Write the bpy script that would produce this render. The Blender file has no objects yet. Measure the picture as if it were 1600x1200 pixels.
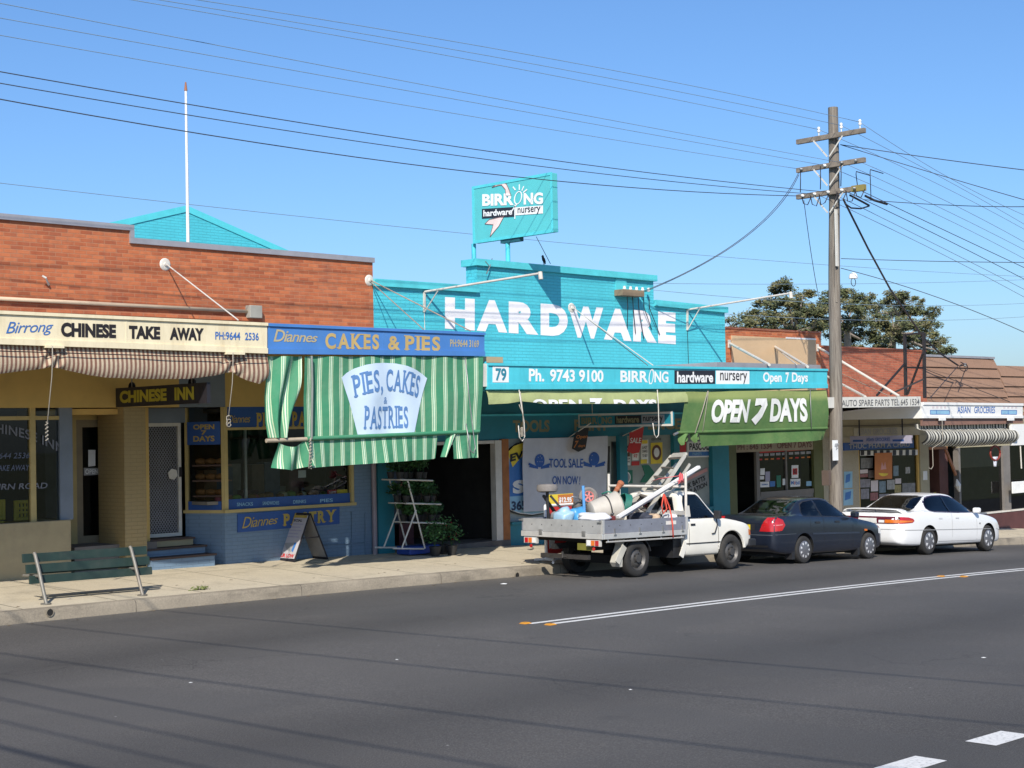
import bpy, bmesh, math, random
from mathutils import Vector, Matrix
from mathutils.bvhtree import BVHTree
S = bpy.context.scene
COL = S.collection
rnd = random.Random(11)

# ------------------------------------------------------------------ camera
FPX, YAW, PIT, ROL = 2413.88, 0.780678, 0.0301137, -0.0201542
CZ = 2.61                                   # eye height over the road datum
_f = Vector((math.sin(YAW)*math.cos(PIT), math.cos(YAW)*math.cos(PIT), math.sin(PIT)))
_r = Vector((math.cos(YAW), -math.sin(YAW), 0)); _u = _r.cross(_f)
_r, _u = _r*math.cos(ROL)+_u*math.sin(ROL), -_r*math.sin(ROL)+_u*math.cos(ROL)
cd = bpy.data.cameras.new('camera'); cam = bpy.data.objects.new('camera', cd); COL.objects.link(cam)
cd.sensor_width = 36; cd.lens = 36*FPX/1600; cd.clip_start = .1; cd.clip_end = 3000
cam.matrix_world = Matrix(((_r.x, _u.x, -_f.x, 0), (_r.y, _u.y, -_f.y, 0), (_r.z, _u.z, -_f.z, CZ), (0, 0, 0, 1)))
S.camera = cam
# ------------------------------------------------------------------ light
SUN = Vector((1.09, 1, -1.12)).normalized()
w = bpy.data.worlds.new('World'); S.world = w; w.use_nodes = True
nt = w.node_tree; nt.nodes.clear()
sky = nt.nodes.new('ShaderNodeTexSky'); sky.sky_type = 'NISHITA'; sky.sun_disc = False
sky.sun_elevation = math.asin(-SUN.z); sky.sun_rotation = math.atan2(-SUN.x, -SUN.y)
sky.altitude = 50; sky.air_density = 1.06; sky.dust_density = .95; sky.ozone_density = 10
bg = nt.nodes.new('ShaderNodeBackground'); bg.inputs['Strength'].default_value = .124
wo = nt.nodes.new('ShaderNodeOutputWorld')
nt.links.new(sky.outputs[0], bg.inputs[0]); nt.links.new(bg.outputs[0], wo.inputs[0])
sl = bpy.data.lights.new('sun', 'SUN'); sl.energy = 4.6; sl.angle = math.radians(.5); sl.color = (1, .935, .83)
so = bpy.data.objects.new('sun', sl); COL.objects.link(so); so.location = (-20, -20, 30)
so.rotation_euler = SUN.to_track_quat('-Z', 'Y').to_euler()
S.view_settings.view_transform = 'Standard'; S.view_settings.look = 'None'
S.view_settings.exposure = .3; S.view_settings.gamma = 1
S.cycles.max_bounces = 6; S.cycles.transparent_max_bounces = 10
S.cycles.use_denoising = True

# ------------------------------------------------------------------ survey of the street
YT, YK, YA, YF = 18.9175, 20.67, 21.19, 24.24   # car side, kerb face, awning fascia, shop fronts
YC, YD = 14.855, 6.34                            # double line, dashed line
def at(px, py, Y):
    d = _f + _r*((px-800)/FPX) - _u*((py-600)/FPX)
    d = d*(Y/d.y); return Vector((d.x, d.y, d.z+CZ))
def g(X):
    X = max(5.5, min(X, 60)); return -.0007+.0078246*X-.00070864*X*X
def gp(X, Y): return g(X)+.18+.034*(Y-YK)        # footpath surface
def atg(px, py, surf=None):
    surf = surf or (lambda X, Y: g(X))
    d = _f + _r*((px-800)/FPX) - _u*((py-600)/FPX); X, Y = 15, 20
    for _ in range(40):
        t = (surf(X, Y)-CZ)/d.z; X, Y = d.x*t, d.y*t
    return Vector((X, Y, surf(X, Y)))
def rc(l, t, r, b, Y):
    A = at(l, t, Y); B = at(r, b, Y); return A.x, B.x, B.z, A.z   # x0 x1 z0 z1

# ------------------------------------------------------------------ materials
def _n(nt, t, **k):
    n = nt.nodes.new(t)
    for a, v in k.items(): setattr(n, a, v)
    return n
def _mat(name):
    m = bpy.data.materials.new(name); m.use_nodes = True
    return m, m.node_tree, m.node_tree.nodes['Principled BSDF']
def c4(c): return (c[0], c[1], c[2], 1)
def mul(c, k): return tuple(min(1, max(0, v*k)) for v in c)
def ramp(nt, fac, stops, interp='LINEAR'):
    r = _n(nt, 'ShaderNodeValToRGB'); cr = r.color_ramp; cr.interpolation = interp
    while len(cr.elements) < len(stops): cr.elements.new(.5)
    for e, (p, c) in zip(cr.elements, stops): e.position = p; e.color = c4(c)
    nt.links.new(fac, r.inputs[0]); return r.outputs[0]
def noise(nt, vec, scale, detail=4, rough=.6):
    n = _n(nt, 'ShaderNodeTexNoise'); n.inputs['Scale'].default_value = scale
    n.inputs['Detail'].default_value = detail; n.inputs['Roughness'].default_value = rough
    nt.links.new(vec, n.inputs['Vector']); return n.outputs[0]
def mixc(nt, fac, a, b, mode='MIX'):
    m = _n(nt, 'ShaderNodeMix', data_type='RGBA', blend_type=mode)
    for sock, v in ((0, fac), (6, a), (7, b)):
        if hasattr(v, 'links'): nt.links.new(v, m.inputs[sock])
        elif sock == 0: m.inputs[0].default_value = v
        else: m.inputs[sock].default_value = c4(v)
    return m.outputs[2]
def bumpn(nt, b, h, strength, dist=.01):
    n = _n(nt, 'ShaderNodeBump'); n.inputs['Strength'].default_value = strength; n.inputs['Distance'].default_value = dist
    nt.links.new(h, n.inputs['Height']); nt.links.new(n.outputs[0], b.inputs['Normal'])
_cache = {}
def pm(name, col, rough=.6, metal=0, var=.12, scale=3., bump=0., bs=40., dirt=0., dcol=(.12, .1, .08), ds=1.3, streak=False, coat=0):
    if name in _cache: return _cache[name]
    m, nt, b = _mat(name); tc = _n(nt, 'ShaderNodeTexCoord').outputs['Object']
    f = noise(nt, tc, scale); c = ramp(nt, f, [(.3, mul(col, 1-var)), (.7, mul(col, 1+var))])
    if dirt:
        mp = _n(nt, 'ShaderNodeMapping'); mp.inputs['Scale'].default_value = (1, 1, .18 if streak else 1)
        nt.links.new(tc, mp.inputs[0])
        f2 = noise(nt, mp.outputs[0], ds*(4 if streak else 1), 6, .7)
        mk = ramp(nt, f2, [(.48, (0, 0, 0)), (.78, (dirt, dirt, dirt))]); c = mixc(nt, mk, c, dcol)
    nt.links.new(c, b.inputs['Base Color'])
    b.inputs['Roughness'].default_value = rough; b.inputs['Metallic'].default_value = metal
    if coat: b.inputs['Coat Weight'].default_value = coat; b.inputs['Coat Roughness'].default_value = .06
    if bump: bumpn(nt, b, noise(nt, tc, bs, 5), bump)
    _cache[name] = m; return m
def brick(name, c1, c2, mortar, paint=None, bw=.235, rh=.07, stain=.25, bump=.6, scol=(.16, .12, .1)):
    m, nt, b = _mat(name); tc = _n(nt, 'ShaderNodeTexCoord').outputs['Object']
    s = _n(nt, 'ShaderNodeSeparateXYZ'); nt.links.new(tc, s.inputs[0])
    ad = _n(nt, 'ShaderNodeMath', operation='ADD'); nt.links.new(s.outputs[0], ad.inputs[0]); nt.links.new(s.outputs[1], ad.inputs[1])
    cb = _n(nt, 'ShaderNodeCombineXYZ'); nt.links.new(ad.outputs[0], cb.inputs[0]); nt.links.new(s.outputs[2], cb.inputs[1])
    bt = _n(nt, 'ShaderNodeTexBrick'); nt.links.new(cb.outputs[0], bt.inputs['Vector'])
    for k, v in (('Scale', 1), ('Mortar Size', .008), ('Mortar Smooth', .3), ('Brick Width', bw), ('Row Height', rh), ('Bias', -.1)): bt.inputs[k].default_value = v
    big = noise(nt, tc, .9, 5, .65)
    if paint:
        col = ramp(nt, big, [(.3, mul(paint, .9)), (.7, mul(paint, 1.08))])
        col = mixc(nt, bt.outputs['Fac'], col, mul(paint, .84))
    else:
        bt.inputs['Color1'].default_value = c4(c1); bt.inputs['Color2'].default_value = c4(c2); bt.inputs['Mortar'].default_value = c4(mortar)
        col = mixc(nt, .18, bt.outputs['Color'], ramp(nt, noise(nt, cb.outputs[0], 7, 3), [(.3, mul(c1, .6)), (.7, mul(c2, 1.35))]))
    mp = _n(nt, 'ShaderNodeMapping'); mp.inputs['Scale'].default_value = (1.2, 1.2, .25); nt.links.new(tc, mp.inputs[0])
    st = ramp(nt, noise(nt, mp.outputs[0], 1.7, 7, .7), [(.5, (0, 0, 0)), (.8, (stain,)*3)]); col = mixc(nt, st, col, scol)
    nt.links.new(col, b.inputs['Base Color']); b.inputs['Roughness'].default_value = .8 if not paint else .55
    iv = _n(nt, 'ShaderNodeMath', operation='MULTIPLY_ADD'); iv.inputs[1].default_value = -1; nt.links.new(bt.outputs['Fac'], iv.inputs[0])
    nt.links.new(noise(nt, tc, 60, 3), iv.inputs[2]); bumpn(nt, b, iv.outputs[0], bump, .008); return m
def stripes(name, stops, rough=.85, fade=.2, trans=.12):
    """woven canvas: a repeating list of (position, colour) along the cloth's U"""
    m, nt, b = _mat(name); uv = _n(nt, 'ShaderNodeTexCoord').outputs['UV']; ob = _n(nt, 'ShaderNodeTexCoord').outputs['Object']
    s = _n(nt, 'ShaderNodeSeparateXYZ'); nt.links.new(uv, s.inputs[0])
    fr = _n(nt, 'ShaderNodeMath', operation='FRACT'); nt.links.new(s.outputs[0], fr.inputs[0])
    c = ramp(nt, fr.outputs[0], stops, 'CONSTANT')
    c = mixc(nt, ramp(nt, noise(nt, ob, 2.2, 6, .7), [(.4, (0, 0, 0)), (.8, (fade,)*3)]), c, (.35, .33, .27))
    nt.links.new(c, b.inputs['Base Color']); b.inputs['Roughness'].default_value = rough
    bumpn(nt, b, noise(nt, ob, 9, 4), .35, .03)
    if trans:
        t = _n(nt, 'ShaderNodeBsdfTranslucent'); nt.links.new(c, t.inputs[0]); mx = _n(nt, 'ShaderNodeMixShader'); mx.inputs[0].default_value = trans
        nt.links.new(b.outputs[0], mx.inputs[1]); nt.links.new(t.outputs[0], mx.inputs[2])
        nt.links.new(mx.outputs[0], nt.nodes['Material Output'].inputs[0])
    return m
def glass(name, tint=(.75, .8, .8), refl=.9, body=.0, bcol=(.02, .02, .02)):
    m, nt, b = _mat(name); nt.nodes.remove(b)
    t = _n(nt, 'ShaderNodeBsdfTransparent'); t.inputs[0].default_value = c4(tint)
    gl = _n(nt, 'ShaderNodeBsdfGlossy'); gl.inputs['Roughness'].default_value = .015; gl.inputs['Color'].default_value = (refl, refl, refl, 1)
    fr = _n(nt, 'ShaderNodeFresnel'); fr.inputs[0].default_value = 1.52
    mx = _n(nt, 'ShaderNodeMixShader'); nt.links.new(fr.outputs[0], mx.inputs[0]); nt.links.new(t.outputs[0], mx.inputs[1]); nt.links.new(gl.outputs[0], mx.inputs[2])
    nt.links.new(mx.outputs[0], nt.nodes['Material Output'].inputs[0]); return m

# ------------------------------------------------------------------ mesh builder
class MB:
    def __init__(s): s.v = []; s.f = []; s.m = []; s.uv = {}
    def add(s, pts, faces, m=0):
        o = len(s.v); s.v += [Vector(p) for p in pts]
        for f in faces: s.f.append([o+i for i in f]); s.m.append(m)
        return s
    def box(s, x0, x1, y0, y1, z0, z1, m=0):
        p = [(x, y, z) for z in (z0, z1) for y in (y0, y1) for x in (x0, x1)]
        return s.add(p, [(0, 2, 3, 1), (4, 5, 7, 6), (0, 1, 5, 4), (2, 6, 7, 3), (0, 4, 6, 2), (1, 3, 7, 5)], m)
    def poly(s, pts, m=0): return s.add(pts, [tuple(range(len(pts)))], m)
    def prism(s, pts, ext, m=0):
        n = len(pts); e = Vector(ext); a = [Vector(p) for p in pts]
        return s.add(a+[p+e for p in a], [tuple(range(n))[::-1], tuple(range(n, 2*n))]+[(i, (i+1) % n, n+(i+1) % n, n+i) for i in range(n)], m)
    def bar(s, a, b, wd, ht=None, up=(0, 0, 1), m=0):
        a, b = Vector(a), Vector(b); ht = ht or wd; d = (b-a).normalized(); up = Vector(up)
        sd = d.cross(up)
        if sd.length < 1e-4: sd = d.cross(Vector((0, 1, 0)))
        sd.normalize(); u2 = sd.cross(d)
        c = [sd*(i*wd/2)+u2*(j*ht/2) for i, j in ((-1, -1), (1, -1), (1, 1), (-1, 1))]
        return s.add([a+k for k in c]+[b+k for k in c], [(3, 2, 1, 0), (4, 5, 6, 7)]+[(i, (i+1) % 4, 4+(i+1) % 4, 4+i) for i in range(4)], m)
    def tube(s, pts, r, n=8, m=0, cap=True):
        P = [Vector(p) for p in pts]; R = r if isinstance(r, (list, tuple)) else [r]*len(P); o = len(s.v); nm = None
        for i, p in enumerate(P):
            d = (P[min(i+1, len(P)-1)]-P[max(i-1, 0)]).normalized()
            if nm is None: nm = d.orthogonal().normalized()
            nm = (nm-d*nm.dot(d)).normalized(); bn = d.cross(nm)
            for k in range(n):
                a = 2*math.pi*k/n; s.v.append(p+(nm*math.cos(a)+bn*math.sin(a))*R[i])
        for i in range(len(P)-1):
            for k in range(n):
                s.f.append([o+i*n+k, o+i*n+(k+1) % n, o+(i+1)*n+(k+1) % n, o+(i+1)*n+k]); s.m.append(m)
        if cap:
            s.f.append([o+k for k in range(n)][::-1]); s.m.append(m)
            s.f.append([o+(len(P)-1)*n+k for k in range(n)]); s.m.append(m)
        return s
    def lathe(s, c, axis, prof, n=24, m=0, closed=False):
        """prof: (radius, height along axis) list"""
        c = Vector(c); ax = Vector(axis).normalized(); a1 = ax.orthogonal().normalized(); a2 = ax.cross(a1); o = len(s.v)
        for r, h in prof:
            for k in range(n):
                a = 2*math.pi*k/n; s.v.append(c+ax*h+(a1*math.cos(a)+a2*math.sin(a))*max(r, 1e-4))
        L = len(prof)
        for i in range(L if closed else L-1):
            j = (i+1) % L
            for k in range(n): s.f.append([o+i*n+k, o+i*n+(k+1) % n, o+j*n+(k+1) % n, o+j*n+k]); s.m.append(m)
        return s
    def grid(s, fn, nu, nv, us=1., m=0):
        o = len(s.v)
        for j in range(nv+1):
            for i in range(nu+1):
                s.v.append(Vector(fn(i/nu, j/nv))); s.uv[len(s.v)-1] = (i/nu*us, j/nv)
        for j in range(nv):
            for i in range(nu):
                a = o+j*(nu+1)+i; s.f.append([a, a+1, a+nu+2, a+nu+1]); s.m.append(m)
        return s
    def leaves(s, c, rad, n, size, R, m=0, shell=.55):
        c = Vector(c)
        for _ in range(n):
            d = Vector((R.gauss(0, 1), R.gauss(0, 1), R.gauss(0, 1))).normalized()*(shell+(1-shell)*R.random())**(1/1.5)
            p = c+Vector((d.x*rad[0], d.y*rad[1], d.z*rad[2])); q = size*R.uniform(.6, 1.4)
            a = Vector((R.gauss(0, 1), R.gauss(0, 1), R.gauss(0, 1))).normalized(); b = a.orthogonal().normalized()*q*.45; a = a*q
            s.add([p-a*.5, p+b*.5, p+a*.5, p-b*.5], [(0, 1, 2, 3)], m)
        return s
    def build(s, name, mats, parent=None, local=False, smooth=False, solid=0, bevel=0, loc=None, fix=True):
        me = bpy.data.meshes.new(name); off = Vector((0, 0, 0))
        if parent is not None and not local:
            p = parent
            while p is not None: off += p.location; p = p.parent
        if loc is not None: off = Vector(loc)
        me.from_pydata([tuple(v-off) for v in s.v], [], s.f)
        for mt in (mats if isinstance(mats, (list, tuple)) else [mats]): me.materials.append(mt)
        me.polygons.foreach_set('material_index', s.m)
        if smooth: me.polygons.foreach_set('use_smooth', [True]*len(s.f))
        if s.uv:
            ul = me.uv_layers.new(name='UVMap')
            for l in me.loops: ul.data[l.index].uv = s.uv.get(l.vertex_index, (0, 0))
        if fix:
            bm = bmesh.new(); bm.from_mesh(me); bmesh.ops.recalc_face_normals(bm, faces=bm.faces[:]); bm.to_mesh(me); bm.free()
        if smooth == 'auto':
            me.set_sharp_from_angle(angle=math.radians(38))
        o = bpy.data.objects.new(name, me); COL.objects.link(o)
        if parent is not None: o.parent = parent
        elif loc is not None: o.location = loc
        if solid: md = o.modifiers.new('thickness', 'SOLIDIFY'); md.thickness = solid; md.offset = 0
        if bevel: md = o.modifiers.new('bevel', 'BEVEL'); md.width = bevel; md.segments = 2; md.limit_method = 'ANGLE'
        return o
def tag(o, label, cat, group=None):
    o['label'] = label; o['category'] = cat
    if group: o['group'] = group
    return o
def thing(name, label, cat, loc, group=None, rot=None):
    o = bpy.data.objects.new(name, None); COL.objects.link(o); o.location = loc; o.empty_display_size = .3
    if rot: o.rotation_euler = rot
    return tag(o, label, cat, group)
def kind(o, k): o['kind'] = k; return o
def copy_tree(o, parent=None):
    c = o.copy(); COL.objects.link(c)
    if parent is not None: c.parent = parent
    for ch in [x for x in COL.objects if x.parent == o]: copy_tree(ch, c)
    return c

# ------------------------------------------------------------------ lettering
_tc = {}
def glyphs(body, bold=0., shear=0., sp=1.):
    k = (body, bold, shear, sp)
    if k in _tc: return _tc[k]
    cu = bpy.data.curves.new('lettering', 'FONT'); cu.body = body; cu.size = 1; cu.offset = bold; cu.shear = shear; cu.space_character = sp; cu.resolution_u = 4
    ob = bpy.data.objects.new('lettering', cu); COL.objects.link(ob)
    me = bpy.data.meshes.new_from_object(ob.evaluated_get(bpy.context.evaluated_depsgraph_get()))
    v = [p.co.copy() for p in me.vertices]; f = [list(p.vertices) for p in me.polygons]
    bpy.data.objects.remove(ob); bpy.data.curves.remove(cu); bpy.data.meshes.remove(me)
    _tc[k] = (v, f); return v, f
def quadmap(TL, TR, BR, BL):
    TL, TR, BR, BL = map(Vector, (TL, TR, BR, BL))
    return lambda a, b: (BL*(1-a)+BR*a)*(1-b)+(TL*(1-a)+TR*a)*b
def normmap(v):
    x0 = min(p.x for p in v); x1 = max(p.x for p in v); y0 = min(p.y for p in v); y1 = max(p.y for p in v)
    return [((p.x-x0)/(x1-x0), (p.y-y0)/(y1-y0)) for p in v]
def put(uv, f, P, off, mb=None, m=0):
    mb = mb or MB(); return mb.add([P(a, b)+Vector(off) for a, b in uv], f, m)
def text(body, P, off, mat, parent, bold=.01, shear=0., sp=1., name='lettering', clip=None, local=False, mb=None):
    v, f = glyphs(body, bold, shear, sp); uv = normmap(v)
    if clip is not None:            # keep what lies over the fold of the cloth
        bm = bmesh.new(); vs = [bm.verts.new((a, b, 0)) for a, b in uv]
        for q in f:
            try: bm.faces.new([vs[i] for i in q])
            except ValueError: pass
        bmesh.ops.bisect_plane(bm, geom=bm.verts[:]+bm.edges[:]+bm.faces[:], plane_co=(0, clip, 0), plane_no=(0, -1, 0), clear_outer=True)
        bm.verts.index_update(); uv = [(q.co.x, (q.co.y-clip)/(1-clip)) for q in bm.verts]; f = [[q.index for q in fc.verts] for fc in bm.faces]; bm.free()
    b = put(uv, f, P, off, mb)
    if mb is not None: return None
    return b.build(name, mat, parent, local=local, fix=False)
SERIF = {'P': 'lb lt', 'I': 'wb wt', 'E': 'lb lt', 'S': '', 'C': '', 'A': 'lb rb', 'K': 'lb lt rt rb', 'T': 'cb', 'R': 'lb lt rb', 'N': 'lt rb lb', 'D': 'lb lt', 'Y': 'cb lt rt', '&': '', ',': '', 'U': 'lt rt'}
def slab(body, P, off, mat, parent, bold=.02, s_w=.16, s_h=.07, gap=.12, name='lettering', wide=1.):
    """slab-serif display lettering: each letter with square feet"""
    x = 0; quads = []; L = []
    for ch in body:
        if ch == ' ': x += .38; continue
        v, f = glyphs(ch, bold); x0 = min(p.x for p in v); x1 = max(p.x for p in v)
        base = 0; L.append(([(p.x-x0+x, p.y) for p in v], f)); wd = x1-x0
        for c in SERIF.get(ch, '').split():
            cx = {'l': x+s_w*.55, 'r': x+wd-s_w*.55, 'w': x+wd/2, 'c': x+wd/2}[c[0]]; q = s_w*(1.25 if c[0] in 'wc' else 1)
            z0 = 0 if c[1] == 'b' else .73-s_h
            L.append(([(cx-q, z0), (cx+q, z0), (cx+q, z0+s_h), (cx-q, z0+s_h)], [[0, 1, 2, 3]]))
        x += wd+gap
    X = x-gap; mb = MB()
    for n, (uv, f) in enumerate(L): put([(a/X, b/.73) for a, b in uv], f, P, Vector(off)*(1+.002*n), mb)
    return mb.build(name, mat, parent, fix=False)
# ================================================================== ground, road, kerb
def asphalt():
    m, nt, b = _mat('asphalt'); tc = _n(nt, 'ShaderNodeTexCoord').outputs['Object']
    mp = _n(nt, 'ShaderNodeMapping'); mp.inputs['Scale'].default_value = (.06, .55, 1); nt.links.new(tc, mp.inputs[0])
    c = ramp(nt, noise(nt, mp.outputs[0], 1.1, 5, .55), [(.3, (.062, .056, .050)), (.7, (.092, .083, .075))])
    c = mixc(nt, .6, c, ramp(nt, noise(nt, tc, .35, 6, .7), [(.35, (.054, .049, .045)), (.65, (.105, .095, .085))]))
    sp = noise(nt, tc, 60, 4, .85); c = mixc(nt, .62, c, ramp(nt, sp, [(.32, (.02, .019, .017)), (.5, (.066, .061, .056)), (.7, (.22, .21, .19))]))
    sy = _n(nt, 'ShaderNodeSeparateXYZ'); nt.links.new(tc, sy.inputs[0])
    wob = _n(nt, 'ShaderNodeMath', operation='MULTIPLY_ADD'); nt.links.new(noise(nt, tc, .5, 3), wob.inputs[0]); wob.inputs[1].default_value = .9; nt.links.new(sy.outputs[1], wob.inputs[2])
    mr = _n(nt, 'ShaderNodeMapRange'); mr.inputs[1].default_value = 2.5; mr.inputs[2].default_value = 22.5; nt.links.new(wob.outputs[0], mr.inputs[0])
    lane = ramp(nt, mr.outputs[0], [(0, (.5, .5, .5)), (.22, (.38, .38, .38)), (.32, (.6, .6, .6)), (.44, (.36, .36, .36)), (.52, (.62, .62, .62)), (.64, (.66, .66, .66)), (.72, (.34, .34, .34)), (.80, (.58, .58, .58)), (.885, (.5, .5, .5)), (.93, (.8, .78, .72)), (.97, (1, .97, .88))])
    c = mixc(nt, .75, c, lane, 'OVERLAY')
    pa = ramp(nt, noise(nt, tc, .22, 2, .4), [(.50, (0, 0, 0)), (.53, (.3, .3, .3))]); c = mixc(nt, pa, c, (.062, .06, .058))
    oi = ramp(nt, noise(nt, tc, 1.1, 4, .6), [(.66, (0, 0, 0)), (.74, (.5, .5, .5))]); c = mixc(nt, oi, c, (.045, .043, .042))
    ck = _n(nt, 'ShaderNodeTexVoronoi', feature='DISTANCE_TO_EDGE'); ck.inputs['Scale'].default_value = .33; dw_ = _n(nt, 'ShaderNodeVectorMath', operation='ADD'); nz = _n(nt, 'ShaderNodeTexNoise'); nz.inputs['Scale'].default_value = 1.3; nz.inputs['Detail'].default_value = 5; nt.links.new(tc, nz.inputs['Vector']); nt.links.new(tc, dw_.inputs[0]); nt.links.new(nz.outputs['Color'], dw_.inputs[1]); nt.links.new(dw_.outputs[0], ck.inputs['Vector'])
    cr_ = ramp(nt, ck.outputs['Distance'], [(.002, (.55, .55, .55)), (.006, (0, 0, 0))]); gate = ramp(nt, noise(nt, tc, .3, 2), [(.55, (0, 0, 0)), (.62, (1, 1, 1))]); c = mixc(nt, mixc(nt, 1., cr_, gate, 'MULTIPLY'), c, (.03, .029, .028))
    vo = _n(nt, 'ShaderNodeTexVoronoi'); vo.inputs['Scale'].default_value = 1.9; nt.links.new(tc, vo.inputs['Vector'])
    c = mixc(nt, ramp(nt, vo.outputs['Distance'], [(.016, (.8, .8, .8)), (.026, (0, 0, 0))]), c, (.38, .37, .34))
    nt.links.new(c, b.inputs['Base Color']); b.inputs['Roughness'].default_value = .88
    bumpn(nt, b, sp, .5, .012); return m
M_ASPH = asphalt()
def strip(name, y0, y1, z0f, z1f, mat, x0=-60, x1=140, step=1.5, kd='structure'):
    mb = MB(); n = int((x1-x0)/step)
    mb.grid(lambda a, b: (x0+(x1-x0)*a, y0+(y1-y0)*b, (z0f if b < .5 else z1f)(x0+(x1-x0)*a)), n, 1)
    o = mb.build(name, mat, loc=(0, 0, 0)); o['kind'] = kd; return o
M_CONC = None
def concrete(name, a, b_, jx=0, jy=0, stain=.5, sx=1., jw=.012):
    m, nt, b = _mat(name); tc = _n(nt, 'ShaderNodeTexCoord').outputs['Object']
    c = ramp(nt, noise(nt, tc, .8, 6, .7), [(.3, a), (.7, b_)])
    c = mixc(nt, .35, c, ramp(nt, noise(nt, tc, 34, 4, .8), [(.3, mul(a, .6)), (.7, mul(b_, 1.25))]))
    mp = _n(nt, 'ShaderNodeMapping'); mp.inputs['Scale'].default_value = (sx, 1, 1); nt.links.new(tc, mp.inputs[0])
    c = mixc(nt, ramp(nt, noise(nt, mp.outputs[0], 1.6, 7, .72), [(.5, (0, 0, 0)), (.75, (stain,)*3)]), c, mul(a, .45))
    if jx:
        bt = _n(nt, 'ShaderNodeTexBrick'); nt.links.new(tc, bt.inputs['Vector']); bt.offset = 0
        for k, v in (('Scale', 1), ('Mortar Size', jw), ('Brick Width', jx), ('Row Height', jy)): bt.inputs[k].default_value = v
        c = mixc(nt, bt.outputs['Fac'], c, mul(a, .3))
    nt.links.new(c, b.inputs['Base Color']); b.inputs['Roughness'].default_value = .9
    bumpn(nt, b, noise(nt, tc, 50, 4), .25); return m
M_PATH = concrete('footpath_concrete', (.45, .385, .275), (.62, .54, .395), 1.52, 3.9, .65)
M_KERB = concrete('kerb_concrete', (.17, .145, .11), (.34, .29, .215), 3.1, 9, .95, .35, .005)
M_VERGE = pm('dry_verge', (.12, .13, .06), .95, 0, .3, 2)
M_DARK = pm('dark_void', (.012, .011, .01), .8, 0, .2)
ground = strip('ground', -500, 700, lambda X: g(X)-.3, lambda X: g(X)-.3, M_VERGE, -600, 900, 10)
strip('road', 2.5, YK+.02, g, g, M_ASPH)
strip('verge', -40, 2.5, lambda X: g(X)+1.2, lambda X: g(X)+.02, M_VERGE)
strip('footpath', YK+.15, YF+.35, lambda X: gp(X, YK+.15), lambda X: gp(X, YF+.35), M_PATH)
mb = MB(); xs = [-60+1.5*i for i in range(134)]
prof = [(YK, -.05), (YK+.012, .14), (YK+.035, .172), (YK+.07, .182), (YK+.15, .187), (YK+.15, -.05)]
for i, X in enumerate(xs): mb.v += [Vector((X, y, g(X)+z)) for y, z in prof]
for i in range(len(xs)-1):
    for k in range(6): mb.f.append([i*6+k, i*6+(k+1) % 6, i*6+6+(k+1) % 6, i*6+6+k]); mb.m.append(0)
kerb = mb.build('kerb', M_KERB, loc=(0, 0, 0), smooth='auto'); kind(kerb, 'structure')
for px, py in ((78, 957), (808, 899)):              # stormwater outlets through the kerb face
    P = at(px, py, YK-.004); mb = MB(); mb.lathe(P, (0, -1, 0), [(.062, 0), (.062, .008), (.05, .008), (.05, -.05)], 18)
    mb.lathe(P, (0, -1, 0), [(.049, .002), (.0001, .002)], 18, 1)
    o = mb.build('kerb_drain_outlet', [M_KERB, M_DARK], loc=P); tag(o, 'round stormwater outlet in the kerb face '+('below the green bench' if px < 100 else 'just behind the truck tray'), 'drain outlet')
# painted lines
def paintmat():
    m, nt, b = _mat('road_paint'); tc = _n(nt, 'ShaderNodeTexCoord').outputs['Object']
    n = noise(nt, tc, 26, 5, .75); c = ramp(nt, n, [(.3, (.16, .155, .15)), (.42, (.62, .61, .58)), (.7, (.78, .77, .73))])
    nt.links.new(c, b.inputs['Base Color']); b.inputs['Roughness'].default_value = .7; return m
M_LINE = paintmat()
A = atg(832, 975.5); L1 = MB(); L2 = MB(); A2 = atg(846, 976.5)
for mbx, st, y0 in ((L1, A.x, YC+.08), (L2, A2.x+.1, YC-.16)):
    X0 = st
    while X0 < 70:
        X1 = X0+2; mbx.add([(X0, y0, g(X0)+.004), (X1, y0, g(X1)+.004), (X1, y0+.11, g(X1)+.004), (X0, y0+.11, g(X0)+.004)], [(0, 1, 2, 3)]); X0 = X1
for q in (L1, L2): kind(q.build('centre_line', M_LINE, loc=(0, 0, 0)), 'structure')
for k in range(-4, 4):
    mb = MB(); x0 = 11.53+k*1.37; x1 = x0+.6
    mb.add([(x0, 6.19, g(x0)+.004), (x1, 6.19, g(x1)+.004), (x1, 6.465, g(x1)+.004), (x0, 6.465, g(x0)+.004)], [(0, 1, 2, 3)])
    kind(mb.build('lane_dash', M_LINE, loc=(0, 0, 0)), 'structure')
M_AMB = pm('amber_reflector', (.55, .24, .02), .4)
for i, (px, py, lb) in enumerate(((821, 974.5, 'amber raised road marker left of the double line end'), (860, 976.5, 'amber raised road marker on the near side of the double line end'), (1470, 901, 'small amber raised road marker left of the far pair on the double line'), (1506, 901.5, 'amber raised road marker below the double line, nearer the right edge'))):
    P = atg(px, py); mb = MB()
    mb.add([P+Vector(q) for q in ((-.07, -.06, .003), (.07, -.06, .003), (.07, .06, .003), (-.07, .06, .003), (-.035, -.04, .022), (.035, -.04, .022), (.035, .04, .022), (-.035, .04, .022))], [(4, 5, 6, 7), (0, 1, 5, 4), (1, 2, 6, 5), (2, 3, 7, 6), (3, 0, 4, 7)])
    tag(mb.build('road_marker', M_AMB, loc=P), lb, 'road marker', 'raised road markers on the double line')

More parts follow.
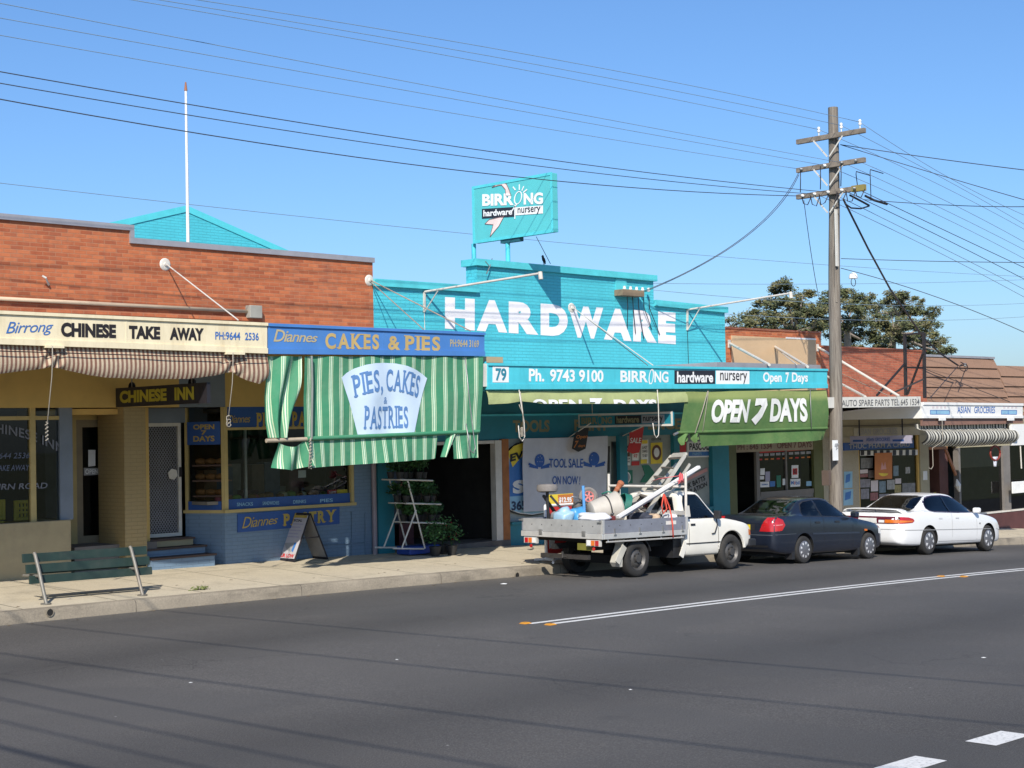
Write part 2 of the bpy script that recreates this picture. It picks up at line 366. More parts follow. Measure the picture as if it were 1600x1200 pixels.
# ================================================================== shared finishes
RED = brick('red_brick', (.32, .078, .03), (.54, .165, .062), (.38, .17, .09), stain=.35)
RED2 = brick('dull_red_brick', (.30, .075, .038), (.42, .12, .06), (.3, .16, .1), stain=.4)
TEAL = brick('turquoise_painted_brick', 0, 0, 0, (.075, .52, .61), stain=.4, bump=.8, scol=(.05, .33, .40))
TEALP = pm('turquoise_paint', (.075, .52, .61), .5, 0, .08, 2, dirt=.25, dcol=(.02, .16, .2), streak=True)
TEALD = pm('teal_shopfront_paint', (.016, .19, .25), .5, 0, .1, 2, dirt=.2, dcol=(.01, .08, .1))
CREAMB = brick('cream_painted_brick', 0, 0, 0, (.32, .235, .105), stain=.2, bump=.5)
CREAM = pm('cream_paint', (.60, .40, .12), .6, 0, .07, 2, dirt=.2)
CREAMW = pm('planter_render', (.38, .31, .18), .8, 0, .1, 2, bump=.15, dirt=.4)
FRAME = pm('cream_timber_frame', (.46, .35, .14), .5, 0, .08, 4)
BLUEB = brick('blue_painted_brick', 0, 0, 0, (.15, .225, .31), stain=.35, bump=.5, scol=(.06, .1, .17))
GREYM = pm('grey_flashing', (.36, .35, .37), .45, .3, .1, 3)
ROOFG = pm('grey_sheet_roof', (.30, .31, .33), .5, .4, .12, 2)
WHITE = pm('white_paint', (.78, .77, .74), .5, 0, .04, 3, dirt=.12)
FADEW = pm('faded_white_lettering', (.80, .77, .78), .7, 0, .05, 3, bump=.3, bs=25, dirt=.22, dcol=(.35, .5, .55), ds=2)
BLACK = pm('black_paint', (.018, .016, .02), .5)
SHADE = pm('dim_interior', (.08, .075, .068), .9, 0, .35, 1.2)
STEEL = pm('weathered_steel', (.33, .33, .32), .45, .7, .15, 6, dirt=.2, dcol=(.2, .1, .05))
RUSTY = pm('rusted_rod', (.36, .30, .24), .7, .2, .2, 9, dirt=.6, dcol=(.2, .1, .05))
WROD = pm('white_painted_steel', (.60, .57, .51), .5, 0, .08, 6, dirt=.3, dcol=(.3, .2, .12))
GLASS = glass('shop_glass'); GLASSD = glass('tinted_shop_glass', (.5, .53, .53))
SLATE = pm('grey_blue_panel', (.17, .2, .24), .6, 0, .1)
BRN = pm('brown_step_tile', (.06, .035, .028), .6, 0, .2)
ROPE = pm('pale_rope', (.30, .27, .22), .9, 0, .1, 30)
NAVY = pm('deep_blue_sign', (.02, .075, .26), .5, 0, .1)
OCHRE = pm('ochre_lettering', (.42, .30, .06), .6)
COLC = dict(poster_yellow=(.72, .55, .05), poster_red=(.5, .03, .03), poster_white=(.72, .72, .7), poster_blue=(.05, .17, .45), poster_green=(.02, .16, .1), poster_sky=(.25, .45, .6), poster_orange=(.5, .17, .04), poster_black=(.02, .02, .02), poster_brown=(.12, .05, .03), poster_pink=(.6, .3, .28), poster_grey=(.3, .3, .3), poster_lilac=(.35, .33, .42))
COLS = {n: pm(n, c, .55) for n, c in COLC.items()}; COLV = {n[7:]: c for n, c in COLC.items()}
def PC(n): return COLS['poster_'+n]

def panel(mb, px, Y, d, m=0):
    """box whose front face is the quad TL,TR,BR,BL (pixels) on plane Y, d metres deep"""
    P = [at(x, y, Y) for x, y in px]; return mb.prism(P, (0, d, 0), m)
def frame_of(mb, x0, x1, z0, z1, Y, t, d, m=0):
    mb.box(x0, x0+t, Y, Y+d, z0, z1, m); mb.box(x1-t, x1, Y, Y+d, z0, z1, m); mb.box(x0+t, x1-t, Y, Y+d, z1-t, z1, m); mb.box(x0+t, x1-t, Y, Y+d, z0, z0+t, m)
def boxof(name, mat, parent, x0, x1, y0, y1, z0, z1, bevel=0):
    return MB().box(x0, x1, y0, y1, z0, z1).build(name, mat, parent, bevel=bevel)
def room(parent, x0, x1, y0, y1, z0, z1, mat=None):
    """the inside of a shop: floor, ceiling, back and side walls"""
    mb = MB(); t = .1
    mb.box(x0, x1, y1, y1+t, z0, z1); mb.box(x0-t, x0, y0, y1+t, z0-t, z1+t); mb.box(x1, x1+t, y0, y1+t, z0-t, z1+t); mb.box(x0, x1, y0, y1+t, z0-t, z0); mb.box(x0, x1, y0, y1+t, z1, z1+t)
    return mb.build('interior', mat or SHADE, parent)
def quadpx(px, Y): return quadmap(*[at(x, y, Y) for x, y in px])
OFF = (0, -.004, 0)
def rosette(parent, P):
    mb = MB(); mb.lathe(P, (0, -1, 0), [(.0, .05), (.035, .05), (.045, .02), (.09, .02), (.105, .012), (.115, 0), (.1, 0)], 20)
    return mb.build('anchor_plate', WROD, parent, smooth='auto')

# ================================================================== red brick building: take-away and cake shop
XE = at(583, 460, YF).x; XS = at(204, 370, YF).x; ZL = at(100, 351.5, YF).z; ZR = at(400, 396, YF).z
bld = thing('brick_shop_building', 'long red brick shop building with stepped parapet holding the take-away and the cake shop', 'building', (12, YF, gp(12, YF)))
ZA = at(300, 520, YA).z+.02                        # awning soffit height
mb = MB(); mb.prism([(-6, YF, ZA-.1), (XE, YF, ZA-.1), (XE, YF, ZR), (XS, YF, ZR), (XS, YF, ZL), (-6, YF, ZL)], (0, .28, 0))
mb.build('parapet_wall', RED, bld)
mb = MB(); mb.box(-6, XS+.05, YF-.05, YF+.33, ZL, ZL+.1); mb.box(XS-.03, XS+.05, YF-.052, YF+.332, ZR+.1, ZL-.001); mb.box(XS-.03, XE+.02, YF-.05, YF+.33, ZR, ZR+.1)
mb.build('coping', GREYM, bld)
MB().box(-6, XE, YF+.28, YF+9, ZA+.1, ZA+.22).build('roof', ROOFG, bld)
MB().box(-6.2, -6, YF, YF+9, 0, ZL).build('side_wall', RED, bld)
# awning
aw = MB(); aw.box(-6, at(757, 540, YA).x-.02, YA+.07, YF-.003, ZA, ZA+.09); aw.build('awning_roof', ROOFG, bld)
CRM = pm('cream_fascia', (.79, .69, .47), .45, 0, .05, 2, dirt=.45, dcol=(.42, .30, .15), streak=True); BLU = pm('blue_fascia', (.07, .21, .52), .4, 0, .08, 2, dirt=.3, dcol=(.12, .25, .42), streak=True)
def fascia(parent, top, bot, mat, lip, x_from=None, d=.06, name='fascia'):
    """top, bot: two pixels each, left then right; lip: pixel height of the lower moulding"""
    a, b = at(*top[0], YA), at(*top[1], YA); c, e = at(*bot[0], YA), at(*bot[1], YA)
    if x_from is not None: a = a+(b-a)*((x_from-a.x)/(b.x-a.x)); c = c+(e-c)*((x_from-c.x)/(e.x-c.x))
    mb = MB(); mb.prism([a, b, e, c], (0, d, 0)); up = Vector((0, 0, lip)); o = Vector((0, -.025, 0))
    mb.prism([c+up+o, e+up+o, e+o, c+o], (0, .022, 0)); o2 = Vector((0, -.03, 0)); t = Vector((0, 0, .05))
    mb.prism([a+o2, b+o2, b-t+o2, a-t+o2], (0, .027, 0))
    nj = max(2, int((b.x-a.x)/2.4))
    for k in range(1, nj):      # cover strips over the sheet joints
        f_ = k/nj; p0, p1 = a+(b-a)*f_-Vector((0, 0, .051)), c+(e-c)*f_+Vector((0, 0, lip+.001)); mb.prism([p0+Vector((-.012, -.0035, 0)), p0+Vector((.012, -.0035, 0)), p1+Vector((.012, -.0035, 0)), p1+Vector((-.012, -.0035, 0))], (0, .003, 0))
    mb.build(name, mat, parent)
    return a, b, e, c
fascia(bld, ((0, 485.3), (417.5, 504.5)), ((0, 538), (417.5, 552.5)), CRM, .09, -6)
MB().box(-6, -5.95, YA, YF, ZA-.02, ZA+.3).build('awning_end', CRM, bld)
fascia(bld, ((419.2, 505), (757, 519.7)), ((419.2, 553), (757, 556.3)), BLU, .09, None, .075, 'blue_fascia')
X2 = at(757, 540, YA).x; z1 = at(757, 519.7, YA).z; z0 = at(757, 556.3, YA).z
MB().box(X2-.04, X2, YA+.078, YF-.003, z0, z1).build('awning_end', BLU, bld)
LET = Vector((0, -.006, 0)); BLK = pm('black_lettering', (.02, .015, .015), .5); SBL = pm('sign_blue_lettering', (.05, .15, .42), .5)
text('Birrong', quadpx(((9, 503), (83, 502), (83, 523), (9, 527)), YA), LET, SBL, bld, .0, .35, .92, 'script_lettering')
text('CHINESE', quadpx(((95, 503.5), (181, 507), (181, 528.5), (95, 526)), YA), LET, BLK, bld, .055)
text('TAKE', quadpx(((201, 508.5), (250, 510.5), (250, 530.5), (201, 529)), YA), LET, BLK, bld, .055)
text('AWAY', quadpx(((265, 511.5), (318, 513), (318, 532.5), (265, 531)), YA), LET, BLK, bld, .055)
text('PH:9644', quadpx(((336, 518), (375, 519), (375, 531.5), (336, 530.5)), YA), LET, SBL, bld, .02)
text('2536', quadpx(((382.5, 519.5), (404, 520), (404, 532), (382.5, 531.5)), YA), LET, SBL, bld, .02)
GOLD = pm('tan_gold_lettering', (.5, .36, .14), .5); GOLD2 = pm('pale_gold_lettering', (.45, .38, .22), .5)
text('Diannes', quadpx(((427, 514), (496, 521), (496, 535), (427, 534)), YA), LET, GOLD2, bld, .012, .3, .9, 'script_lettering')
slab('CAKES', quadpx(((508, 520), (592, 522.5), (592, 545), (508, 544)), YA), LET, GOLD, bld, .035, .15, .05)
slab('&', quadpx(((606, 524), (625, 524.5), (625, 546), (606, 545.5)), YA), LET, GOLD, bld, .035)
slab('PIES', quadpx(((633, 524), (687.5, 526), (687.5, 547.5), (633, 546.5)), YA), LET, GOLD, bld, .035, .15, .05)
text('PH:9644 3169', quadpx(((703, 530), (748, 531.5), (748, 543), (703, 542)), YA), LET, GOLD2, bld, .02)
for (a, b) in (((258, 413), (372, 500)), ((577, 438), (735, 517))):
    P = at(*a, YF); rosette(bld, P); Q = at(*b, YA+.05); MB().tube([P+Vector((0, -.04, 0)), Q], .012, 8).build('stay_rod', WROD if a[0] < 300 else RUSTY, bld)
P = at(578, 441, YF); MB().tube([P+Vector((0, -.04, 0)), at(662, 515, YA+.4)], .010, 8).build('stay_rod', RUSTY, bld)
# conduit and junction box on the brickwork
a, b = at(-60, 464, YF), at(383, 487, YF); yo = Vector((0, -.06, 0))
MB().tube([a+yo, b+yo], .035, 10).build('conduit_pipe', pm('buff_pipe', (.5, .38, .26), .6, 0, .1, 4, dirt=.3), bld, smooth=True)
x0, x1, z0, z1 = rc(383, 477.5, 402.5, 498, YF); boxof('junction_box', pm('grey_box', (.3, .29, .25), .6), bld, x0, x1, YF-.16, YF-.002, z0, z1, .01)
a, b = at(66, 431, YF-.12), at(76, 445, YF-.01); MB().tube([a, at(71.5, 434, YF-.14), b], .018, 8).build('bracket_stub', WROD, bld)
a, b = at(0, 470, YF), at(381, 499, YF)
MB().box(-6, at(410, 480, YF).x, YF-.035, YF-.002, at(0, 485, YF).z-.0, at(0, 478, YF).z).build('brick_ledge', RED, bld)
# shop front of the take-away
zp = at(60, 637, YF).z; G0 = gp(8, YF)
x0 = -6; xA = at(290, 640, YF).x
boxof('front_panel', CREAM, bld, -6, at(280, 625, YF).x, YF, YF+.2, zp, ZA-.101)
boxof('front_panel', SLATE, bld, at(280, 625, YF).x, at(352, 625, YF).x, YF, YF+.2, zp, ZA-.101)
boxof('front_panel', CREAM, bld, at(352, 625, YF).x, XE-.002, YF, YF+.2, zp, ZA-.101)
xl, xr, zb, zt = rc(-200, 815, 110.5, 900, YF); zt2 = at(60, 815, YF).z
xp = at(110.5, 850, YF).x
MB().box(-6, xp, YF-.02, YF+.28, G0-.4, zt2).build('planter_wall', CREAMW, bld, bevel=.012)
xm = [at(x, 730, YF+.1).x for x in (46, 54.5, 92, 112)]
boxof('mullion', FRAME, bld, xm[0], xm[1], YF+.06, YF+.16, zt2, zp); boxof('transom', FRAME, bld, -6, xm[3]-.001, YF+.07, YF+.15, at(60, 656, YF).z, at(60, 650, YF).z)
boxof('corner_post', SLATE, bld, xm[2], xm[3], YF+.06, YF+.2, zt2, zp)
p = MB(); p.poly([(-6, YF+.11, zt2), (xm[2], YF+.11, zt2), (xm[2], YF+.11, zp), (-6, YF+.11, zp)]); p.build('window_pane', GLASS, bld)
p = MB(); p.poly([(xm[3]-.02, YF+.2, zt2), (xm[3]-.02, YF+1.0, zt2), (xm[3]-.02, YF+1.0, zp), (xm[3]-.02, YF+.2, zp)]); p.build('window_pane', GLASS, bld)
boxof('planter_return', CREAMW, bld, xp-.28, xp-.002, YF+.281, YF+1.0, G0-.4, zt2-.01)
# door set back in the entry
YD_ = YF+1.0; xd = [at(x, 750, YD_).x for x in (112, 120, 172, 181, 200)]; zd = at(150, 656, YD_).z; zs = at(145, 848, YD_).z
boxof('door_transom', FRAME, bld, xd[0]-.3, xd[4], YD_, YD_+.1, zd+.001, zd+.1)
mb = MB(); mb.box(xd[0]-.05, xd[1], YD_, YD_+.1, zs, zd); mb.box(xd[2], xd[3], YD_, YD_+.1, zs, zd); mb.build('door_frame', FRAME, bld)
mb = MB(); frame_of(mb, xd[1]+.001, xd[2]-.001, zs, zd-.001, YD_+.02, .13, .05); dr = mb.build('door', pm('old_timber_door', (.25, .2, .12), .6), bld)
p = MB(); p.poly([(xd[1]+.13, YD_+.045, zs+.13), (xd[2]-.13, YD_+.045, zs+.13), (xd[2]-.13, YD_+.045, zd-.13), (xd[1]+.13, YD_+.045, zd-.13)]); p.build('door_pane', GLASSD, dr)
a = MB(); panel(a, ((138, 703), (149, 703), (149, 728), (138, 729)), YD_+.015, .003); a.build('notice', PC('white'), dr)
a = MB(); panel(a, ((131, 731), (155, 731), (155, 742), (131, 743)), YD_+.015, .003); nb = a.build('open_plate', PC('grey'), dr)
text('OPEN', quadpx(((133, 733), (153, 733), (153, 740), (133, 741)), YD_+.013), OFF, PC('white'), nb, .03)
mb = MB(); mb.box(xd[0]-.4, xd[4]+.1, YF+.2, YD_+.2, G0-.4, zs-.002); mb.build('entry_step', pm('grey_threshold', (.14, .13, .12), .8), bld)
xq = [at(x, 750, YF).x for x in (180, 194.5, 228.5)]
boxof('pilaster', CREAMB, bld, xq[1], xq[2], YF, YF+.9, G0-.4, zp-.002)
boxof('door_reveal', CREAM, bld, xd[4]-.05, xd[4]+.05, YF+.35, YD_+.1, zs, zp)
boxof('soffit', CREAM, bld, xp-.3, xq[1], YF+.2, YD_+.3, zp-.12, zp-.02)
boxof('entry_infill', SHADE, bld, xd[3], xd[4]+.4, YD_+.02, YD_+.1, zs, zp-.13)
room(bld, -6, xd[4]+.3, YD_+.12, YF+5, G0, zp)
# security door of the cake shop and its splayed side window
YS = YF+.75; xs_ = [at(x, 750, YS).x for x in (228.5, 283.5, 290)]; zst = at(255, 661, YS).z; zsb = at(255, 839, YS).z
mb = MB(); frame_of(mb, xs_[0], xs_[1], zsb, zst, YS, .065, .05); sd = mb.build('security_door', WROD, bld)
mb = MB(); X0, X1, Z0, Z1 = xs_[0]+.065, xs_[1]-.065, zsb+.065, zst-.065; W_, H_ = X1-X0, Z1-Z0
st = .058
for sgn in (1, -1):
    k = -H_/1.35
    while k < W_+H_/1.35:
        # line x = X0+k + sgn'*(z)/1.35
        f = lambda z: k+(z/1.35 if sgn > 0 else (H_-z)/1.35)
        zz = [z for z in [i*H_/60 for i in range(61)] if 0 <= f(z) <= W_]
        if len(zz) > 1: mb.bar((X0+f(zz[0]), YS+.02, Z0+zz[0]), (X0+f(zz[-1]), YS+.02, Z0+zz[-1]), .011, .006, (0, 1, 0))
        k += st
mb.build('mesh_grille', pm('grille_grey', (.3, .3, .33), .5, .4), sd)
a = MB(); a.lathe(at(270, 741, YS-.012), (0, -1, 0), [(0, .004), (.11, .004), (.11, 0)], 6); a.build('lock_plate', WROD, sd)
a = MB(); a.box(xs_[1]-.05, xs_[1]-.015, YS-.05, YS-.001, at(280, 745, YS).z, at(280, 730, YS).z); a.build('handle', BLACK, sd)
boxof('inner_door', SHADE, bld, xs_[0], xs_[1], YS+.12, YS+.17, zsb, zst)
boxof('door_head', SLATE, bld, xs_[0]-.1, xs_[2]+.5, YS, YS+.08, zst+.003, zp)
xc = at(350, 720, YF).x                                           # bay corner
zsill = at(350, 797, YF).z; zbase = gp(xc, YF)
Pin = Vector((xs_[2], YS+.02, 0)); Pc = Vector((xc, YF, 0)); dv = (Pc-Pin).normalized(); nv = Vector((dv.y, -dv.x, 0))
def splay(mb, a0, a1, z0, z1, d=.08, out=0, m=0):
    A_ = Pin+(Pc-Pin)*a0+nv*out; B_ = Pin+(Pc-Pin)*a1+nv*out
    mb.prism([(A_.x, A_.y, z0), (B_.x, B_.y, z0), (B_.x, B_.y, z1), (A_.x, A_.y, z1)], -nv*d, m); return mb
splay(MB(), 0, 1, zbase-.4, zsill-.06, .1).build('bay_base', BLUEB, bld)
mb = MB(); splay(mb, -.04, 1, zsill-.06, zsill+.0, .14, .02); splay(mb, 0, .07, zsill, zp, .08); splay(mb, .93, 1, zsill, zp, .08); mb.build('bay_frame', FRAME, bld)
A_ = Pin-nv*.04; B_ = Pc-nv*.04; zlab = at(316, 695, YF+.3).z
MB().poly([(A_.x, A_.y, zsill), (B_.x, B_.y, zsill), (B_.x, B_.y, zp), (A_.x, A_.y, zp)]).build('window_pane', GLASS, bld)
sb = splay(MB(), .08, .92, zlab, at(316, 659, YF+.3).z, .012, .012).build('open_days_sign', NAVY, bld)
for s, (y0, y1) in (('OPEN', (663, 671)), ('7', (672.5, 679.5)), ('DAYS', (681, 690))):
    a0, a1 = (.24, .78) if s != '7' else (.44, .58)
    q = [Pin+(Pc-Pin)*a0+nv*.016, Pin+(Pc-Pin)*a1+nv*.016]; zt_, zb_ = at(316, y0, YF+.3).z, at(316, y1, YF+.3).z
    text(s, quadmap(*[(p.x, p.y, z) for p, z in ((q[0], zt_), (q[1], zt_), (q[1], zb_), (q[0], zb_))]), nv*.001, OCHRE, sb, .03)
splay(MB(), .08, .92, zsill+.0, zsill+.16, .01, .005).build('blue_band', NAVY, bld)
# main cake window
xw0 = xc+.001; xw1 = at(552, 735, YF).x; zw1 = at(360, 640, YF).z
mb = MB(); mb.box(xc+.003, at(592, 830, YF).x, YF+.0, YF+.2, zbase-.5, zsill-.06); mb.box(xw1, XE+.0, YF, YF+.2, zsill-.06, zp); mb.build('base_wall', BLUEB, bld)
mb = MB(); mb.box(xw0-.03, xw1+.03, YF-.05, YF+.15, zsill-.058, zsill); mb.box(xw0, xw0+.08, YF-.01, YF+.1, zsill, zp); mb.box(xw1-.07, xw1-.002, YF-.02, YF+.1, zsill, zp); mb.box(xw0+.08, xw1-.07, YF-.01, YF+.1, at(360, 672, YF).z, at(360, 668, YF).z); mb.build('window_frame', FRAME, bld)
MB().poly([(xw0, YF+.05, zsill), (xw1, YF+.05, zsill), (xw1, YF+.05, zp), (xw0, YF+.05, zp)]).build('window_pane', GLASS, bld)
x0, x1, z0, z1 = rc(355, 641, 552, 668, YF); z0 = at(355, 668, YF).z; z1 = zp
ps = boxof('window_head_sign', NAVY, bld, xw0+.08, xw1-.07, YF+.0, YF+.03, z0, z1)
text('Diannes', quadpx(((355, 649), (391, 648), (391, 660), (355, 661)), YF), LET, OCHRE, ps, .0, .3, .9)
slab('PIES & PASTRY', quadpx(((401, 645), (520, 641), (520, 664), (401, 668)), YF), LET, OCHRE, ps, .04, .16, .05)
bb = boxof('blue_band', NAVY, bld, xw0+.081, xw1-.071, YF+.03, YF+.045, zsill+.001, at(350, 781, YF).z)
for s, l, r in (('SNACKS', 370, 395), ('SANDWICHES', 410, 436), ('DRINKS', 458, 478), ('PIES', 500, 520)):
    text(s, quadpx(((l, 785.5-.045*(l-370)), (r, 784.5-.045*(l-370)), (r, 790-.045*(l-370)), (l, 791-.045*(l-370))), YF+.028), OFF, PC('sky'), bb, .02)
x0, x1, z0, z1 = rc(381, 672, 386, 780, YF+.12); boxof('window_post', WROD, bld, x0, x1, YF+.1, YF+.14, zsill, zp)
# display shelf inside with loaves and cakes
sh = boxof('display_shelf', pm('shelf_board', (.2, .18, .15), .6), bld, xw0-.3, xw1-.1, YF+.12, YF+.8, zsill+.1, zsill+.16)
PASTRY = [pm('crust', (.36, .16, .05), .7, 0, .3, 9), pm('pink_icing', (.45, .1, .12), .6), pm('green_icing', (.2, .35, .05), .6), pm('cream_cake', (.6, .5, .3), .7)]
for i in range(16):
    X = xw0+.15+i*(xw1-xw0-.6)/15; Y = YF+.25+rnd.random()*.3; r = .07+rnd.random()*.05
    o = MB().lathe((X, Y, zsill+.161), (0, 0, 1), [(r*.9, 0), (r, r*.35), (r*.85, r*.8), (r*.3, r*1.05), (0, r*1.08)], 14).build('cake', PASTRY[rnd.choice((0, 0, 3, 1, 2))], loc=(X, Y, zsill+.161), smooth='auto')
    tag(o, 'small cake or pastry on the display shelf of the blue cake shop window', 'cake', 'pastries in the cake shop window')
for lv, zz in enumerate((.42, .78, 1.14)):
    z_ = zsill-.1+zz*.8; A_ = Pin+(Pc-Pin)*.1-nv*.14
    shf = MB(); splay(shf, .1, .9, z_, z_+.03, .3, -.12); shf.build('bread_shelf', pm('pink_shelf', (.32, .17, .13), .6), bld)
    for k in range(3):
        C_ = Pin+(Pc-Pin)*(.22+.26*k)-nv*.25+Vector((0, 0, z_+.031)); d_ = dv*.085
        mb = MB(); mb.tube([C_-d_*1.2+Vector((0, 0, .05)), C_-d_+Vector((0, 0, .055)), C_+Vector((0, 0, .065)), C_+d_+Vector((0, 0, .055)), C_+d_*1.2+Vector((0, 0, .05))], [.02, .05, .06, .05, .02], 10)
        tag(mb.build('bread_loaf', PASTRY[0], loc=C_, smooth=True), 'brown loaf of bread on the shelves of the splayed bakery window', 'bread', 'loaves in the bakery side window')
for nm_, px_, mt_ in (('paper_notice', ((466, 735), (478, 734.5), (478, 746), (466, 746.5)), 'white'), ('red_notice', ((512, 765.5), (526, 765), (526, 774), (512, 774.5)), 'red'), ('yellow_notice', ((526.5, 765), (543, 764.5), (543, 773.5), (526.5, 774)), 'yellow')):
    a = MB(); panel(a, px_, YF+.062, .003); a.build(nm_, PC(mt_), bld)
text('DIETS', quadpx(((514, 768), (525, 767.5), (525, 772.5), (514, 773)), YF+.062), OFF, PC('white'), bld, .03)
for k_ in range(9):
    X_ = xw0+.5+k_*(xw1-xw0-.8)/8; hgt = rnd.uniform(.25, .8); boxof('display_box', pm('dim_box_%d' % (k_ % 4), ((.16, .1, .06), (.1, .12, .15), (.2, .18, .14), (.14, .05, .05))[k_ % 4], .7, 0, .3, 3), bld, X_-.2, X_+.17, YF+1.0+rnd.random()*.3, YF+1.4, zsill+.05, zsill+.05+hgt)
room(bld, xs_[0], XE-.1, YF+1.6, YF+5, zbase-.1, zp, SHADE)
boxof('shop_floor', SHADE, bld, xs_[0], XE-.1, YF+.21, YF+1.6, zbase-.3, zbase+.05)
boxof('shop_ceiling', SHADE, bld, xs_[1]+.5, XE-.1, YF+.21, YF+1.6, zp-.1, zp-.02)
# steps to the security door
for k, (yy, py0, xr_) in enumerate(((0, 868, 337), (.3, 853, 322), (.58, 841, 303))):
    zt_ = at(260, py0+(3 if k < 2 else 1), YF-.15+yy).z; x1 = at(xr_, py0, YF-.15+yy).x
    st_ = boxof('step', BLUEB if k < 2 else CREAMW, bld, xq[2]+.003, x1, YF-.12+yy, YS-.004, zbase-.5, zt_-.035)
    boxof('tread', BRN, st_, xq[2]+.003, x1+.03, YF-.15+yy, YS-.006, zt_-.034, zt_)
# sign board on the base wall, downpipe, conduit
mb = MB(); panel(mb, ((372, 803), (530.5, 791.5), (530.5, 818.5), (372, 832)), YF-.03, .026); sg = mb.build('pastry_sign', NAVY, bld)
text('Diannes', quadpx(((378, 808), (434, 805.5), (434, 818), (378, 826)), YF-.03), LET, OCHRE, sg, .0, .35, .9)
slab('PASTRY', quadpx(((443, 803), (524, 796), (524, 814), (443, 821)), YF-.03), LET, OCHRE, sg, .05, .17, .05)
xdp = at(582, 800, YF).x; MB().tube([(xdp, YF-.06, zbase-.1), (xdp, YF-.06, at(579, 700, YF).z), (xdp, YF-.06, ZA)], .05, 12).build('downpipe', pm('pink_grey_pipe', (.27, .22, .24), .5), bld, smooth='auto')
mb = MB()
for x_ in (550, 571): mb.tube([at(x_, 800, YF-.02), at(x_, 868, YF-.02)], .012, 6)
mb.tube([at(505, 851, YF-.02), at(577, 848, YF-.02)], .012, 6); mb.build('conduit', BLUEB, bld)

# yellow chairs in the take-away window
for i, (l, r) in enumerate(((-34, 9), (22, 58))):
    x0, x1, z0, z1 = rc(l, 782, r, 812, YF+.5); t = thing('plastic_chair', 'yellow lattice-backed plastic chair in the take-away window, '+('cut by the left picture edge' if i == 0 else 'right one beside the mullion'), 'chair', ((x0+x1)/2, YF+.6, G0+.3), 'yellow chairs in the take-away window')
    mb = MB(); frame_of(mb, x0, x1, z0, z1, YF+.5, .06, .04)
    for k in range(5): X = x0+.08+k*(x1-x0-.16)/4; mb.box(X-.022, X+.022, YF+.51, YF+.535, z0+.06, z1-.06)
    for k in range(1, 3): Z = z0+.06+k*(z1-z0-.12)/3; mb.box(x0+.06, x1-.06, YF+.505, YF+.53, Z-.02, Z+.02)
    YEL = pm('yellow_plastic', (.5, .36, .02), .45); mb.build('backrest', YEL, t, bevel=.01)
    boxof('seat', YEL, t, x0, x1, YF+.54, YF+.95, z0-.06, z0-.02, .01)
    for X in (x0+.03, x1-.03):
        for Y in (YF+.57, YF+.92): boxof('leg', YEL, t, X-.02, X+.02, Y-.02, Y+.02, G0+.02, z0-.061)
WL = pm('window_lettering', (.17, .18, .21), .6)
def arcmap(px0, px1, yl, yr, h, bulge, Y):
    return lambda a, b: at(px0+(px1-px0)*a, yl+(yr-yl)*a-bulge*4*a*(1-a)-h*b, Y)
text('CHINESE INN', lambda a, b: at(-22+122*a, 676+33*a*a-15*b+2*a, YF+.1), LET, WL, bld, .02, 0, 1.05, 'window_lettering')
for y_, s in ((712, '9644 2536'), (731, 'TAKE AWAY')): text(s, quadpx(((-8, y_-4), (46, y_-5), (46, y_+4), (-8, y_+5)), YF+.1), LET, pm('faint_blue_lettering', (.12, .14, .2), .6), bld, .01, .2, 1, 'window_lettering')
text('AUBURN ROAD', quadpx(((-45, 757), (74, 754), (74, 763), (-45, 767)), YF+.1), LET, WL, bld, .015, .15, 1, 'window_lettering')
# ================================================================== gabled building behind, flagpole
YG = 33.
ap = at(291, 331, YG); gl_ = at(155, 362, YG); gr_ = at(455, 403, YG)
def ext(a, b, t): return a+(b-a)*t
gl2 = ext(ap, gl_, 3.2); gr2 = ext(ap, gr_, 2.2)
gb = thing('gabled_building', 'turquoise painted brick gable wall rising behind the red brick parapet', 'building', (ap.x, YG, 0))
mb = MB(); mb.prism([(gl2.x, YG, 0), (gr2.x, YG, 0), gr2, ap, gl2], (0, .3, 0)); mb.build('gable_wall', TEAL, gb)
mb = MB(); dz = Vector((0, 0, .16)); o = Vector((0, -.025, 0))
for q in (gl2, gr2): mb.prism([ap+o, q+o, q+o+dz, ap+o+dz], (0, .45, 0))
mb.build('barge_board', pm('pale_turquoise_paint', (.09, .55, .61), .5, 0, .08), gb)
mb = MB()
for q in (gl2, gr2): mb.prism([ap+Vector((0, .4, .05)), q+Vector((0, .4, .05)), q+Vector((0, 14, .05)), ap+Vector((0, 14, .05))], (0, 0, .05))
mb.build('roof', ROOFG, gb)
a, b = at(294, 392, 27.), at(290.3, 142, 27.)
fp = thing('flagpole', 'tall thin white flagpole with a rusty tip above the turquoise gable', 'flagpole', (a.x, 27., a.z-2.2))
MB().tube([a-Vector((0, 0, 2.2)), a, b], [.036, .036, .024], 10).build('pole', WHITE, fp, smooth='auto')
MB().tube([b+Vector((0, 0, .001)), b+Vector((0, 0, .18))], [.034, .015], 10).build('tip', pm('rusty_tip', (.3, .12, .06), .7), fp)

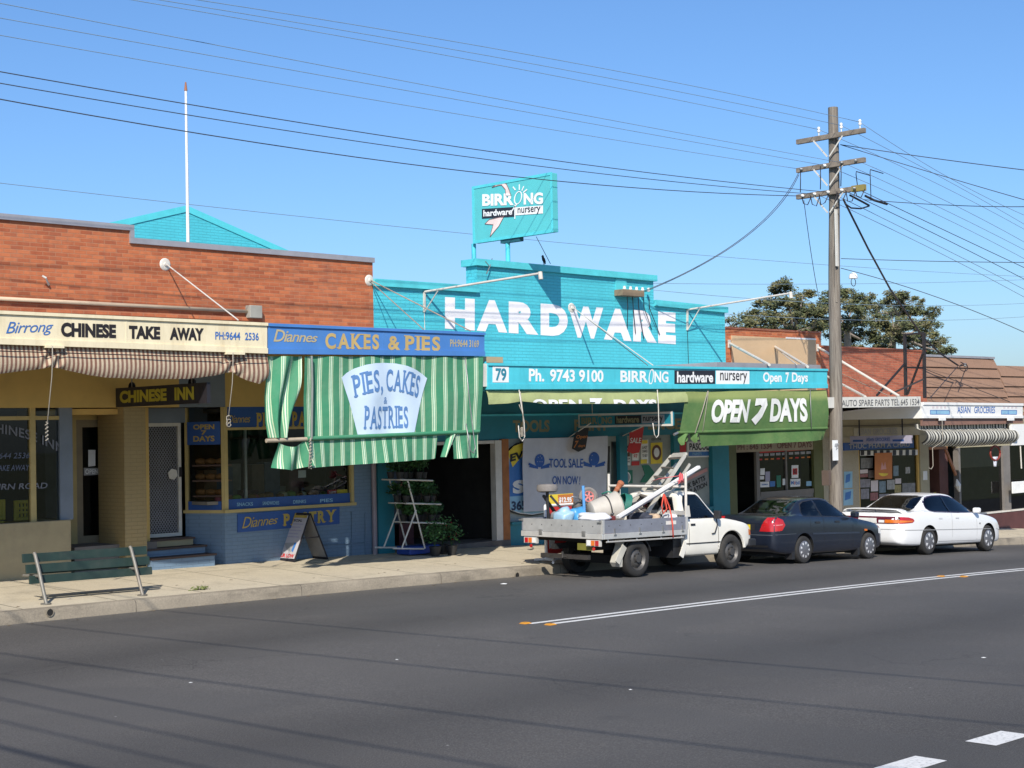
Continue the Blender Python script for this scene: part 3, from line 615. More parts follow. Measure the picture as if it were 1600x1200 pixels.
# ================================================================== hardware shop
hb = thing('hardware_shop_building', 'turquoise painted brick hardware shop with stepped parapet and big white HARDWARE letters', 'building', (26, YF, gp(26, YF)))
ZH = at(1000, 600, YA).z+.03                             # awning soffit
X0, X1 = XE+.003, at(1133, 520, YF).x; Xa, Xb = at(745, 430, YF).x, at(1021, 450, YF).x
zl, zm, zr = (at(*q, YF).z for q in ((665, 462), (880, 436), (1075, 497)))
def run(p, q, u0, u1):   # straight edge through two pixels, evaluated at X
    A_, B_ = at(*p, YF), at(*q, YF); return lambda X: A_.z+(B_.z-A_.z)*(X-A_.x)/(B_.x-A_.x)
el, em, er = run((585, 447), (755, 458), 0, 0), run((745, 415), (1018, 439.5), 0, 0), run((1022, 478), (1129, 488.5), 0, 0)
mb = MB(); mb.prism([(X0, YF, ZH-.1), (X1, YF, ZH-.1), (X1, YF, er(X1)), (Xb, YF, er(Xb)), (Xb, YF, em(Xb)), (Xa, YF, em(Xa)), (Xa, YF, el(Xa)), (X0, YF, el(X0))], (0, .34, 0))
mb.build('parapet_wall', TEAL, hb)
CAP = pm('turquoise_coping', (.09, .53, .58), .5, 0, .1, 3, dirt=.3, dcol=(.02, .18, .22))
mb = MB(); ch = .145; pr = .085
for e_, xa, xb in ((el, X0, Xa-.002), (em, Xa-.08, Xb+.06), (er, Xb+.002, X1+.05)):
    mb.prism([(xa, YF-pr, e_(xa)), (xb, YF-pr, e_(xb)), (xb, YF-pr, e_(xb)+ch), (xa, YF-pr, e_(xa)+ch)], (0, .5, 0))
mb.build('coping', CAP, hb)
MB().box(X0, X1, YF+.34, YF+12, ZH+.2, ZH+.3).build('roof', ROOFG, hb)
MB().box(X1-.25, X1, YF+.345, YF+12, 0, er(X1)-.3).build('side_wall', TEAL, hb)
hl = quadpx(((695, 464), (1053.5, 488.5), (1056.5, 538), (697, 513.5)), YF)
for ch_, l, r in (('H', 695, 741.5), ('A', 744.5, 792.5), ('R', 794.6, 841), ('D', 844.4, 887), ('W', 887.3, 942.3), ('A', 943.4, 986.6), ('R', 989, 1026), ('E', 1028, 1055.6)):
    ty = lambda x: 464+(x-695)*.0684; by = lambda x: 513.5+(x-697)*.0682
    text(ch_, quadpx(((l, ty(l)), (r, ty(r)), (r, by(r)), (l, by(l))), YF), LET, FADEW, hb, .07, name='painted_letter')
# awning and its fascia
xh0, xh1 = at(762, 590, YA).x, at(1292.5, 590, YA).x
MB().box(xh0, xh1-.01, YA+.07, YF-.003, ZH, ZH+.1).build('awning_roof', ROOFG, hb)
fascia(hb, ((762, 567), (1292.5, 576.5)), ((762, 608.5), (1292.5, 606.5)), TEALP, .1)
zf1, zf0 = at(1292, 577, YA).z, at(1292, 606, YA).z
MB().box(xh1-.04, xh1, YA+.07, YF-.003, zf0, zf1).build('awning_end', TEALP, hb)
MB().box(xh0, xh0+.04, YA+.07, YF-.003, zf0, zf1).build('awning_end', TEALP, hb)
a, b = at(1112, 573, YA+.5), at(1274, 576, YA+.5); MB().box(a.x, b.x, YA+.35, YF-.01, ZH+.3, ZH+.5).build('roof_upstand', GREYM, hb)
# left end: cream timber and grubby white post under the cakes awning
x0, x1, z0, z1 = rc(753, 557, 786, 567, YA+.3); boxof('beam_end', pm('weathered_timber', (.42, .33, .2), .8), hb, x0, x1, YA+.3, YF-.02, z0, z1)
x0, x1, z0, z1 = rc(751, 568, 762.5, 604, YA+.03); boxof('end_board', WROD, hb, x0, x1-.002, YA+.02, YA+.3, z0, z1)
# writing on the fascia
LW = pm('white_lettering', (.8, .8, .79), .5, 0, .06, 5, dirt=.18, dcol=(.45, .45, .42), ds=3); F_ = Vector((0, -.007, 0))
mb = MB(); panel(mb, ((770, 572.5), (795, 573), (795, 597.5), (770, 597.5)), YA-.006, .005); nb = mb.build('number_plate', LW, hb)
text('79', quadpx(((774, 575), (791, 575.5), (791, 595), (774, 595)), YA-.006), LET, pm('teal_numerals', (.03, .22, .3), .5), nb, .03)
text('Ph.', quadpx(((826, 576), (850, 577), (850, 596.5), (826, 596)), YA), F_, LW, hb, .03)
text('9743 9100', quadpx(((859, 577), (942.5, 578.5), (942.5, 597.5), (859, 596.5)), YA), F_, LW, hb, .03)
def logo(parent, px, Y, off=F_, fancyO=True):
    """white BIRRONG whose O is a thin leaning ring"""
    P = quadpx(px, Y); w_ = (0, .565, .70, 1)
    text('BIRR', lambda a, b: P(a*w_[1], b), off, LW, parent, .03); text('NG', lambda a, b: P(w_[2]+a*(1-w_[2]), b), off, LW, parent, .03)
    mb = MB(); pts = []
    for k in range(28):
        t = 2*math.pi*k/28; pts.append((.635+.052*math.cos(t)+.02*math.sin(t), .5+.72*math.sin(t)))
    n = len(pts)
    for k in range(n):
        (a, b), (c, d) = pts[k], pts[(k+1) % n]; s_ = lambda a, b: (.635+(a-.635)*.62, .5+(b-.5)*.8)
        mb.poly([P(a, b)+Vector(off), P(c, d)+Vector(off), P(*s_(c, d))+Vector(off), P(*s_(a, b))+Vector(off)])
    return mb.build('ring_letter', LW, parent, fix=False)
logo(hb, ((969, 579), (1044, 580.5), (1044, 598), (969, 597)), YA)
mb = MB(); panel(mb, ((1054, 578.5), (1117.5, 579), (1117.5, 600.5), (1054, 600.5)), YA-.006, .005); k1 = mb.build('black_panel', pm('black_sign', (.02, .02, .03), .4), hb)
text('hardware', quadpx(((1057.5, 580.5), (1114, 581.5), (1114, 597.5), (1057.5, 598)), YA-.006), LET, LW, k1, .03)
mb = MB(); panel(mb, ((1119, 579), (1171, 580), (1171, 600.5), (1119, 600.5)), YA-.006, .005); k2 = mb.build('white_panel', LW, hb)
text('nursery', quadpx(((1125, 582), (1167, 583), (1167, 600), (1125, 600)), YA-.006), LET, BLACK, k2, .005)
text('Open', quadpx(((1192, 581.5), (1221, 582), (1221, 601.5), (1192, 601.5)), YA), F_, LW, hb, .03)
text('7', quadpx(((1227, 582), (1232.5, 582), (1232.5, 598), (1227, 598)), YA), F_, LW, hb, .03)
text('Days', quadpx(((1237, 582), (1262, 582.5), (1262, 601), (1237, 601.5)), YA), F_, LW, hb, .03)
# stays, floodlight arms and the supply box
P = at(893, 481, YF); rosette(hb, P)
MB().tube([P+Vector((0, -.04, 0)), at(1020.5, 571, YA+.06)], .011, 8).build('stay_rod', WROD, hb)
MB().tube([P+Vector((.03, -.04, 0)), at(1012, 571, YA+.3)], .009, 6).build('stay_rod', RUSTY, hb)
for i, ((bx, by), (tx, ty)) in enumerate((((663, 456), (845, 427)), ((1074, 484), (1236, 458)))):
    B = at(bx, by, YF-.02); T = at(tx, ty, YA+.02); lo = at(bx, by+32, YF-.02)
    t = thing('light_arm', ('left' if i == 0 else 'right')+' one of two white steel floodlight arms braced off the turquoise parapet', 'light arm', B)
    MB().tube([B, T], .025, 10).build('arm', WROD, t, smooth='auto')
    MB().tube([T+Vector((0, .02, .03)), T+Vector((0, 0, -.12))], .045, 10).build('end_fitting', WROD, t)
    MB().bar(B, lo, .05, .03, (0, 1, 0)).build('wall_plate', WROD, t)
    MB().tube([lo, B+(T-B)*.13], .014, 6).build('brace', WROD, t)
    MB().tube([lo+Vector((0, 0, -.02)), lo+Vector((0, -.015, -.85))], .007, 5).build('cable', BLACK if i else WROD, t)
x0, x1, z0, z1 = rc(969, 452, 1003, 464, YF-.2)
sb_ = thing('supply_box', 'brown timber supply board with fuses where the service cables meet the parapet', 'fuse board', ((x0+x1)/2, YF-.1, z0))
boxof('board', pm('brown_timber', (.23, .17, .11), .8), sb_, x0, x1, YF-.28, YF-.01, z0, z1, .008)
boxof('backing_plate', pm('pale_turquoise_paint', (.09, .55, .61)), sb_, x0+.05, x1-.35, YF-.03, YF-.002, z1+.002, z1+.28)
mb = MB()
for k in range(5):
    X = x0+.2+k*.22; mb.lathe((X, YF-.16, z1), (0, 0, 1), [(.0, .09), (.035, .09), (.03, .05), (.045, .03), (.03, 0)], 10)
mb.build('fuse', WHITE, sb_)
mb = MB()
for k in range(5):
    X = x0+.3+k*.2; mb.tube([(X, YF-.15, z0), (X+.05, YF-.12, z0-.25), (X+.12+.1*k, YF-.03, z0-.75-.12*(k % 3))], .011, 6)
mb.build('lead', BLACK, sb_)
# bird on the coping
P = at(849, 413, YF+.1); br = thing('perched_bird', 'small black bird perched on the coping below the roof sign', 'bird', P)
FEA = pm('black_feathers', (.015, .015, .018), .5)
mb = MB(); mb.tube([P+Vector(q)*.55 for q in ((.12, 0, .02), (.08, 0, .1), (.02, 0, .2), (-.02, 0, .28), (-.03, 0, .34), (-.02, 0, .38))], [.01, .03, .04, .028, .028, .012], 10); mb.build('body', FEA, br, smooth=True)
MB().tube([P+Vector((-.02, 0, .19)), P+Vector((-.07, 0, .18))], [.01, .003], 6).build('beak', FEA, br)
for s in (-.015, .015): MB().tube([P+Vector((.015, s, .07)), P+Vector((.015, s, -.01))], .006, 5).build('leg', FEA, br)
# lopsided bracket on the left coping
a, b = at(760, 428, YF-.12), at(769, 404, YF-.05); cb_ = MB(); cb_.tube([a, (a+b)/2+Vector((.02, 0, 0)), b], .012, 6); cb_.tube([(a+b)/2, (a+b)/2+Vector((-.12, 0, .1))], .012, 6)
tag(cb_.build('aerial_bracket', STEEL, loc=a), 'thin bent metal bracket on the coping left of the roof sign shadow', 'bracket')

# ---- roof sign, end-on to the street
C1 = at(862.5, 367, 22.93); xs1 = C1.x; rs = thing('roof_sign', 'turquoise box sign with a pink motif on posts above the stepped parapet', 'sign', (xs1, 24, 6.2))
def onX(px, py, X):   # pixel onto a plane of constant X
    d = _f + _r*((px-800)/FPX) - _u*((py-600)/FPX); d = d*(X/d.x); return Vector((d.x, d.y, d.z+CZ))
Q = [onX(738, 285, xs1), onX(862.5, 277.5, xs1), onX(862.5, 369, xs1), onX(738, 374, xs1)]
ys0, ys1 = Q[1].y, Q[0].y; zs0 = (Q[2].z+Q[3].z)/2; zs1 = (Q[0].z+Q[1].z)/2; th = .17
MB().box(xs1, xs1+th, ys0, ys1, zs0, zs1).build('sign_box', pm('sign_turquoise', (.10, .50, .52), .4, 0, .05, 2, dirt=.12), rs, bevel=.01)
mb = MB(); e = .05
for (ya, yb, za, zb_) in ((ys0-.01, ys1+.01, zs1-e, zs1+.012), (ys0-.01, ys1+.01, zs0-.012, zs0+e), (ys0-.012, ys0+e, zs0+e, zs1-e), (ys1-e, ys1+.012, zs0+e, zs1-e)): mb.box(xs1-.012, xs1-.001, ya, yb, za, zb_)
mb.build('edge_trim', pm('pale_turquoise_paint', (.09, .55, .61)), rs)
SP = lambda l, t, r, b, O=.0: quadmap(*[onX(x, y, xs1-O) for x, y in ((l, t+1.5), (r, t-1.5), (r, b-1.5), (l, b+1.5))])
SX = (-.006, 0, 0); SX2 = (-.011, 0, 0); PK = pm('pale_pink_motif', (.78, .62, .58), .5); OUT = pm('maroon_outline', (.2, .1, .1), .5)
def motif(pts, mat, off, nm):
    MB().poly([onX(754+x*.9563+0, 280+y, xs1)+Vector(off) for x, y in pts]).build(nm, mat, rs, fix=False)
arm_ = [(769, 293), (779, 286), (786, 284), (792, 288), (796, 297), (799, 306), (791, 306), (790, 296), (784, 289), (778, 290)]
tail = [(765, 343), (788, 338), (780, 353), (766, 370), (771, 351), (758, 350)]
for pts, mat, of in ((arm_, PK, SX), (tail, PK, SX)): MB().poly([onX(x, y, xs1)+Vector(of) for x, y in pts]).build('motif', mat, rs, fix=False)
mb = MB()
for pts in (arm_, tail):
    for k in range(len(pts)):
        a_, b_ = pts[k], pts[(k+1) % len(pts)]; mb.bar(onX(*a_, xs1)+Vector((-.0095, 0, 0)), onX(*b_, xs1)+Vector((-.0095, 0, 0)), .012, .004, (1, 0, 0))
mb.build('motif_outline', OUT, rs)
Pm = SP(754, 302, 849, 320.5)
text('BIRR', lambda a, b: Pm(a*.53, b), SX2, LW, rs, .045); text('NG', lambda a, b: Pm(.69+a*.31, b), SX2, LW, rs, .045)
mb = MB()
for k in range(26):
    t0_, t1_ = 2*math.pi*k/26, 2*math.pi*(k+1)/26; f_ = lambda t, s: onX(810+6.2*s*math.cos(t)+2.2*s*math.sin(t), 309-10.5*(s if s == 1 else .86)*math.sin(t), xs1)+Vector(SX2)
    mb.poly([f_(t0_, 1), f_(t1_, 1), f_(t1_, .72), f_(t0_, .72)])
for (x_, y_), (u_, v_) in (((812, 297), (812, 288)), ((806, 297), (802, 292)), ((816, 298), (819, 291)), ((818, 301), (824, 296)), ((808, 319), (800, 330)), ((805, 320), (805, 342))): mb.bar(onX(x_, y_, xs1)+Vector(SX2), onX(u_, v_, xs1)+Vector(SX2), .03, .003, (1, 0, 0))
mb.build('sun_ring_letter', LW, rs)
MB().poly([SP(753.5, 325, 804, 340)(a, b)+Vector(SX2) for a, b in ((0, 0), (1, 0), (1, 1), (0, 1))]).build('black_panel', pm('black_sign', (.02, .02, .03)), rs, fix=False)
MB().poly([SP(806, 322.5, 849, 335)(a, b)+Vector(SX2) for a, b in ((0, 0), (1, 0), (1, 1), (0, 1))]).build('white_panel', LW, rs, fix=False)
text('hardware', SP(756, 327, 801, 337), (-.016, 0, 0), LW, rs, .03); text('nursery', SP(809.5, 324, 845, 335.5), (-.016, 0, 0), BLACK, rs, .01)
zpa = em(Xa)+ch
for px in (740, 800):
    B = onX(px, 375, xs1+th/2); B.y = max(B.y, YF+.14); MB().tube([(B.x, B.y, zpa-1.2), (B.x, B.y, zs0-.0)], .055, 10).build('post', TEALP, rs, smooth='auto')
B = onX(790, 375, xs1+th/2); MB().box(xs1+.02, xs1+th-.02, B.y-.5, B.y+.1, zs0-.09, zs0-.002).build('bracket', pm('dark_teal_steel', (.02, .1, .13), .5), rs)
a_ = onX(793, 376, xs1+.1); MB().tube([a_, a_+Vector((-.05, 0, -.5)), a_+Vector((0, 0, -1))], .015, 6).build('cable', BLACK, rs)
MB().tube([onX(838, 370, xs1+.1), at(860, 412, YF+.2)], .009, 5).build('guy_wire', STEEL, rs)

# ---- hardware shop front
zb0 = gp(23, YF)-.5; zhd = at(900, 683, YF).z
xj = [at(x, 760, YF).x for x in (588.5, 613.5, 775, 785, 795.5, 969, 981, 1054, 1063, 1113, 1133.5)]
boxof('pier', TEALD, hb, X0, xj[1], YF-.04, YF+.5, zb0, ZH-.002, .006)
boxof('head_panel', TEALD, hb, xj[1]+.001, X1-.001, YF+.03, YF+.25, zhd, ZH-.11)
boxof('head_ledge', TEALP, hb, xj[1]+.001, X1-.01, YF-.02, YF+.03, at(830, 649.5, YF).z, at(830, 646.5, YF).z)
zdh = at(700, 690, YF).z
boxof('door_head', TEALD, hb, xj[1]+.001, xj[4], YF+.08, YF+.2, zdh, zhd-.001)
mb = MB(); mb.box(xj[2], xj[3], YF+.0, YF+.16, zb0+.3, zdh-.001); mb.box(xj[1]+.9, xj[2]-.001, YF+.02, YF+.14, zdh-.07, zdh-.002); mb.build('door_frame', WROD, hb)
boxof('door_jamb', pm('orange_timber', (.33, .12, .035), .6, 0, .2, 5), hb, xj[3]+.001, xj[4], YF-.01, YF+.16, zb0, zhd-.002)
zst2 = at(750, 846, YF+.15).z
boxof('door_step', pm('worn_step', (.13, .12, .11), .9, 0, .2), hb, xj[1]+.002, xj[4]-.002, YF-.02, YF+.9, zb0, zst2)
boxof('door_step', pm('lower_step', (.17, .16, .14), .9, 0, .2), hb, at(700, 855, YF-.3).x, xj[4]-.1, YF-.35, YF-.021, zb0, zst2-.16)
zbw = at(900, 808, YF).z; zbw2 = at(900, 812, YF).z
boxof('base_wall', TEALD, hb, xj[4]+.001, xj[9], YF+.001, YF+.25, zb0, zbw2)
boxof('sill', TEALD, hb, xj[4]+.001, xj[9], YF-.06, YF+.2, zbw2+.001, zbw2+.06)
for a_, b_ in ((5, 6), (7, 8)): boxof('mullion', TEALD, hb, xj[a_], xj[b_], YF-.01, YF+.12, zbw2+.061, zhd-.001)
boxof('pier', TEALD, hb, xj[9], X1, YF-.03, YF+.5, zb0-.2, ZH-.111, .006)
GRN = pm('pale_backing', (.30, .33, .31), .7, 0, .1)
boxof('window_backing', GRN, hb, xj[4]+.001, xj[9]-.001, YF+.1, YF+.14, zbw2+.061, zhd-.001)
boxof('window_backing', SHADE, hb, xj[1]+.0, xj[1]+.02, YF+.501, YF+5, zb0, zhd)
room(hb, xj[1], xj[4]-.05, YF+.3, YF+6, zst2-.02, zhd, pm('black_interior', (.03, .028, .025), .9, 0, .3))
for k_ in range(14):
    X_ = xj[1]+.5+rnd.random()*2.6; Y_ = YF+1.0+rnd.random()*3; h_ = rnd.uniform(.3, 1.7); wd_ = rnd.uniform(.08, .3)
    boxof('stock_item', pm('dim_stock_%d' % (k_ % 5), ((.10, .07, .04), (.05, .07, .10), (.12, .11, .1), (.10, .03, .03), (.05, .08, .05))[k_ % 5], .7, 0, .3, 3), hb, X_-wd_, X_+wd_, Y_-.15, Y_+.15, zst2-.02, zst2+h_)
boxof('inner_post', WROD, hb, at(761, 700, YF+.9).x, at(764, 700, YF+.9).x, YF+.9, YF+.94, zst2, zdh)
PALE = pm('dull_gold_lettering', (.24, .22, .12), .6)
for s, q in (('TOOLS', ((801, 656.5), (858.5, 656), (858.5, 675), (801, 675.5))), ('PAINT', ((897, 655.5), (950, 655), (950, 673), (897, 673.5))), ('FENCE', ((1002, 654), (1064, 653.5), (1064, 671), (1002, 671.5)))):
    text(s, quadpx(q, YF+.03), LET, PALE, hb, .045)
MB().poly([at(x, y, YF+.095) for x, y in ((955, 690), (969, 690), (969, 805), (955, 806))]).build('window_pane', GLASSD, hb)

def poster(name, label, px, Y, mat, d=.01, cat='poster', group=None):
    P = [at(x, y, Y) for x, y in px]; c = sum(P, Vector())/len(P); o = MB().prism(P, (0, d, 0)).build(name, mat, loc=c); tag(o, label, cat, group); return o
def ellipse(cx, cy, rx, ry, n=28, a0=0, a1=2*math.pi): return [(cx+rx*math.cos(a0+(a1-a0)*k/n), cy-ry*math.sin(a0+(a1-a0)*k/n)) for k in range(n)]
def flat(px, Y, mat, parent, name): return MB().poly([at(x, y, Y) for x, y in px]).build(name, mat, parent, fix=False)
# shield sign behind the banner
shp = [(794, 707), (800, 699), (808, 693), (818, 689.5), (830, 688), (842, 690), (856, 694), (868, 702), (873, 712), (870, 740), (868, 770), (872, 783), (868, 795), (850, 803), (832, 806), (812, 804), (797, 799), (791, 790), (793, 775), (792, 740)]
sd_ = poster('shield_sign', 'blue and yellow shield sign with 365 DAYS, mostly behind the white tool sale banner', shp, YF+.03, PC('black'), .05, 'sign')
shr = [((x-832)*.965+832, (y-747)*.97+747) for x, y in shp]
flat(shr, YF+.027, PC('white'), sd_, 'white_border'); flat([((x-832)*.93+832, (y-747)*.94+747) for x, y in shp], YF+.024, PC('blue'), sd_, 'blue_field')
flat([(796, 776), (869, 770), (868, 793), (850, 800.5), (832, 803), (812, 801), (797, 796)], YF+.021, PC('sky'), sd_, 'sky_band')
flat([(793, 707), (803, 697), (818, 691.5), (832, 690), (832, 706), (818, 710), (801, 730)], YF+.018, PC('yellow'), sd_, 'yellow_ribbon')
text('EVERY', lambda a, b: at(797+52*a, 722-17*a+6*a*a-12*b, YF+.014), OFF, PC('black'), sd_, .05)
text('S', quadpx(((801, 751), (820, 749), (820, 770), (801, 772)), YF+.018), OFF, PC('white'), sd_, .06)
text('365 DAYS', quadpx(((799, 783), (866, 779), (866, 794), (799, 798)), YF+.018), OFF, pm('dark_lettering', (.03, .05, .1)), sd_, .04)
# tool sale banner
bn = thing('tool_sale_banner', 'large white cloth banner reading TOOL SALE ON NOW with two blue globe badges', 'banner', at(880, 740, YF-.08))
TLb, TRb, BRb, BLb = (at(x, y, YF-.09) for x, y in ((817.5, 685), (949, 681), (947, 793), (818, 800)))
bm_ = quadmap(TLb, TRb, BRb, BLb)
CLOTH = pm('white_banner_cloth', (.50, .51, .56), .9, 0, .07, 3, bump=.3, bs=5)
wav = lambda a, b: bm_(a, b)+Vector((0, .025*math.sin(a*9+b*3)*(.3+.7*(1-b))+.012*math.sin(a*23-b*7), -.012*math.sin(a*math.pi)*b))
MB().grid(lambda a, b: wav(a, 1-b), 40, 28).build('cloth', CLOTH, bn, smooth=True, fix=False)
BB = pm('banner_blue', (.03, .1, .34), .8)
def onb(l, t, r, b): 
    def P(a, c):
        px = l+(r-l)*a; py = b+(t-b)*c; p = at(px, py, YF-.09); a_ = (p.x-TLb.x)/(TRb.x-TLb.x); b_ = (p.z-BLb.z)/(TLb.z-BLb.z); return wav(a_, b_)
    return P
BO = (0, -.012, 0)
text('TOOL SALE', onb(858, 716, 912, 730), BO, BB, bn, .015); text('ON NOW !', onb(863, 743, 909, 756), BO, BB, bn, .015)
for cx, cy in ((843, 721), (929, 718)):
    P_ = onb(cx-11, cy-13, cx+11, cy+13); mb = MB()
    mb.poly([P_(.5+.36*math.cos(t*.2618), .56+.4*math.sin(t*.2618))+Vector(BO) for t in range(24)])
    for s in (-1, 1): mb.poly([P_(.5+s*x, y)+Vector((0, -.014, 0)) for x, y in ((.1, .2), (.72, .42), (.78, .3), (.68, .27), (.72, .16), (.1, .06))])
    mb.build('globe_badge', BB, bn, fix=False); mb = MB()
    for x, y in ((.36, .76), (.62, .72), (.5, .5), (.33, .5), (.66, .5), (.5, .84)): mb.poly([P_(x+.03*math.cos(t), y+.03*math.sin(t))+Vector((0, -.016, 0)) for t in (0, 1.57, 3.14, 4.71)])
    mb.build('badge_star', CLOTH, bn, fix=False)
# second and third windows: posters
HP = 'posters in the hardware shop window'
def pst(label, px, mat, **k): return poster('window_poster', label, px, YF+.085, mat, .008, 'poster', HP)
q = pst('cream poster with dark ring in orange square, upper right in the middle hardware window', ((1017, 692), (1035, 691), (1035, 724), (1017, 725)), PC('yellow'))
flat(ellipse(1026, 707, 7.5, 12), YF+.08, PC('brown'), q, 'dark_ring'); flat(ellipse(1026, 707, 4.3, 7.5), YF+.075, PC('white'), q, 'ring_centre'); text('KEN TONE', quadpx(((1018, 684.5), (1033, 684), (1033, 688), (1018, 688.5)), YF+.085), OFF, PC('black'), q, .02)
q = pst('small brown poster with pale ring beside the red SALE flag', ((973, 697), (984, 696.5), (984, 713), (973, 713.5)), PC('brown')); flat(ellipse(978.5, 704, 3.4, 5), YF+.08, PC('white'), q, 'pale_ring')
q = pst('white text poster under the brown ring poster', ((973, 714), (985, 713.5), (985, 727), (973, 727.5)), PC('white')); text('BATHROOM', quadpx(((974, 715.5), (984, 715), (984, 718), (974, 718.5)), YF+.085), OFF, PC('black'), q, .02); text('SILICONE', quadpx(((974, 720), (984, 719.7), (984, 722.5), (974, 723)), YF+.085), OFF, PC('black'), q, .02)
q = pst('yellow and white price poster right of the SALE flag', ((1002, 687), (1013, 686.5), (1013, 724), (1002, 724.5)), PC('white')); flat(((1003, 688), (1012, 687.5), (1012, 693), (1003, 693.5)), YF+.08, PC('yellow'), q, 'yellow_block'); flat(((1001, 718), (1011, 717.5), (1011, 724), (1001, 724.5)), YF+.079, PC('yellow'), q, 'yellow_block')
for s, y_ in (('LAST', 697), ('CHANCE', 703), ('TO BUY', 710)): text(s, quadpx(((1003.5, y_), (1011.5, y_-.3), (1011.5, y_+4), (1003.5, y_+4.3)), YF+.085), OFF, PC('black'), q, .02)
q = pst('small red price card under the SALE flag', ((987, 721), (999, 720.5), (999, 727), (987, 727.5)), PC('red')); q = pst('white price card with red figures above the red card', ((988, 707), (998, 706.6), (998, 719), (988, 719.5)), PC('white')); text('$7', quadpx(((990, 710), (996, 709.7), (996, 716), (990, 716.3)), YF+.085), OFF, PC('red'), q, .03)
q = pst('green square poster with a pale round wheel emblem', ((971.5, 735), (988.5, 734.5), (988.5, 755), (971.5, 755)), PC('green')); flat(ellipse(979.5, 746, 6, 9), YF+.08, PC('white'), q, 'pale_disc'); flat(ellipse(979.5, 746, 4.6, 7), YF+.077, PC('grey'), q, 'grey_disc'); flat(ellipse(979.5, 746, 1.8, 2.6), YF+.074, PC('white'), q, 'hub_disc')
q = pst('dark green chevron shaped sticker in the middle hardware window', ((1003, 727), (1014, 726.5), (1023, 739), (1012, 753.5), (1000, 754), (1008, 741)), PC('green'))
q = pst('white paint sign with black letters and a blue strip in the right hardware window', ((1074, 690), (1110, 689), (1110, 714), (1074, 715)), PC('white')); text('PASCOL', quadpx(((1077, 692.5), (1107.5, 692), (1107.5, 703), (1077, 703.5)), YF+.085), OFF, PC('black'), q, .03); flat(((1076, 706), (1108, 705.5), (1108, 712), (1076, 712.5)), YF+.08, PC('blue'), q, 'blue_strip'); text('PAINTS', quadpx(((1082, 707), (1096, 706.8), (1096, 711), (1082, 711.2)), YF+.08), OFF, PC('sky'), q, .02)
q = pst('tilted pink edged insulation sign with black letters in the right hardware window', ((1061, 752), (1105, 730.5), (1108, 756), (1066, 781)), PC('grey'))
flat(((1061, 752), (1105, 730.5), (1105.6, 736), (1062, 757.5)), YF+.08, PC('pink'), q, 'pink_edge')
text('PINK BATTS', quadpx(((1064, 760), (1101, 742.5), (1102, 750), (1066, 769)), YF+.08), OFF, PC('black'), q, .03); text('INSULATION', quadpx(((1064, 771), (1104, 752), (1105, 759), (1066, 780)), YF+.08), OFF, PC('black'), q, .03)
q = pst('red poster at the left edge of the right hardware window', ((1058, 690), (1072, 689), (1072, 706), (1058, 707)), PC('red'))
# door push bar seen right of the banner
o = MB(); panel(o, ((950, 697), (953, 697), (953, 738), (950, 738.5)), YF-.0, .02); tag(o.build('steel_strip', PC('black'), loc=at(951, 718, YF)), 'long black strip fixed to the window frame right of the banner', 'strip')
# little flags on poles
def flag(label, pole, cloth, mat, words, Y0=YF-.35):
    t = thing('shop_flag', label, 'flag', at(*pole[0], YF)); A_ = at(*pole[0], YF-.02); B_ = at(*pole[1], Y0-.4)
    MB().tube([A_, B_], .012, 8).build('pole', WROD, t); c = MB(); P = [at(x, y, Y0) for x, y in cloth]; c.prism(P, (0, .012, 0)); fl = c.build('cloth', mat, t)
    for s, q, mt in words: text(s, quadpx(q, Y0-.002), LET, mt, fl, .02, .15)
flag('black pennant flag with orange writing OPEN 7 DAYS over the white banner', ((888, 684), (923, 661)), ((900, 676), (921, 662), (918, 683), (915, 701), (904, 706), (894, 701), (897, 684)), PC('black'), (('Open', ((900, 680), (918, 679), (918, 686), (900, 687)), PC('orange')), ('7', ((898, 689), (904, 688.5), (902, 700), (896, 700)), PC('orange')), ('days', ((903, 695), (914, 694), (914, 699), (903, 700)), PC('orange'))))
flag('red SALE flag on a slanting pole in front of the middle hardware window', ((973, 681), (1005, 666)), ((984, 676), (1006, 666), (1003, 690), (999, 707), (989, 709), (980, 705), (984, 690)), PC('red'), (('SALE', ((984, 684), (1002, 684), (1002, 692.5), (984, 692.5)), PC('white')),))
# hanging sign under the awning, end-on
hs = thing('hanging_sign', 'narrow framed hardware and nursery board hung end-on under the turquoise awning', 'hanging sign', at(980, 640, 22.7))
xh = at(1050, 655, 21.32).x; H = [onX(x, y, xh) for x, y in ((904, 649), (1050.5, 642.5), (1050.5, 664.5), (904, 668))]
ya, yb = H[1].y, min(H[0].y, YF-.06); za, zb_ = (H[2].z+H[3].z)/2, (H[0].z+H[1].z)/2
MB().box(xh, xh+.06, ya, yb, za, zb_).build('board', TEALD, hs)
mb = MB(); t_ = .035
for q in ((ya-.01, yb, zb_-t_, zb_+.01), (ya-.01, yb, za-.01, za+t_), (ya-.012, ya+t_, za+t_, zb_-t_), (yb-t_, yb, za+t_, zb_-t_)): mb.box(xh-.012, xh-.001, *q)
mb.build('frame', WROD, hs)
HX = (-.004, 0, 0)
hp = lambda u0, u1, v0, v1: (lambda a, b: Vector((xh-.001, yb+(ya-yb)*(u0+(u1-u0)*a), za+(zb_-za)*(v0+(v1-v0)*b))))
text('BIRR', hp(.03, .21, .24, .76), HX, PALE, hs, .04); text('NG', hp(.265, .37, .24, .76), HX, PALE, hs, .04); text('O', hp(.212, .262, .1, .9), HX, PALE, hs, -.01)
MB().poly([hp(.40, .68, .2, .82)(a, b)+Vector(HX) for a, b in ((0, 0), (1, 0), (1, 1), (0, 1))]).build('black_panel', BLACK, hs, fix=False); MB().poly([hp(.685, .92, .2, .82)(a, b)+Vector(HX) for a, b in ((0, 0), (1, 0), (1, 1), (0, 1))]).build('white_panel', PC('grey'), hs, fix=False)
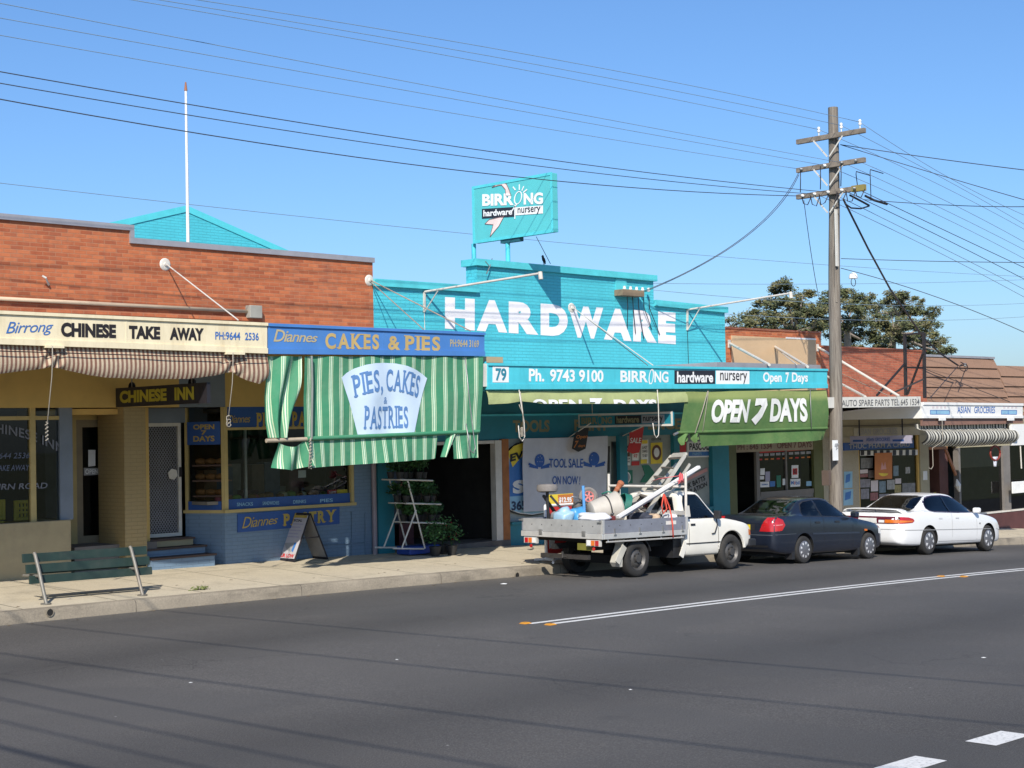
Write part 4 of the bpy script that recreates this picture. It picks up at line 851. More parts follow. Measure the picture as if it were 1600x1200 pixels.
text('hardware', hp(.42, .66, .26, .78), (-.008, 0, 0), PALE, hs, .03); text('nursery', hp(.70, .905, .2, .7), (-.008, 0, 0), BLACK, hs, .02)
for Y in (ya+.4, yb-.4): MB().tube([(xh+.03, Y, zb_), (xh+.03, Y, ZH)], .01, 6).build('hanger', WROD, hs)
# CHINESE INN board
xc_ = at(323, 618, 21.35).x
H = [onX(x, y, xc_) for x, y in ((163, 604.5), (323, 601), (323, 634.5), (163, 632.8))]; ya, yb = H[1].y, min(H[0].y, YF-.05); za, zb_ = (H[2].z+H[3].z)/2, (H[0].z+H[1].z)/2
cs = thing('hanging_sign', 'black board with fat yellow letters hung end-on under the cream fascia', 'hanging sign', (xc_, (ya+yb)/2, za))
MB().box(xc_, xc_+.07, ya, yb, za, zb_).build('board', BLACK, cs)
hp = lambda u0, u1, v0, v1: (lambda a, b: Vector((xc_-.001, yb+(ya-yb)*(u0+(u1-u0)*a), za+(zb_-za)*(v0+(v1-v0)*b))))
YLET = pm('yellow_lettering', (.42, .34, .03), .5)
text('CHINESE', hp(.05, .58, .2, .84), HX, YLET, cs, .05); text('INN', hp(.665, .87, .2, .84), HX, YLET, cs, .05)
for u in (.17, .83):
    Y = yb+(ya-yb)*u; MB().lathe((xc_+.035, Y, zb_-.0), (1, 0, 0), [(.09, -.02), (.09, .02), (.0001, .02)], 16).build('bracket', BLACK, cs); MB().tube([(xc_+.035, Y, zb_), (xc_+.035, Y, ZA)], .012, 6).build('hanger', STEEL, cs)

# ================================================================== roller blinds
BRS = stripes('brown_striped_canvas', [(0, (.58, .47, .33)), (.46, (.22, .105, .07)), (.94, (.40, .27, .18))])
GRS = stripes('green_striped_canvas', [(0, (.05, .26, .135)), (.34, (.56, .68, .46)), (.42, (.12, .38, .22)), (.5, (.70, .80, .62)), (.58, (.14, .40, .24)), (.66, (.5, .62, .4)), (.72, (.05, .26, .135))])
BWS = stripes('black_striped_canvas', [(0, (.03, .03, .03)), (.5, (.6, .58, .5))], fade=.3)
def greens(name, a, b):
    m, nt, bs = _mat(name); ob = _n(nt, 'ShaderNodeTexCoord').outputs['Object']; s = _n(nt, 'ShaderNodeTexCoord').outputs['UV']
    sp = _n(nt, 'ShaderNodeSeparateXYZ'); nt.links.new(s, sp.inputs[0])
    c = ramp(nt, sp.outputs[1], [(0, a), (.14, a), (.3, b), (1, b)]) if a != b else ramp(nt, noise(nt, ob, 2), [(.3, mul(a, .9)), (.7, mul(a, 1.1))])
    c = mixc(nt, ramp(nt, noise(nt, ob, 2.4, 6, .7), [(.4, (0, 0, 0)), (.8, (.3, .3, .3))]), c, (.25, .28, .1)); nt.links.new(c, bs.inputs['Base Color']); bs.inputs['Roughness'].default_value = .85
    bumpn(nt, bs, noise(nt, ob, 7, 4), .4, .03); return m
GRC = greens('green_canvas', (.25, .30, .10), (.075, .155, .045)); GRO = greens('sun_faded_green_canvas', (.34, .38, .17), (.34, .38, .17))
def interp(pts, x):
    for (a, b), (c, d) in zip(pts, pts[1:]):
        if a <= x <= c: return b+(d-b)*(x-a)/(c-a)
    return pts[0][1] if x < pts[0][0] else pts[-1][1]
def rope(parent, pts, r=.014, mat=None, name='rope'): return MB().tube(pts, r, 6).build(name, mat or ROPE, parent, smooth=True)
# brown roll-up blind
b1 = thing('roller_blind', 'brown and cream striped canvas blind rolled up under the cream take-away fascia', 'awning blind', (10, YA, ZA-.4))
top = [(-600, 518), (0, 538), (417, 553)]; bot = [(-600, 585), (-100, 592), (0, 584), (40, 579), (75, 576), (95, 577), (139, 586), (165, 590), (221, 592), (293, 592), (328, 588), (360, 583), (384, 594), (405, 600), (416, 592)]
def f1(a, b):
    px = -600+1017*a; t_, b_ = interp(top, px), interp(bot, px); fold = sum(math.exp(-((px-q)/16)**2) for q in (80, 362)); wv = math.sin(px*.055)*.01+math.sin(px*.021+b*2)*.015
    P = at(px, t_+(b_-t_)*b, YA+.05); return P+Vector((0, -.075*math.sin(math.pi*min(1, b*.98+.02))**.8*(1-.3*fold)*(.3+.7*b)+wv*.6+.03*fold*math.sin(b*9+px*.3), .02*fold*math.sin(b*14)))
MB().grid(f1, 520, 14, 148).build('canvas', BRS, b1, smooth=True, fix=False)
for px in (82, 364):
    t_ = interp(top, px); A_ = at(px, t_, YA-.14); B_ = at(px-(7 if px > 100 else 9), 652 if px > 100 else 672, YA-.1)
    rope(b1, [A_, at(px, t_+24, YA-.19), at(px-1, t_+48, YA-.1), B_], .008); 
    mb = MB()
    mb.tube([B_+Vector((.022*math.sin(q*1.3), .02*math.cos(q*1.3), .12-.012*q)) for q in range(24)], .008, 6)
    if px > 100: mb = MB(); mb.tube([B_+Vector((.04*math.cos(q*.6), .012*math.sin(q*2), .045*math.sin(q*.6)-.006*q)) for q in range(26)], .008, 6)
    mb.build('rope_knot', ROPE, b1, smooth=True)
    boxof('pulley_bracket', CRM, b1, at(px-13, t_, YA).x, at(px+15, t_, YA).x, YA-.07, YA+.02, at(px, t_+3, YA).z, at(px, t_-1, YA).z)
rope(b1, [at(-600, 524, YA-.05), at(0, 548.5, YA-.05), at(200, 554.5, YA-.05), at(417, 561, YA-.05)], .008, BLACK, 'cord')
# green striped drop blind
b2 = thing('drop_blind', 'green striped canvas blind hung low with a pale PIES, CAKES & PASTRIES panel', 'awning blind', (17.5, YA, .5))
gt = lambda px: 556.5+(px-418)*.0035; gbar = lambda px: 688-(px-417)*.0435
def yb2(px): return YA+.02
def f2(a, b):
    px = 476+278*a; y0, y1 = gt(px), gbar(px); return at(px-6*b*(a > .9)*(a-.9)*8, y0+(y1-y0)*b, YA+.02)+Vector((0, .02*math.sin(a*30)+.035*math.sin(a*11+b*2)*(1-abs(2*b-1)), 0))
MB().grid(f2, 150, 24, 17.2).build('canvas', GRS, b2, smooth=True, fix=False)
def f3(a, b):   # tied-back left strip
    l = interp([(0, 418.5), (.5, 415), (.8, 418), (1, 423)], b); r = interp([(0, 473), (.35, 467), (.7, 457), (1, 451)], b); px = l+(r-l)*a; y0, y1 = gt(px), 684
    return at(px, y0+(y1-y0)*b, YA+.02)+Vector((0, (.05+.05*b)*math.sin(a*(9+5*b)+b), 0))
MB().grid(f3, 40, 24, 3.6).build('side_strip', GRS, b2, smooth=True, fix=False)
vb = [(485, 731), (495, 730), (560, 725.5), (681, 717), (683, 716)]
def f4(a, b):
    px = 478+206*a-(1-b)*0; y0 = gbar(px)+3; y1 = interp(vb, px); px2 = px-(0 if a < .97 else 0)+b*(-2 if a > .98 else 0)+6*b*(1-a)**6; return at(px2, y0+(y1-y0)*b, YA-.01)+Vector((0, -.03*b+.02*math.sin(a*40)*b+.05*math.sin(a*8)*b, 0))
MB().grid(f4, 100, 10, 12.8).build('valance', GRS, b2, smooth=True, fix=False)
def f5(a, b):
    l, r = 436-8*b, 478+9*b; px = l+(r-l)*a; y0 = gbar(px)+3+9*math.sin(a*math.pi)*(1-b); y1 = interp([(428, 731), (457, 735.5), (470, 732), (483, 728), (490, 727)], px); return at(px, y0+(y1-y0)*b, YA-.02)+Vector((0, .09*math.sin(a*9+b*2)*(.4+.6*b), 0))
MB().grid(f5, 36, 12, 3.4).build('torn_valance', GRS, b2, smooth=True, fix=False)
def f6(a, b):
    l, r = 706+5*b, 747-1*b; px = l+(r-l)*a; y0 = gbar(px)+3; y1 = 717-2*a; return at(px, y0+(y1-y0)*b, YA-.02)+Vector((0, .04*math.sin(a*9+b)*b, 0))
MB().grid(f6, 24, 10, 2.4).build('torn_valance', GRS, b2, smooth=True, fix=False)
def f7(a, b):
    l, r = 698-8*b, 712-14*b; px = l+(r-l)*a; y0 = gbar(px)+3; y1 = 714; return at(px, y0+(y1-y0)*b, YA-.02)+Vector((0, .04*math.sin(a*6+b), 0))
MB().grid(f7, 8, 10, .7).build('torn_strip', GRS, b2, smooth=True, fix=False)
MB().tube([at(416, 688.7, YA), at(565, 682.5, YA-.02), at(747, 674.5, YA)], .035, 10).build('bar', pm('timber_bar', (.4, .33, .24), .7, 0, .15, 5), b2, smooth='auto')
MB().tube([at(480, 685.5, YA-.03), at(565, 682, YA-.045), at(748, 674, YA-.03)], .037, 10).build('hem_sleeve', GRS, b2, smooth='auto')
pn = [(533, 590), (541, 583), (553, 576), (570, 570), (585, 567.5), (600, 567), (618, 568), (635, 572), (650, 578), (661, 584.5), (668.5, 591), (657, 633), (646, 676), (559, 681.5), (547, 636)]
PLB = pm('pale_blue_panel', (.56, .68, .80), .7, 0, .04, 3)
def cloth2(px, py, o=.04):
    y0, y1 = gt(px), gbar(px); b = (py-y0)/(y1-y0); a = (px-476)/278; p = f2(a, b); return Vector((p.x, p.y-o, p.z))
bmh = bmesh.new(); bmf = bmh.faces.new([bmh.verts.new((x, y, 0)) for x, y in pn])
for X in range(536, 668, 4): bmesh.ops.bisect_plane(bmh, geom=bmh.verts[:]+bmh.edges[:]+bmh.faces[:], plane_co=(X, 0, 0), plane_no=(1, 0, 0))
for Y in range(572, 680, 6): bmesh.ops.bisect_plane(bmh, geom=bmh.verts[:]+bmh.edges[:]+bmh.faces[:], plane_co=(0, Y, 0), plane_no=(0, 1, 0))
bmh.verts.index_update(); MB().add([cloth2(v.co.x, v.co.y, .018) for v in bmh.verts], [[v.index for v in f.verts] for f in bmh.faces]).build('panel', PLB, b2, fix=False, smooth=True); bmh.free()
BL2 = pm('panel_blue_lettering', (.10, .22, .45), .7)
def arc2(l, r, yt, yb, bul):
    def P(a, b): px = l+(r-l)*a; d = bul*(2*a-1)**2; sk = (a-.5)*2*4*(b-.5); return cloth2(px+sk, yb+d+(yt-yb)*b, .026)
    return P
slab('PIES,', lambda a, b: arc2(551, 656, 576, 610, 11)(a*.43, b), (0, 0, 0), BL2, b2, .02, .13, .06, .1)
slab('CAKES', lambda a, b: arc2(551, 656, 576, 610, 11)(.49+a*.51, b), (0, 0, 0), BL2, b2, .02, .13, .06, .1)
slab('&', lambda a, b: cloth2(598.5+6*a, 630.5-11*b, .026), (0, 0, 0), BL2, b2, .0)
slab('PASTRIES', lambda a, b: cloth2(567+69*a, 670-36*b-2.5*a*(1-b), .026), (0, 0, 0), BL2, b2, .02, .13, .06, .1)
rope(b2, [at(485.5, 684, YA-.09), at(484, 710, YA-.1), at(482.5, 732, YA-.1)], .012)
rope(b2, [at(727, 560, YA-.06), at(733, 620, YA-.08), at(739, 672, YA-.08), at(743, 700, YA-.1), at(740, 708, YA-.1), at(735, 704, YA-.1), at(728, 662, YA-.08)], .012, STEEL)
mb = MB()
mb.tube([at(484.3, 686, YA-.1)+Vector((.022*math.sin(q*1.5), .02*math.cos(q*1.5), -.013*q)) for q in range(40)], .008, 6)
mb.build('rope_knot', ROPE, b2, smooth=True)
MB().tube([at(487, 556, YA-.05), at(488, 600, YA-.06), at(487, 686, YA-.06)], .02, 8).build('guide_pole', pm('grey_guide', (.2, .22, .2), .6), b2)
# sun-faded rolled blind
b3 = thing('roller_blind', 'sun-faded lime green canvas blind rolled up, only the tops of its white letters showing', 'awning blind', (24.5, YA, ZH-.3))
def f8(a, b):
    px = 759.5+312*a; y0 = 611+.001*(px-760); y1 = interp([(759, 632), (790, 630.5), (812, 627), (826, 628.5), (845, 631), (1000, 631), (1040, 630), (1072, 628)], px)
    fold = math.exp(-((px-812)/10)**2)+math.exp(-((px-1027)/9)**2); return at(px, y0+(y1-y0)*b, YA+.05)+Vector((0, -.07*math.sin(math.pi*.5*b)*(1-.4*fold)+.006*math.sin(px*.08+b*3), 0))
MB().grid(f8, 150, 12, 1).build('canvas', GRO, b3, smooth=True, fix=False)
def onroll(l, r, t, b_): return lambda a, b: (lambda px, py: f8((px-759.5)/312, min(1, max(0, (py-611)/19.5)))+Vector((0, -.02, 0)))(l+(r-l)*a, b_+(t-b_)*b)
text('OPEN', onroll(827.5, 904, 624, 630.7), (0, 0, 0), LW, b3, .04, 0, 1.1, clip=.6); text('7', onroll(917, 937, 622, 630.7), (0, 0, 0), LW, b3, .06, clip=.62); text('DAYS', onroll(954, 1022, 624, 630.7), (0, 0, 0), LW, b3, .06, 0, 1.1, clip=.6)
rope(b3, [at(811, 609, YA-.1), at(814, 630, YA-.14), at(819, 660, YA-.09), at(820, 682, YA-.08), at(816, 689.5, YA-.08), at(811.5, 683, YA-.09), at(810, 665, YA-.09)], .010, WROD)
rope(b3, [at(813, 612, YA-.1), at(817, 645, YA-.12), at(818, 676, YA-.11)], .01, ROPE); rope(b3, [at(811, 632, YA-.11), at(816, 645, YA-.11)], .009)
mb = MB()
mb.tube([at(815.5, 668, YA-.1)+Vector((.045*math.sin(q*1.5), .03*math.cos(q*1.5), -.006*q)) for q in range(30)], .010, 6)
mb.build('rope_knot', ROPE, b3, smooth=True)
rope(b3, [at(1027, 609, YA-.1), at(1028.5, 630, YA-.14), at(1029.5, 665, YA-.09), at(1029, 680, YA-.08), at(1025.5, 684, YA-.08), at(1022.5, 679, YA-.08), at(1020, 661, YA-.09)], .010, WROD)
# green drop blind with OPEN 7 DAYS
b4 = thing('drop_blind', 'green canvas drop blind with white OPEN 7 DAYS lettering and a ragged lower left corner', 'awning blind', (30, YA, ZH-.6))
bt4 = lambda px: 675.5-(px-1060)*.031
def f9(a, b):
    l = 1072-10*b; r = 1291.5+.5*b; px = l+(r-l)*a; y0 = 612-.013*(px-1072); y1 = bt4(px); return at(px, y0+(y1-y0)*b, YA+.02)+Vector((0, .025*math.sin(a*9+b*3)-.03*math.sin(b*math.pi), 0))
MB().grid(f9, 110, 22, 1).build('canvas', GRC, b4, smooth=True, fix=False)
v4 = [(1096, 700), (1104, 697.5), (1190, 693.5), (1265, 689.5), (1288, 687)]
def f10(a, b):
    px = 1092+199*a+(4*b*(1-a)); y0 = bt4(px)+2; y1 = interp(v4, px); return at(px-(3*b if a > .98 else 0), y0+(y1-y0)*b, YA-.01)+Vector((0, .02*math.sin(a*20)*b+.05*math.sin(a*7)*b, 0))
GRD = greens('valance_green_canvas', (.075, .16, .045), (.075, .16, .045))
MB().grid(f10, 90, 8, 1).build('valance', GRD, b4, smooth=True, fix=False)
for (l, r, tip, ty) in ((1061, 1079, 1066, 696), (1080, 1092, 1087, 692)):
    MB().grid(lambda a, b: at(l+(r-l)*a+(tip-(l+(r-l)*a))*b*.75, bt4(l)+2+(ty-bt4(l)-2)*b*(1-.35*a), YA-.02)+Vector((0, .07*math.sin(a*8+b*3), 0)), 16, 10, 1).build('torn_valance', GRD, b4, smooth=True, fix=False)
MB().tube([at(1059, 676, YA-.02), at(1180, 672.5, YA-.035), at(1292, 669, YA-.02)], .034, 10).build('bar', GRD, b4, smooth='auto'); MB().tube([at(1053, 679, YA-.02), at(1061, 675.5, YA-.02)], .03, 8).build('bar_end', STEEL, b4)
OWH = pm('canvas_white_lettering', (.72, .72, .68), .8)
def on9(l, r, t, b_): return lambda a, b: (lambda px, py: (lambda p: Vector((p.x, p.y-.02, p.z)))(f9((px-1067)/224.5, (py-611)/(bt4(px)-611))))(l+(r-l)*a, b_+(t-b_)*b)
text('OPEN', on9(1109, 1168, 624, 660.5), (0, 0, 0), OWH, b4, .045, .08, 1.0)
on7 = on9(1173, 1196, 623, 664)
MB().poly([on7(a, b) for a, b in ((.15, 1), (.9, 1), (1, .75), (.72, .3), (.36, 0), (0, .2), (.38, .45), (.6, .7), (.5, .76), (.1, .72))]).build('numeral', OWH, b4, fix=False)
text('DAYS', on9(1202, 1259, 623, 659.5), (0, 0, 0), OWH, b4, .045, -.05, 1.0)
rope(b4, [at(1106, 611, YA-.06), at(1098, 640, YA-.07), at(1086, 677, YA-.06)], .012); rope(b4, [at(1107, 611, YA-.06), at(1103, 640, YA-.08), at(1098, 674, YA-.07)], .008); rope(b4, [at(1266, 609, YA-.06), at(1267, 640, YA-.08), at(1268, 672, YA-.07)], .009, STEEL)
# ================================================================== spare parts shop (beige panel) and grocery
X1b = at(1283.5, 560, YF).x; X2b = at(1447, 580, YF).x
sp = thing('spare_parts_shop_building', 'red brick shop with a beige panel over its parapet and a plain white fascia', 'building', (34, YF, gp(34, YF)))
ZP = at(1375, 637, YA).z+.05
zt_ = at(1290, 525, YF).z+.06
x0, x1, z0, z1 = rc(1143, 526, 1275, 575, YF-.03)
MB().box(X1+.02, X1b, YF, YF+.3, ZP-.1, zt_).build('parapet_wall', RED, sp)
BEIGE = pm('beige_panel', (.53, .37, .22), .6, 0, .05, 1.5, dirt=.1)
boxof('beige_panel', BEIGE, sp, x0, x1, YF-.05, YF-.002, ZP, at(1210, 527.5, YF).z, .004)
a = MB(); a.box(at(1228, 530, YF-.06).x, x1, YF-.06, YF-.051, at(1250, 530.5, YF).z, at(1250, 528, YF).z); a.build('panel_edge', WHITE, sp)
MB().box(X1+.02, X1b, YF-.02, YF+.34, zt_+.001, zt_+.05).build('coping', RED2, sp)
MB().box(X1+.02, X1b, YF+.3, YF+9, ZP, ZP+.1).build('roof', ROOFG, sp)
xf0 = xh1+.02; WFA = pm('off_white_fascia', (.62, .60, .54), .5, 0, .05, 2, dirt=.15)
a_, b_ = at(1312.7, 620.8, YA), at(1438.4, 619.5, YA); c_, e_ = at(1312.7, 637.4, YA), at(1438.4, 634.8, YA)
zt1, zt0 = a_.z, c_.z; xf1 = b_.x
MB().prism([(xf0, YA, zt1), (b_.x, YA, b_.z), (b_.x, YA, e_.z), (xf0, YA, zt0)], (0, .06, 0)).build('fascia', WFA, sp)
MB().box(xf0, xf1, YA+.06, YF-.003, zt0+.05, zt0+.13).build('awning_roof', WFA, sp)
text('AUTO SPARE PARTS TEL 645 1534', quadpx(((1315, 625), (1436, 623), (1436, 633), (1315, 635)), YA), LET, pm('dark_grey_lettering', (.12, .12, .12)), sp, .01)
for (a, b) in (((1141, 537), (1202, 570)), ((1211, 542), (1262, 573)), ((1279, 543), (1405, 619)), ((1215, 546), (1245, 570)), ((1290, 587), (1352, 620))):
    A_, B_ = at(*a, YF-.04), at(*b, YA+.25); MB().tube([A_, B_], .035 if a[0] != 1215 else .012, 8).build('stay_rod', WROD, sp, smooth='auto')
    MB().bar(A_+Vector((0, .035, -.1)), A_+Vector((0, .035, .1)), .1, .03, (0, 1, 0)).build('anchor_plate', WROD, sp)
MB().tube([at(1313, 583, YF-.1), at(1390, 619, YA+.3)], .012, 6).build('stay_rod', RUSTY, sp)
GRB = gp(34, YF)-.3; zw = at(1250, 692, YF).z
xo = [at(x, 730, YF).x for x in (1133.5, 1150, 1183, 1188, 1230, 1271, 1285, 1313)]
OLV = pm('olive_paint', (.10, .11, .035), .5, 0, .1, 3, dirt=.2)
boxof('pier', OLV, sp, X1+.003, xo[1], YF-.02, YF+.4, GRB, ZP+.04); boxof('pier', OLV, sp, xo[5], xo[6], YF-.02, YF+.4, GRB, ZP+.04)
boxof('pier', pm('cream_render', (.36, .33, .24), .8, 0, .12, 3, dirt=.4), sp, xo[6]+.001, X1b, YF-.03, YF+.4, GRB, ZP+.04)
zs1_, zs0_ = at(1230, 688, YF).z, at(1230, 704, YF).z
hd = boxof('head_sign', pm('tan_board', (.30, .25, .17), .7), sp, xo[1]+.001, xo[5]-.001, YF-.01, YF+.1, zs0_, zs1_+.35)
text('PH : 645 1534   OPEN 7 DAYS', quadpx(((1152, 694), (1268, 689), (1268, 699), (1152, 703.5)), YF-.01), LET, PC('brown'), hd, .03)
zl_ = at(1230, 766, YF).z
mb = MB(); mb.box(xo[2], xo[3], YF+.02, YF+.1, GRB, zs0_-.001); mb.box(xo[4]-.03, xo[4]+.03, YF+.02, YF+.1, zl_, zs0_-.001); mb.box(xo[3], xo[5]-.002, YF+.0, YF+.12, zl_-.12, zl_-.001); mb.build('window_frame', pm('grey_frame', (.17, .155, .14)), sp)
MB().poly([(xo[3], YF+.06, zl_), (xo[5], YF+.06, zl_), (xo[5], YF+.06, zs0_), (xo[3], YF+.06, zs0_)]).build('window_pane', GLASSD, sp)
boxof('stall_wall', pm('grey_stall', (.16, .15, .14)), sp, xo[3]+.001, xo[5]-.002, YF+.02, YF+.2, GRB, zl_-.121)
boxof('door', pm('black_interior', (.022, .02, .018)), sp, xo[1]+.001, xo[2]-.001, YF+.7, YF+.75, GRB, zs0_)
room(sp, xo[1], xo[6], YF+1.2, YF+5, GRB+.3, zs1_)
a = MB(); panel(a, ((1187, 704), (1269, 699), (1269, 702.5), (1187, 708)), YF+.052, .004); a.build('red_band', PC('red'), sp)
for k in range(9):
    l = 1185+k*9.2+(1.5 if k > 4 else 0); y = 709-.05*(l-1185); a = MB(); panel(a, ((l, y), (l+7, y-.3), (l+7, y+3.6), (l, y+4)), YF+.052, .004)
    tag(a.build('window_sticker', PC('grey'), loc=at(l, y, YF)), 'pale oblong sticker in the row under the red band of the spare parts window', 'sticker', 'row of pale stickers in the spare parts window')
    a = MB(); panel(a, ((l+1, y+8), (l+6, y+7.7), (l+6, y+10), (l+1, y+10.3)), YF+.052, .004); tag(a.build('window_sticker', PC('orange') if k % 3 else PC('red'), loc=at(l, y, YF)), 'small red or orange sticker in the second row of the spare parts window', 'sticker', 'row of red stickers in the spare parts window')
for px, mt, wd, lb in ((((1188, 732), (1195, 731.5), (1195, 742), (1188, 742.5)), 'white', '', 'white square sticker, top left in the spare parts window'), (((1187, 744), (1194, 743.7), (1194, 749), (1187, 749.3)), 'white', '', 'small white oblong sticker left of a tall lilac one'), (((1196, 737), (1203, 736.6), (1203, 752), (1196, 752.5)), 'lilac', '', 'tall lilac sticker in the spare parts window'), (((1188, 753), (1202, 752.5), (1202, 761), (1188, 761.5)), 'white', 'SEMA', 'wide white sticker with blue letters at the foot of the spare parts window'), (((1203, 752), (1211, 751.7), (1211, 760), (1203, 760.4)), 'blue', '', 'blue sticker at the foot of the spare parts window'), (((1213, 743), (1220, 742.7), (1220, 761), (1214, 761.5)), 'green', '', 'green and white sticker in the spare parts window'), (((1223, 748), (1230, 747.7), (1230, 757.5), (1223, 758)), 'white', '', 'white sticker beside the middle bar of the spare parts window'), (((1237, 727), (1247.5, 726.6), (1247.5, 746.5), (1237, 747)), 'white', 'G', 'upright white poster with a red and black emblem in the spare parts window'), (((1235, 748.5), (1250.5, 748), (1250.5, 760), (1235, 761)), 'white', 'Mobil', 'white sticker with blue and red lettering under the upright poster'), (((1260, 752), (1268, 751.7), (1268, 759), (1260, 759.4)), 'sky', '', 'pale blue sticker at the right end of the spare parts window')):
    a = MB(); panel(a, px, YF+.052, .004); o = a.build('window_sticker', PC(mt), loc=at(*px[0], YF)); tag(o, lb, 'sticker')
    if wd:
        l, t, r, b = px[0][0], px[0][1], px[2][0], px[2][1]
        if wd == 'Mobil':
            for s_, u0, u1, cc in (('M', .06, .32, 'blue'), ('o', .35, .5, 'red'), ('bil', .53, .92, 'blue')): text(s_, quadpx(((l+(r-l)*u0, t+3+(1 if s_ == 'o' else 0)), (l+(r-l)*u1, t+2.7+(1 if s_ == 'o' else 0)), (l+(r-l)*u1, b-3), (l+(r-l)*u0, b-2.7)), YF+.052), OFF, PC(cc), o, .02)
        elif wd == 'G':
            flat([(l+1.5, t+5), (r-1.5, t+4.6), (r-1.5, b-5), (l+1.5, b-4.6)], YF+.049, PC('red'), o, 'red_block'); text('G', quadpx(((l+3, t+6.5), (r-3, t+6.2), (r-3, b-6.5), (l+3, b-6.2)), YF+.046), OFF, PC('black'), o, .04)
        else: text(wd, quadpx(((l+2, t+3), (r-2, t+2.7), (r-2, b-3), (l+2, b-2.7)), YF+.052), OFF, PC('blue'), o, .02)

gs = thing('grocery_building', 'dull red brick grocery shop with white fascia and cluttered posters in its window', 'building', (39, YF, gp(39, YF)))
zt2_ = (at(1300, 543, YF).z+at(1440, 550, YF).z)/2
MB().box(X1b+.003, X2b, YF, YF+.3, ZP-.2, zt2_).build('parapet_wall', RED2, gs); MB().box(X1b+.003, X2b, YF-.03, YF+.33, zt2_+.001, zt2_+.06).build('coping', RED2, gs)
MB().box(X1b+.003, X2b, YF+.3, YF+9, ZP, ZP+.1).build('roof', ROOFG, gs)
a_, b_, c_, e_ = at(1442, 628.3, YA), at(1598, 630.3, YA), at(1442, 653.4, YA), at(1598, 653.4, YA)
WGF = pm('white_fascia', (.76, .75, .72), .45, 0, .03, 2, dirt=.1)
mb = MB(); mb.prism([a_, b_, e_, c_], (0, .07, 0)); t_ = Vector((0, -.03, 0)); up = Vector((0, 0, .07))
mb.prism([a_+t_, b_+t_, b_+t_-up, a_+t_-up], (0, .028, 0)); mb.prism([c_+t_+up, e_+t_+up, e_+t_, c_+t_], (0, .028, 0))
mb.build('fascia', WGF, gs)
MB().box(a_.x, b_.x, YA+.072, YF-.003, c_.z+.03, c_.z+.12).build('awning_roof', WGF, gs)
l_ = at(1426, 652.5, YA+.6); MB().prism([a_+Vector((-.002, .0, 0)), c_+Vector((-.002, 0, 0)), (a_.x-.002, YA+2.6, c_.z), (a_.x-.002, YA+2.6, a_.z-.2)], (-.03, 0, 0)).build('awning_end', WGF, gs)
text('ASIAN', quadpx(((1495.5, 635), (1516, 635.2), (1516, 645.5), (1495.5, 645.5)), YA), F_, SBL, gs, .01); text('GROCERIES', quadpx(((1522, 635.3), (1554.5, 635.5), (1554.5, 645.5), (1522, 645.5)), YA), F_, SBL, gs, .01)
for l, r, d in ((1453.5, 1484, 1463), (1564.5, 1589, 1575)):
    mb = MB()
    for px in (((l, 640.5), (r, 640.7), (r, 641.5), (l, 641.3)), ((l, 646.8), (r, 647), (r, 647.8), (l, 647.6)), ((l, 641), (l+.8, 641), (l+.8, 647), (l, 647)), ((r-.8, 641), (r, 641), (r, 647), (r-.8, 647)), ((d, 641), (d+.8, 641), (d+.8, 647), (d, 647))): panel(mb, px, YA-.006, .004)
    mb.build('blue_box_mark', SBL, gs); mb = MB(); panel(mb, ((l+.9, 641.4), (r-.9, 641.6), (r-.9, 646.9), (l+.9, 646.7)), YA-.003, .002); mb.build('pale_box_mark', PC('sky'), gs)
    for k in range(4): mb = MB(); q_ = l+3+k*6.2; panel(mb, ((q_, 634.5), (q_+3.4, 634.6), (q_+3.4, 638), (q_, 638)), YA-.003, .002); mb.build('faded_character', pm('faded_pink', (.62, .55, .56)), gs)
x0, x1, z0, z1 = rc(1440, 654, 1598, 661.5, YA+.05); boxof('brown_band', pm('brown_board', (.22, .12, .09), .7), gs, x0, x1, YA+.04, YA+.09, z0, c_.z-.002)
for px in (1471, 1578): x0, x1, z0, z1 = rc(px-4, 652.5, px+6, 657, YA-.04); boxof('pulley_bracket', WGF, gs, x0, x1, YA-.06, YA-.032, z0, z1)
# sheet cladding and openings under the awning
x35 = at(1436, 700, YF).x; XG = [at(x, 730, YF).x for x in (1284, 1313, 1333, 1341, 1437, 1451, 1490, 1497, 1568, 1576)]
CLAD = pm('cream_cladding', (.36, .32, .21), .7, 0, .08, 2, dirt=.3)
zc0 = at(1390, 681, YF).z
boxof('cladding', CLAD, gs, XG[1]-1, XG[5], YF+.0, YF+.15, zc0, ZP+.04)
for y in (653, 664.5): boxof('batten', pm('dark_batten', (.12, .1, .07)), gs, XG[1]-1, XG[5]-.4, YF-.03, YF-.001, at(1380, y+.8, YF).z, at(1380, y-.8, YF).z)
ob = boxof('faded_sign', pm('faded_cream_board', (.40, .37, .28)), gs, at(1333, 672, YF).x, at(1436, 672, YF).x, YF-.028, YF-.001, at(1390, 681, YF).z, at(1390, 667.5, YF).z)
text('ASIAN GROCERIES', quadpx(((1339, 669.5), (1402, 668.5), (1402, 678.5), (1339, 679.5)), YF-.028), LET, PC('grey'), ob, .02)
gl_z = gp(39, YF)-.4
boxof('pier', concrete('stained_render', (.30, .27, .2), (.42, .38, .3), 0, 0, .5), gs, X1b+.004, XG[3], YF-.02, YF+.3, gl_z, zc0-.001)
for lb, px, mt in (('blue and white poster on the stained pier beside the power pole, upper one', ((1319, 737), (1332, 736.5), (1332, 762), (1319, 763)), 'sky'), ('blue and white poster on the stained pier beside the power pole, lower one', ((1318, 765), (1333, 764), (1333, 789), (1318, 790)), 'sky')):
    o = poster('pier_poster', lb, px, YF-.026, PC(mt), .005); c = [(px[0][0]+3, px[0][1]+5), (px[1][0]-3, px[1][1]+3), (px[2][0]-4, px[2][1]-10), (px[3][0]+2, px[3][1]-8)]; flat(c, YF-.03, PC('blue'), o, 'blue_patch')
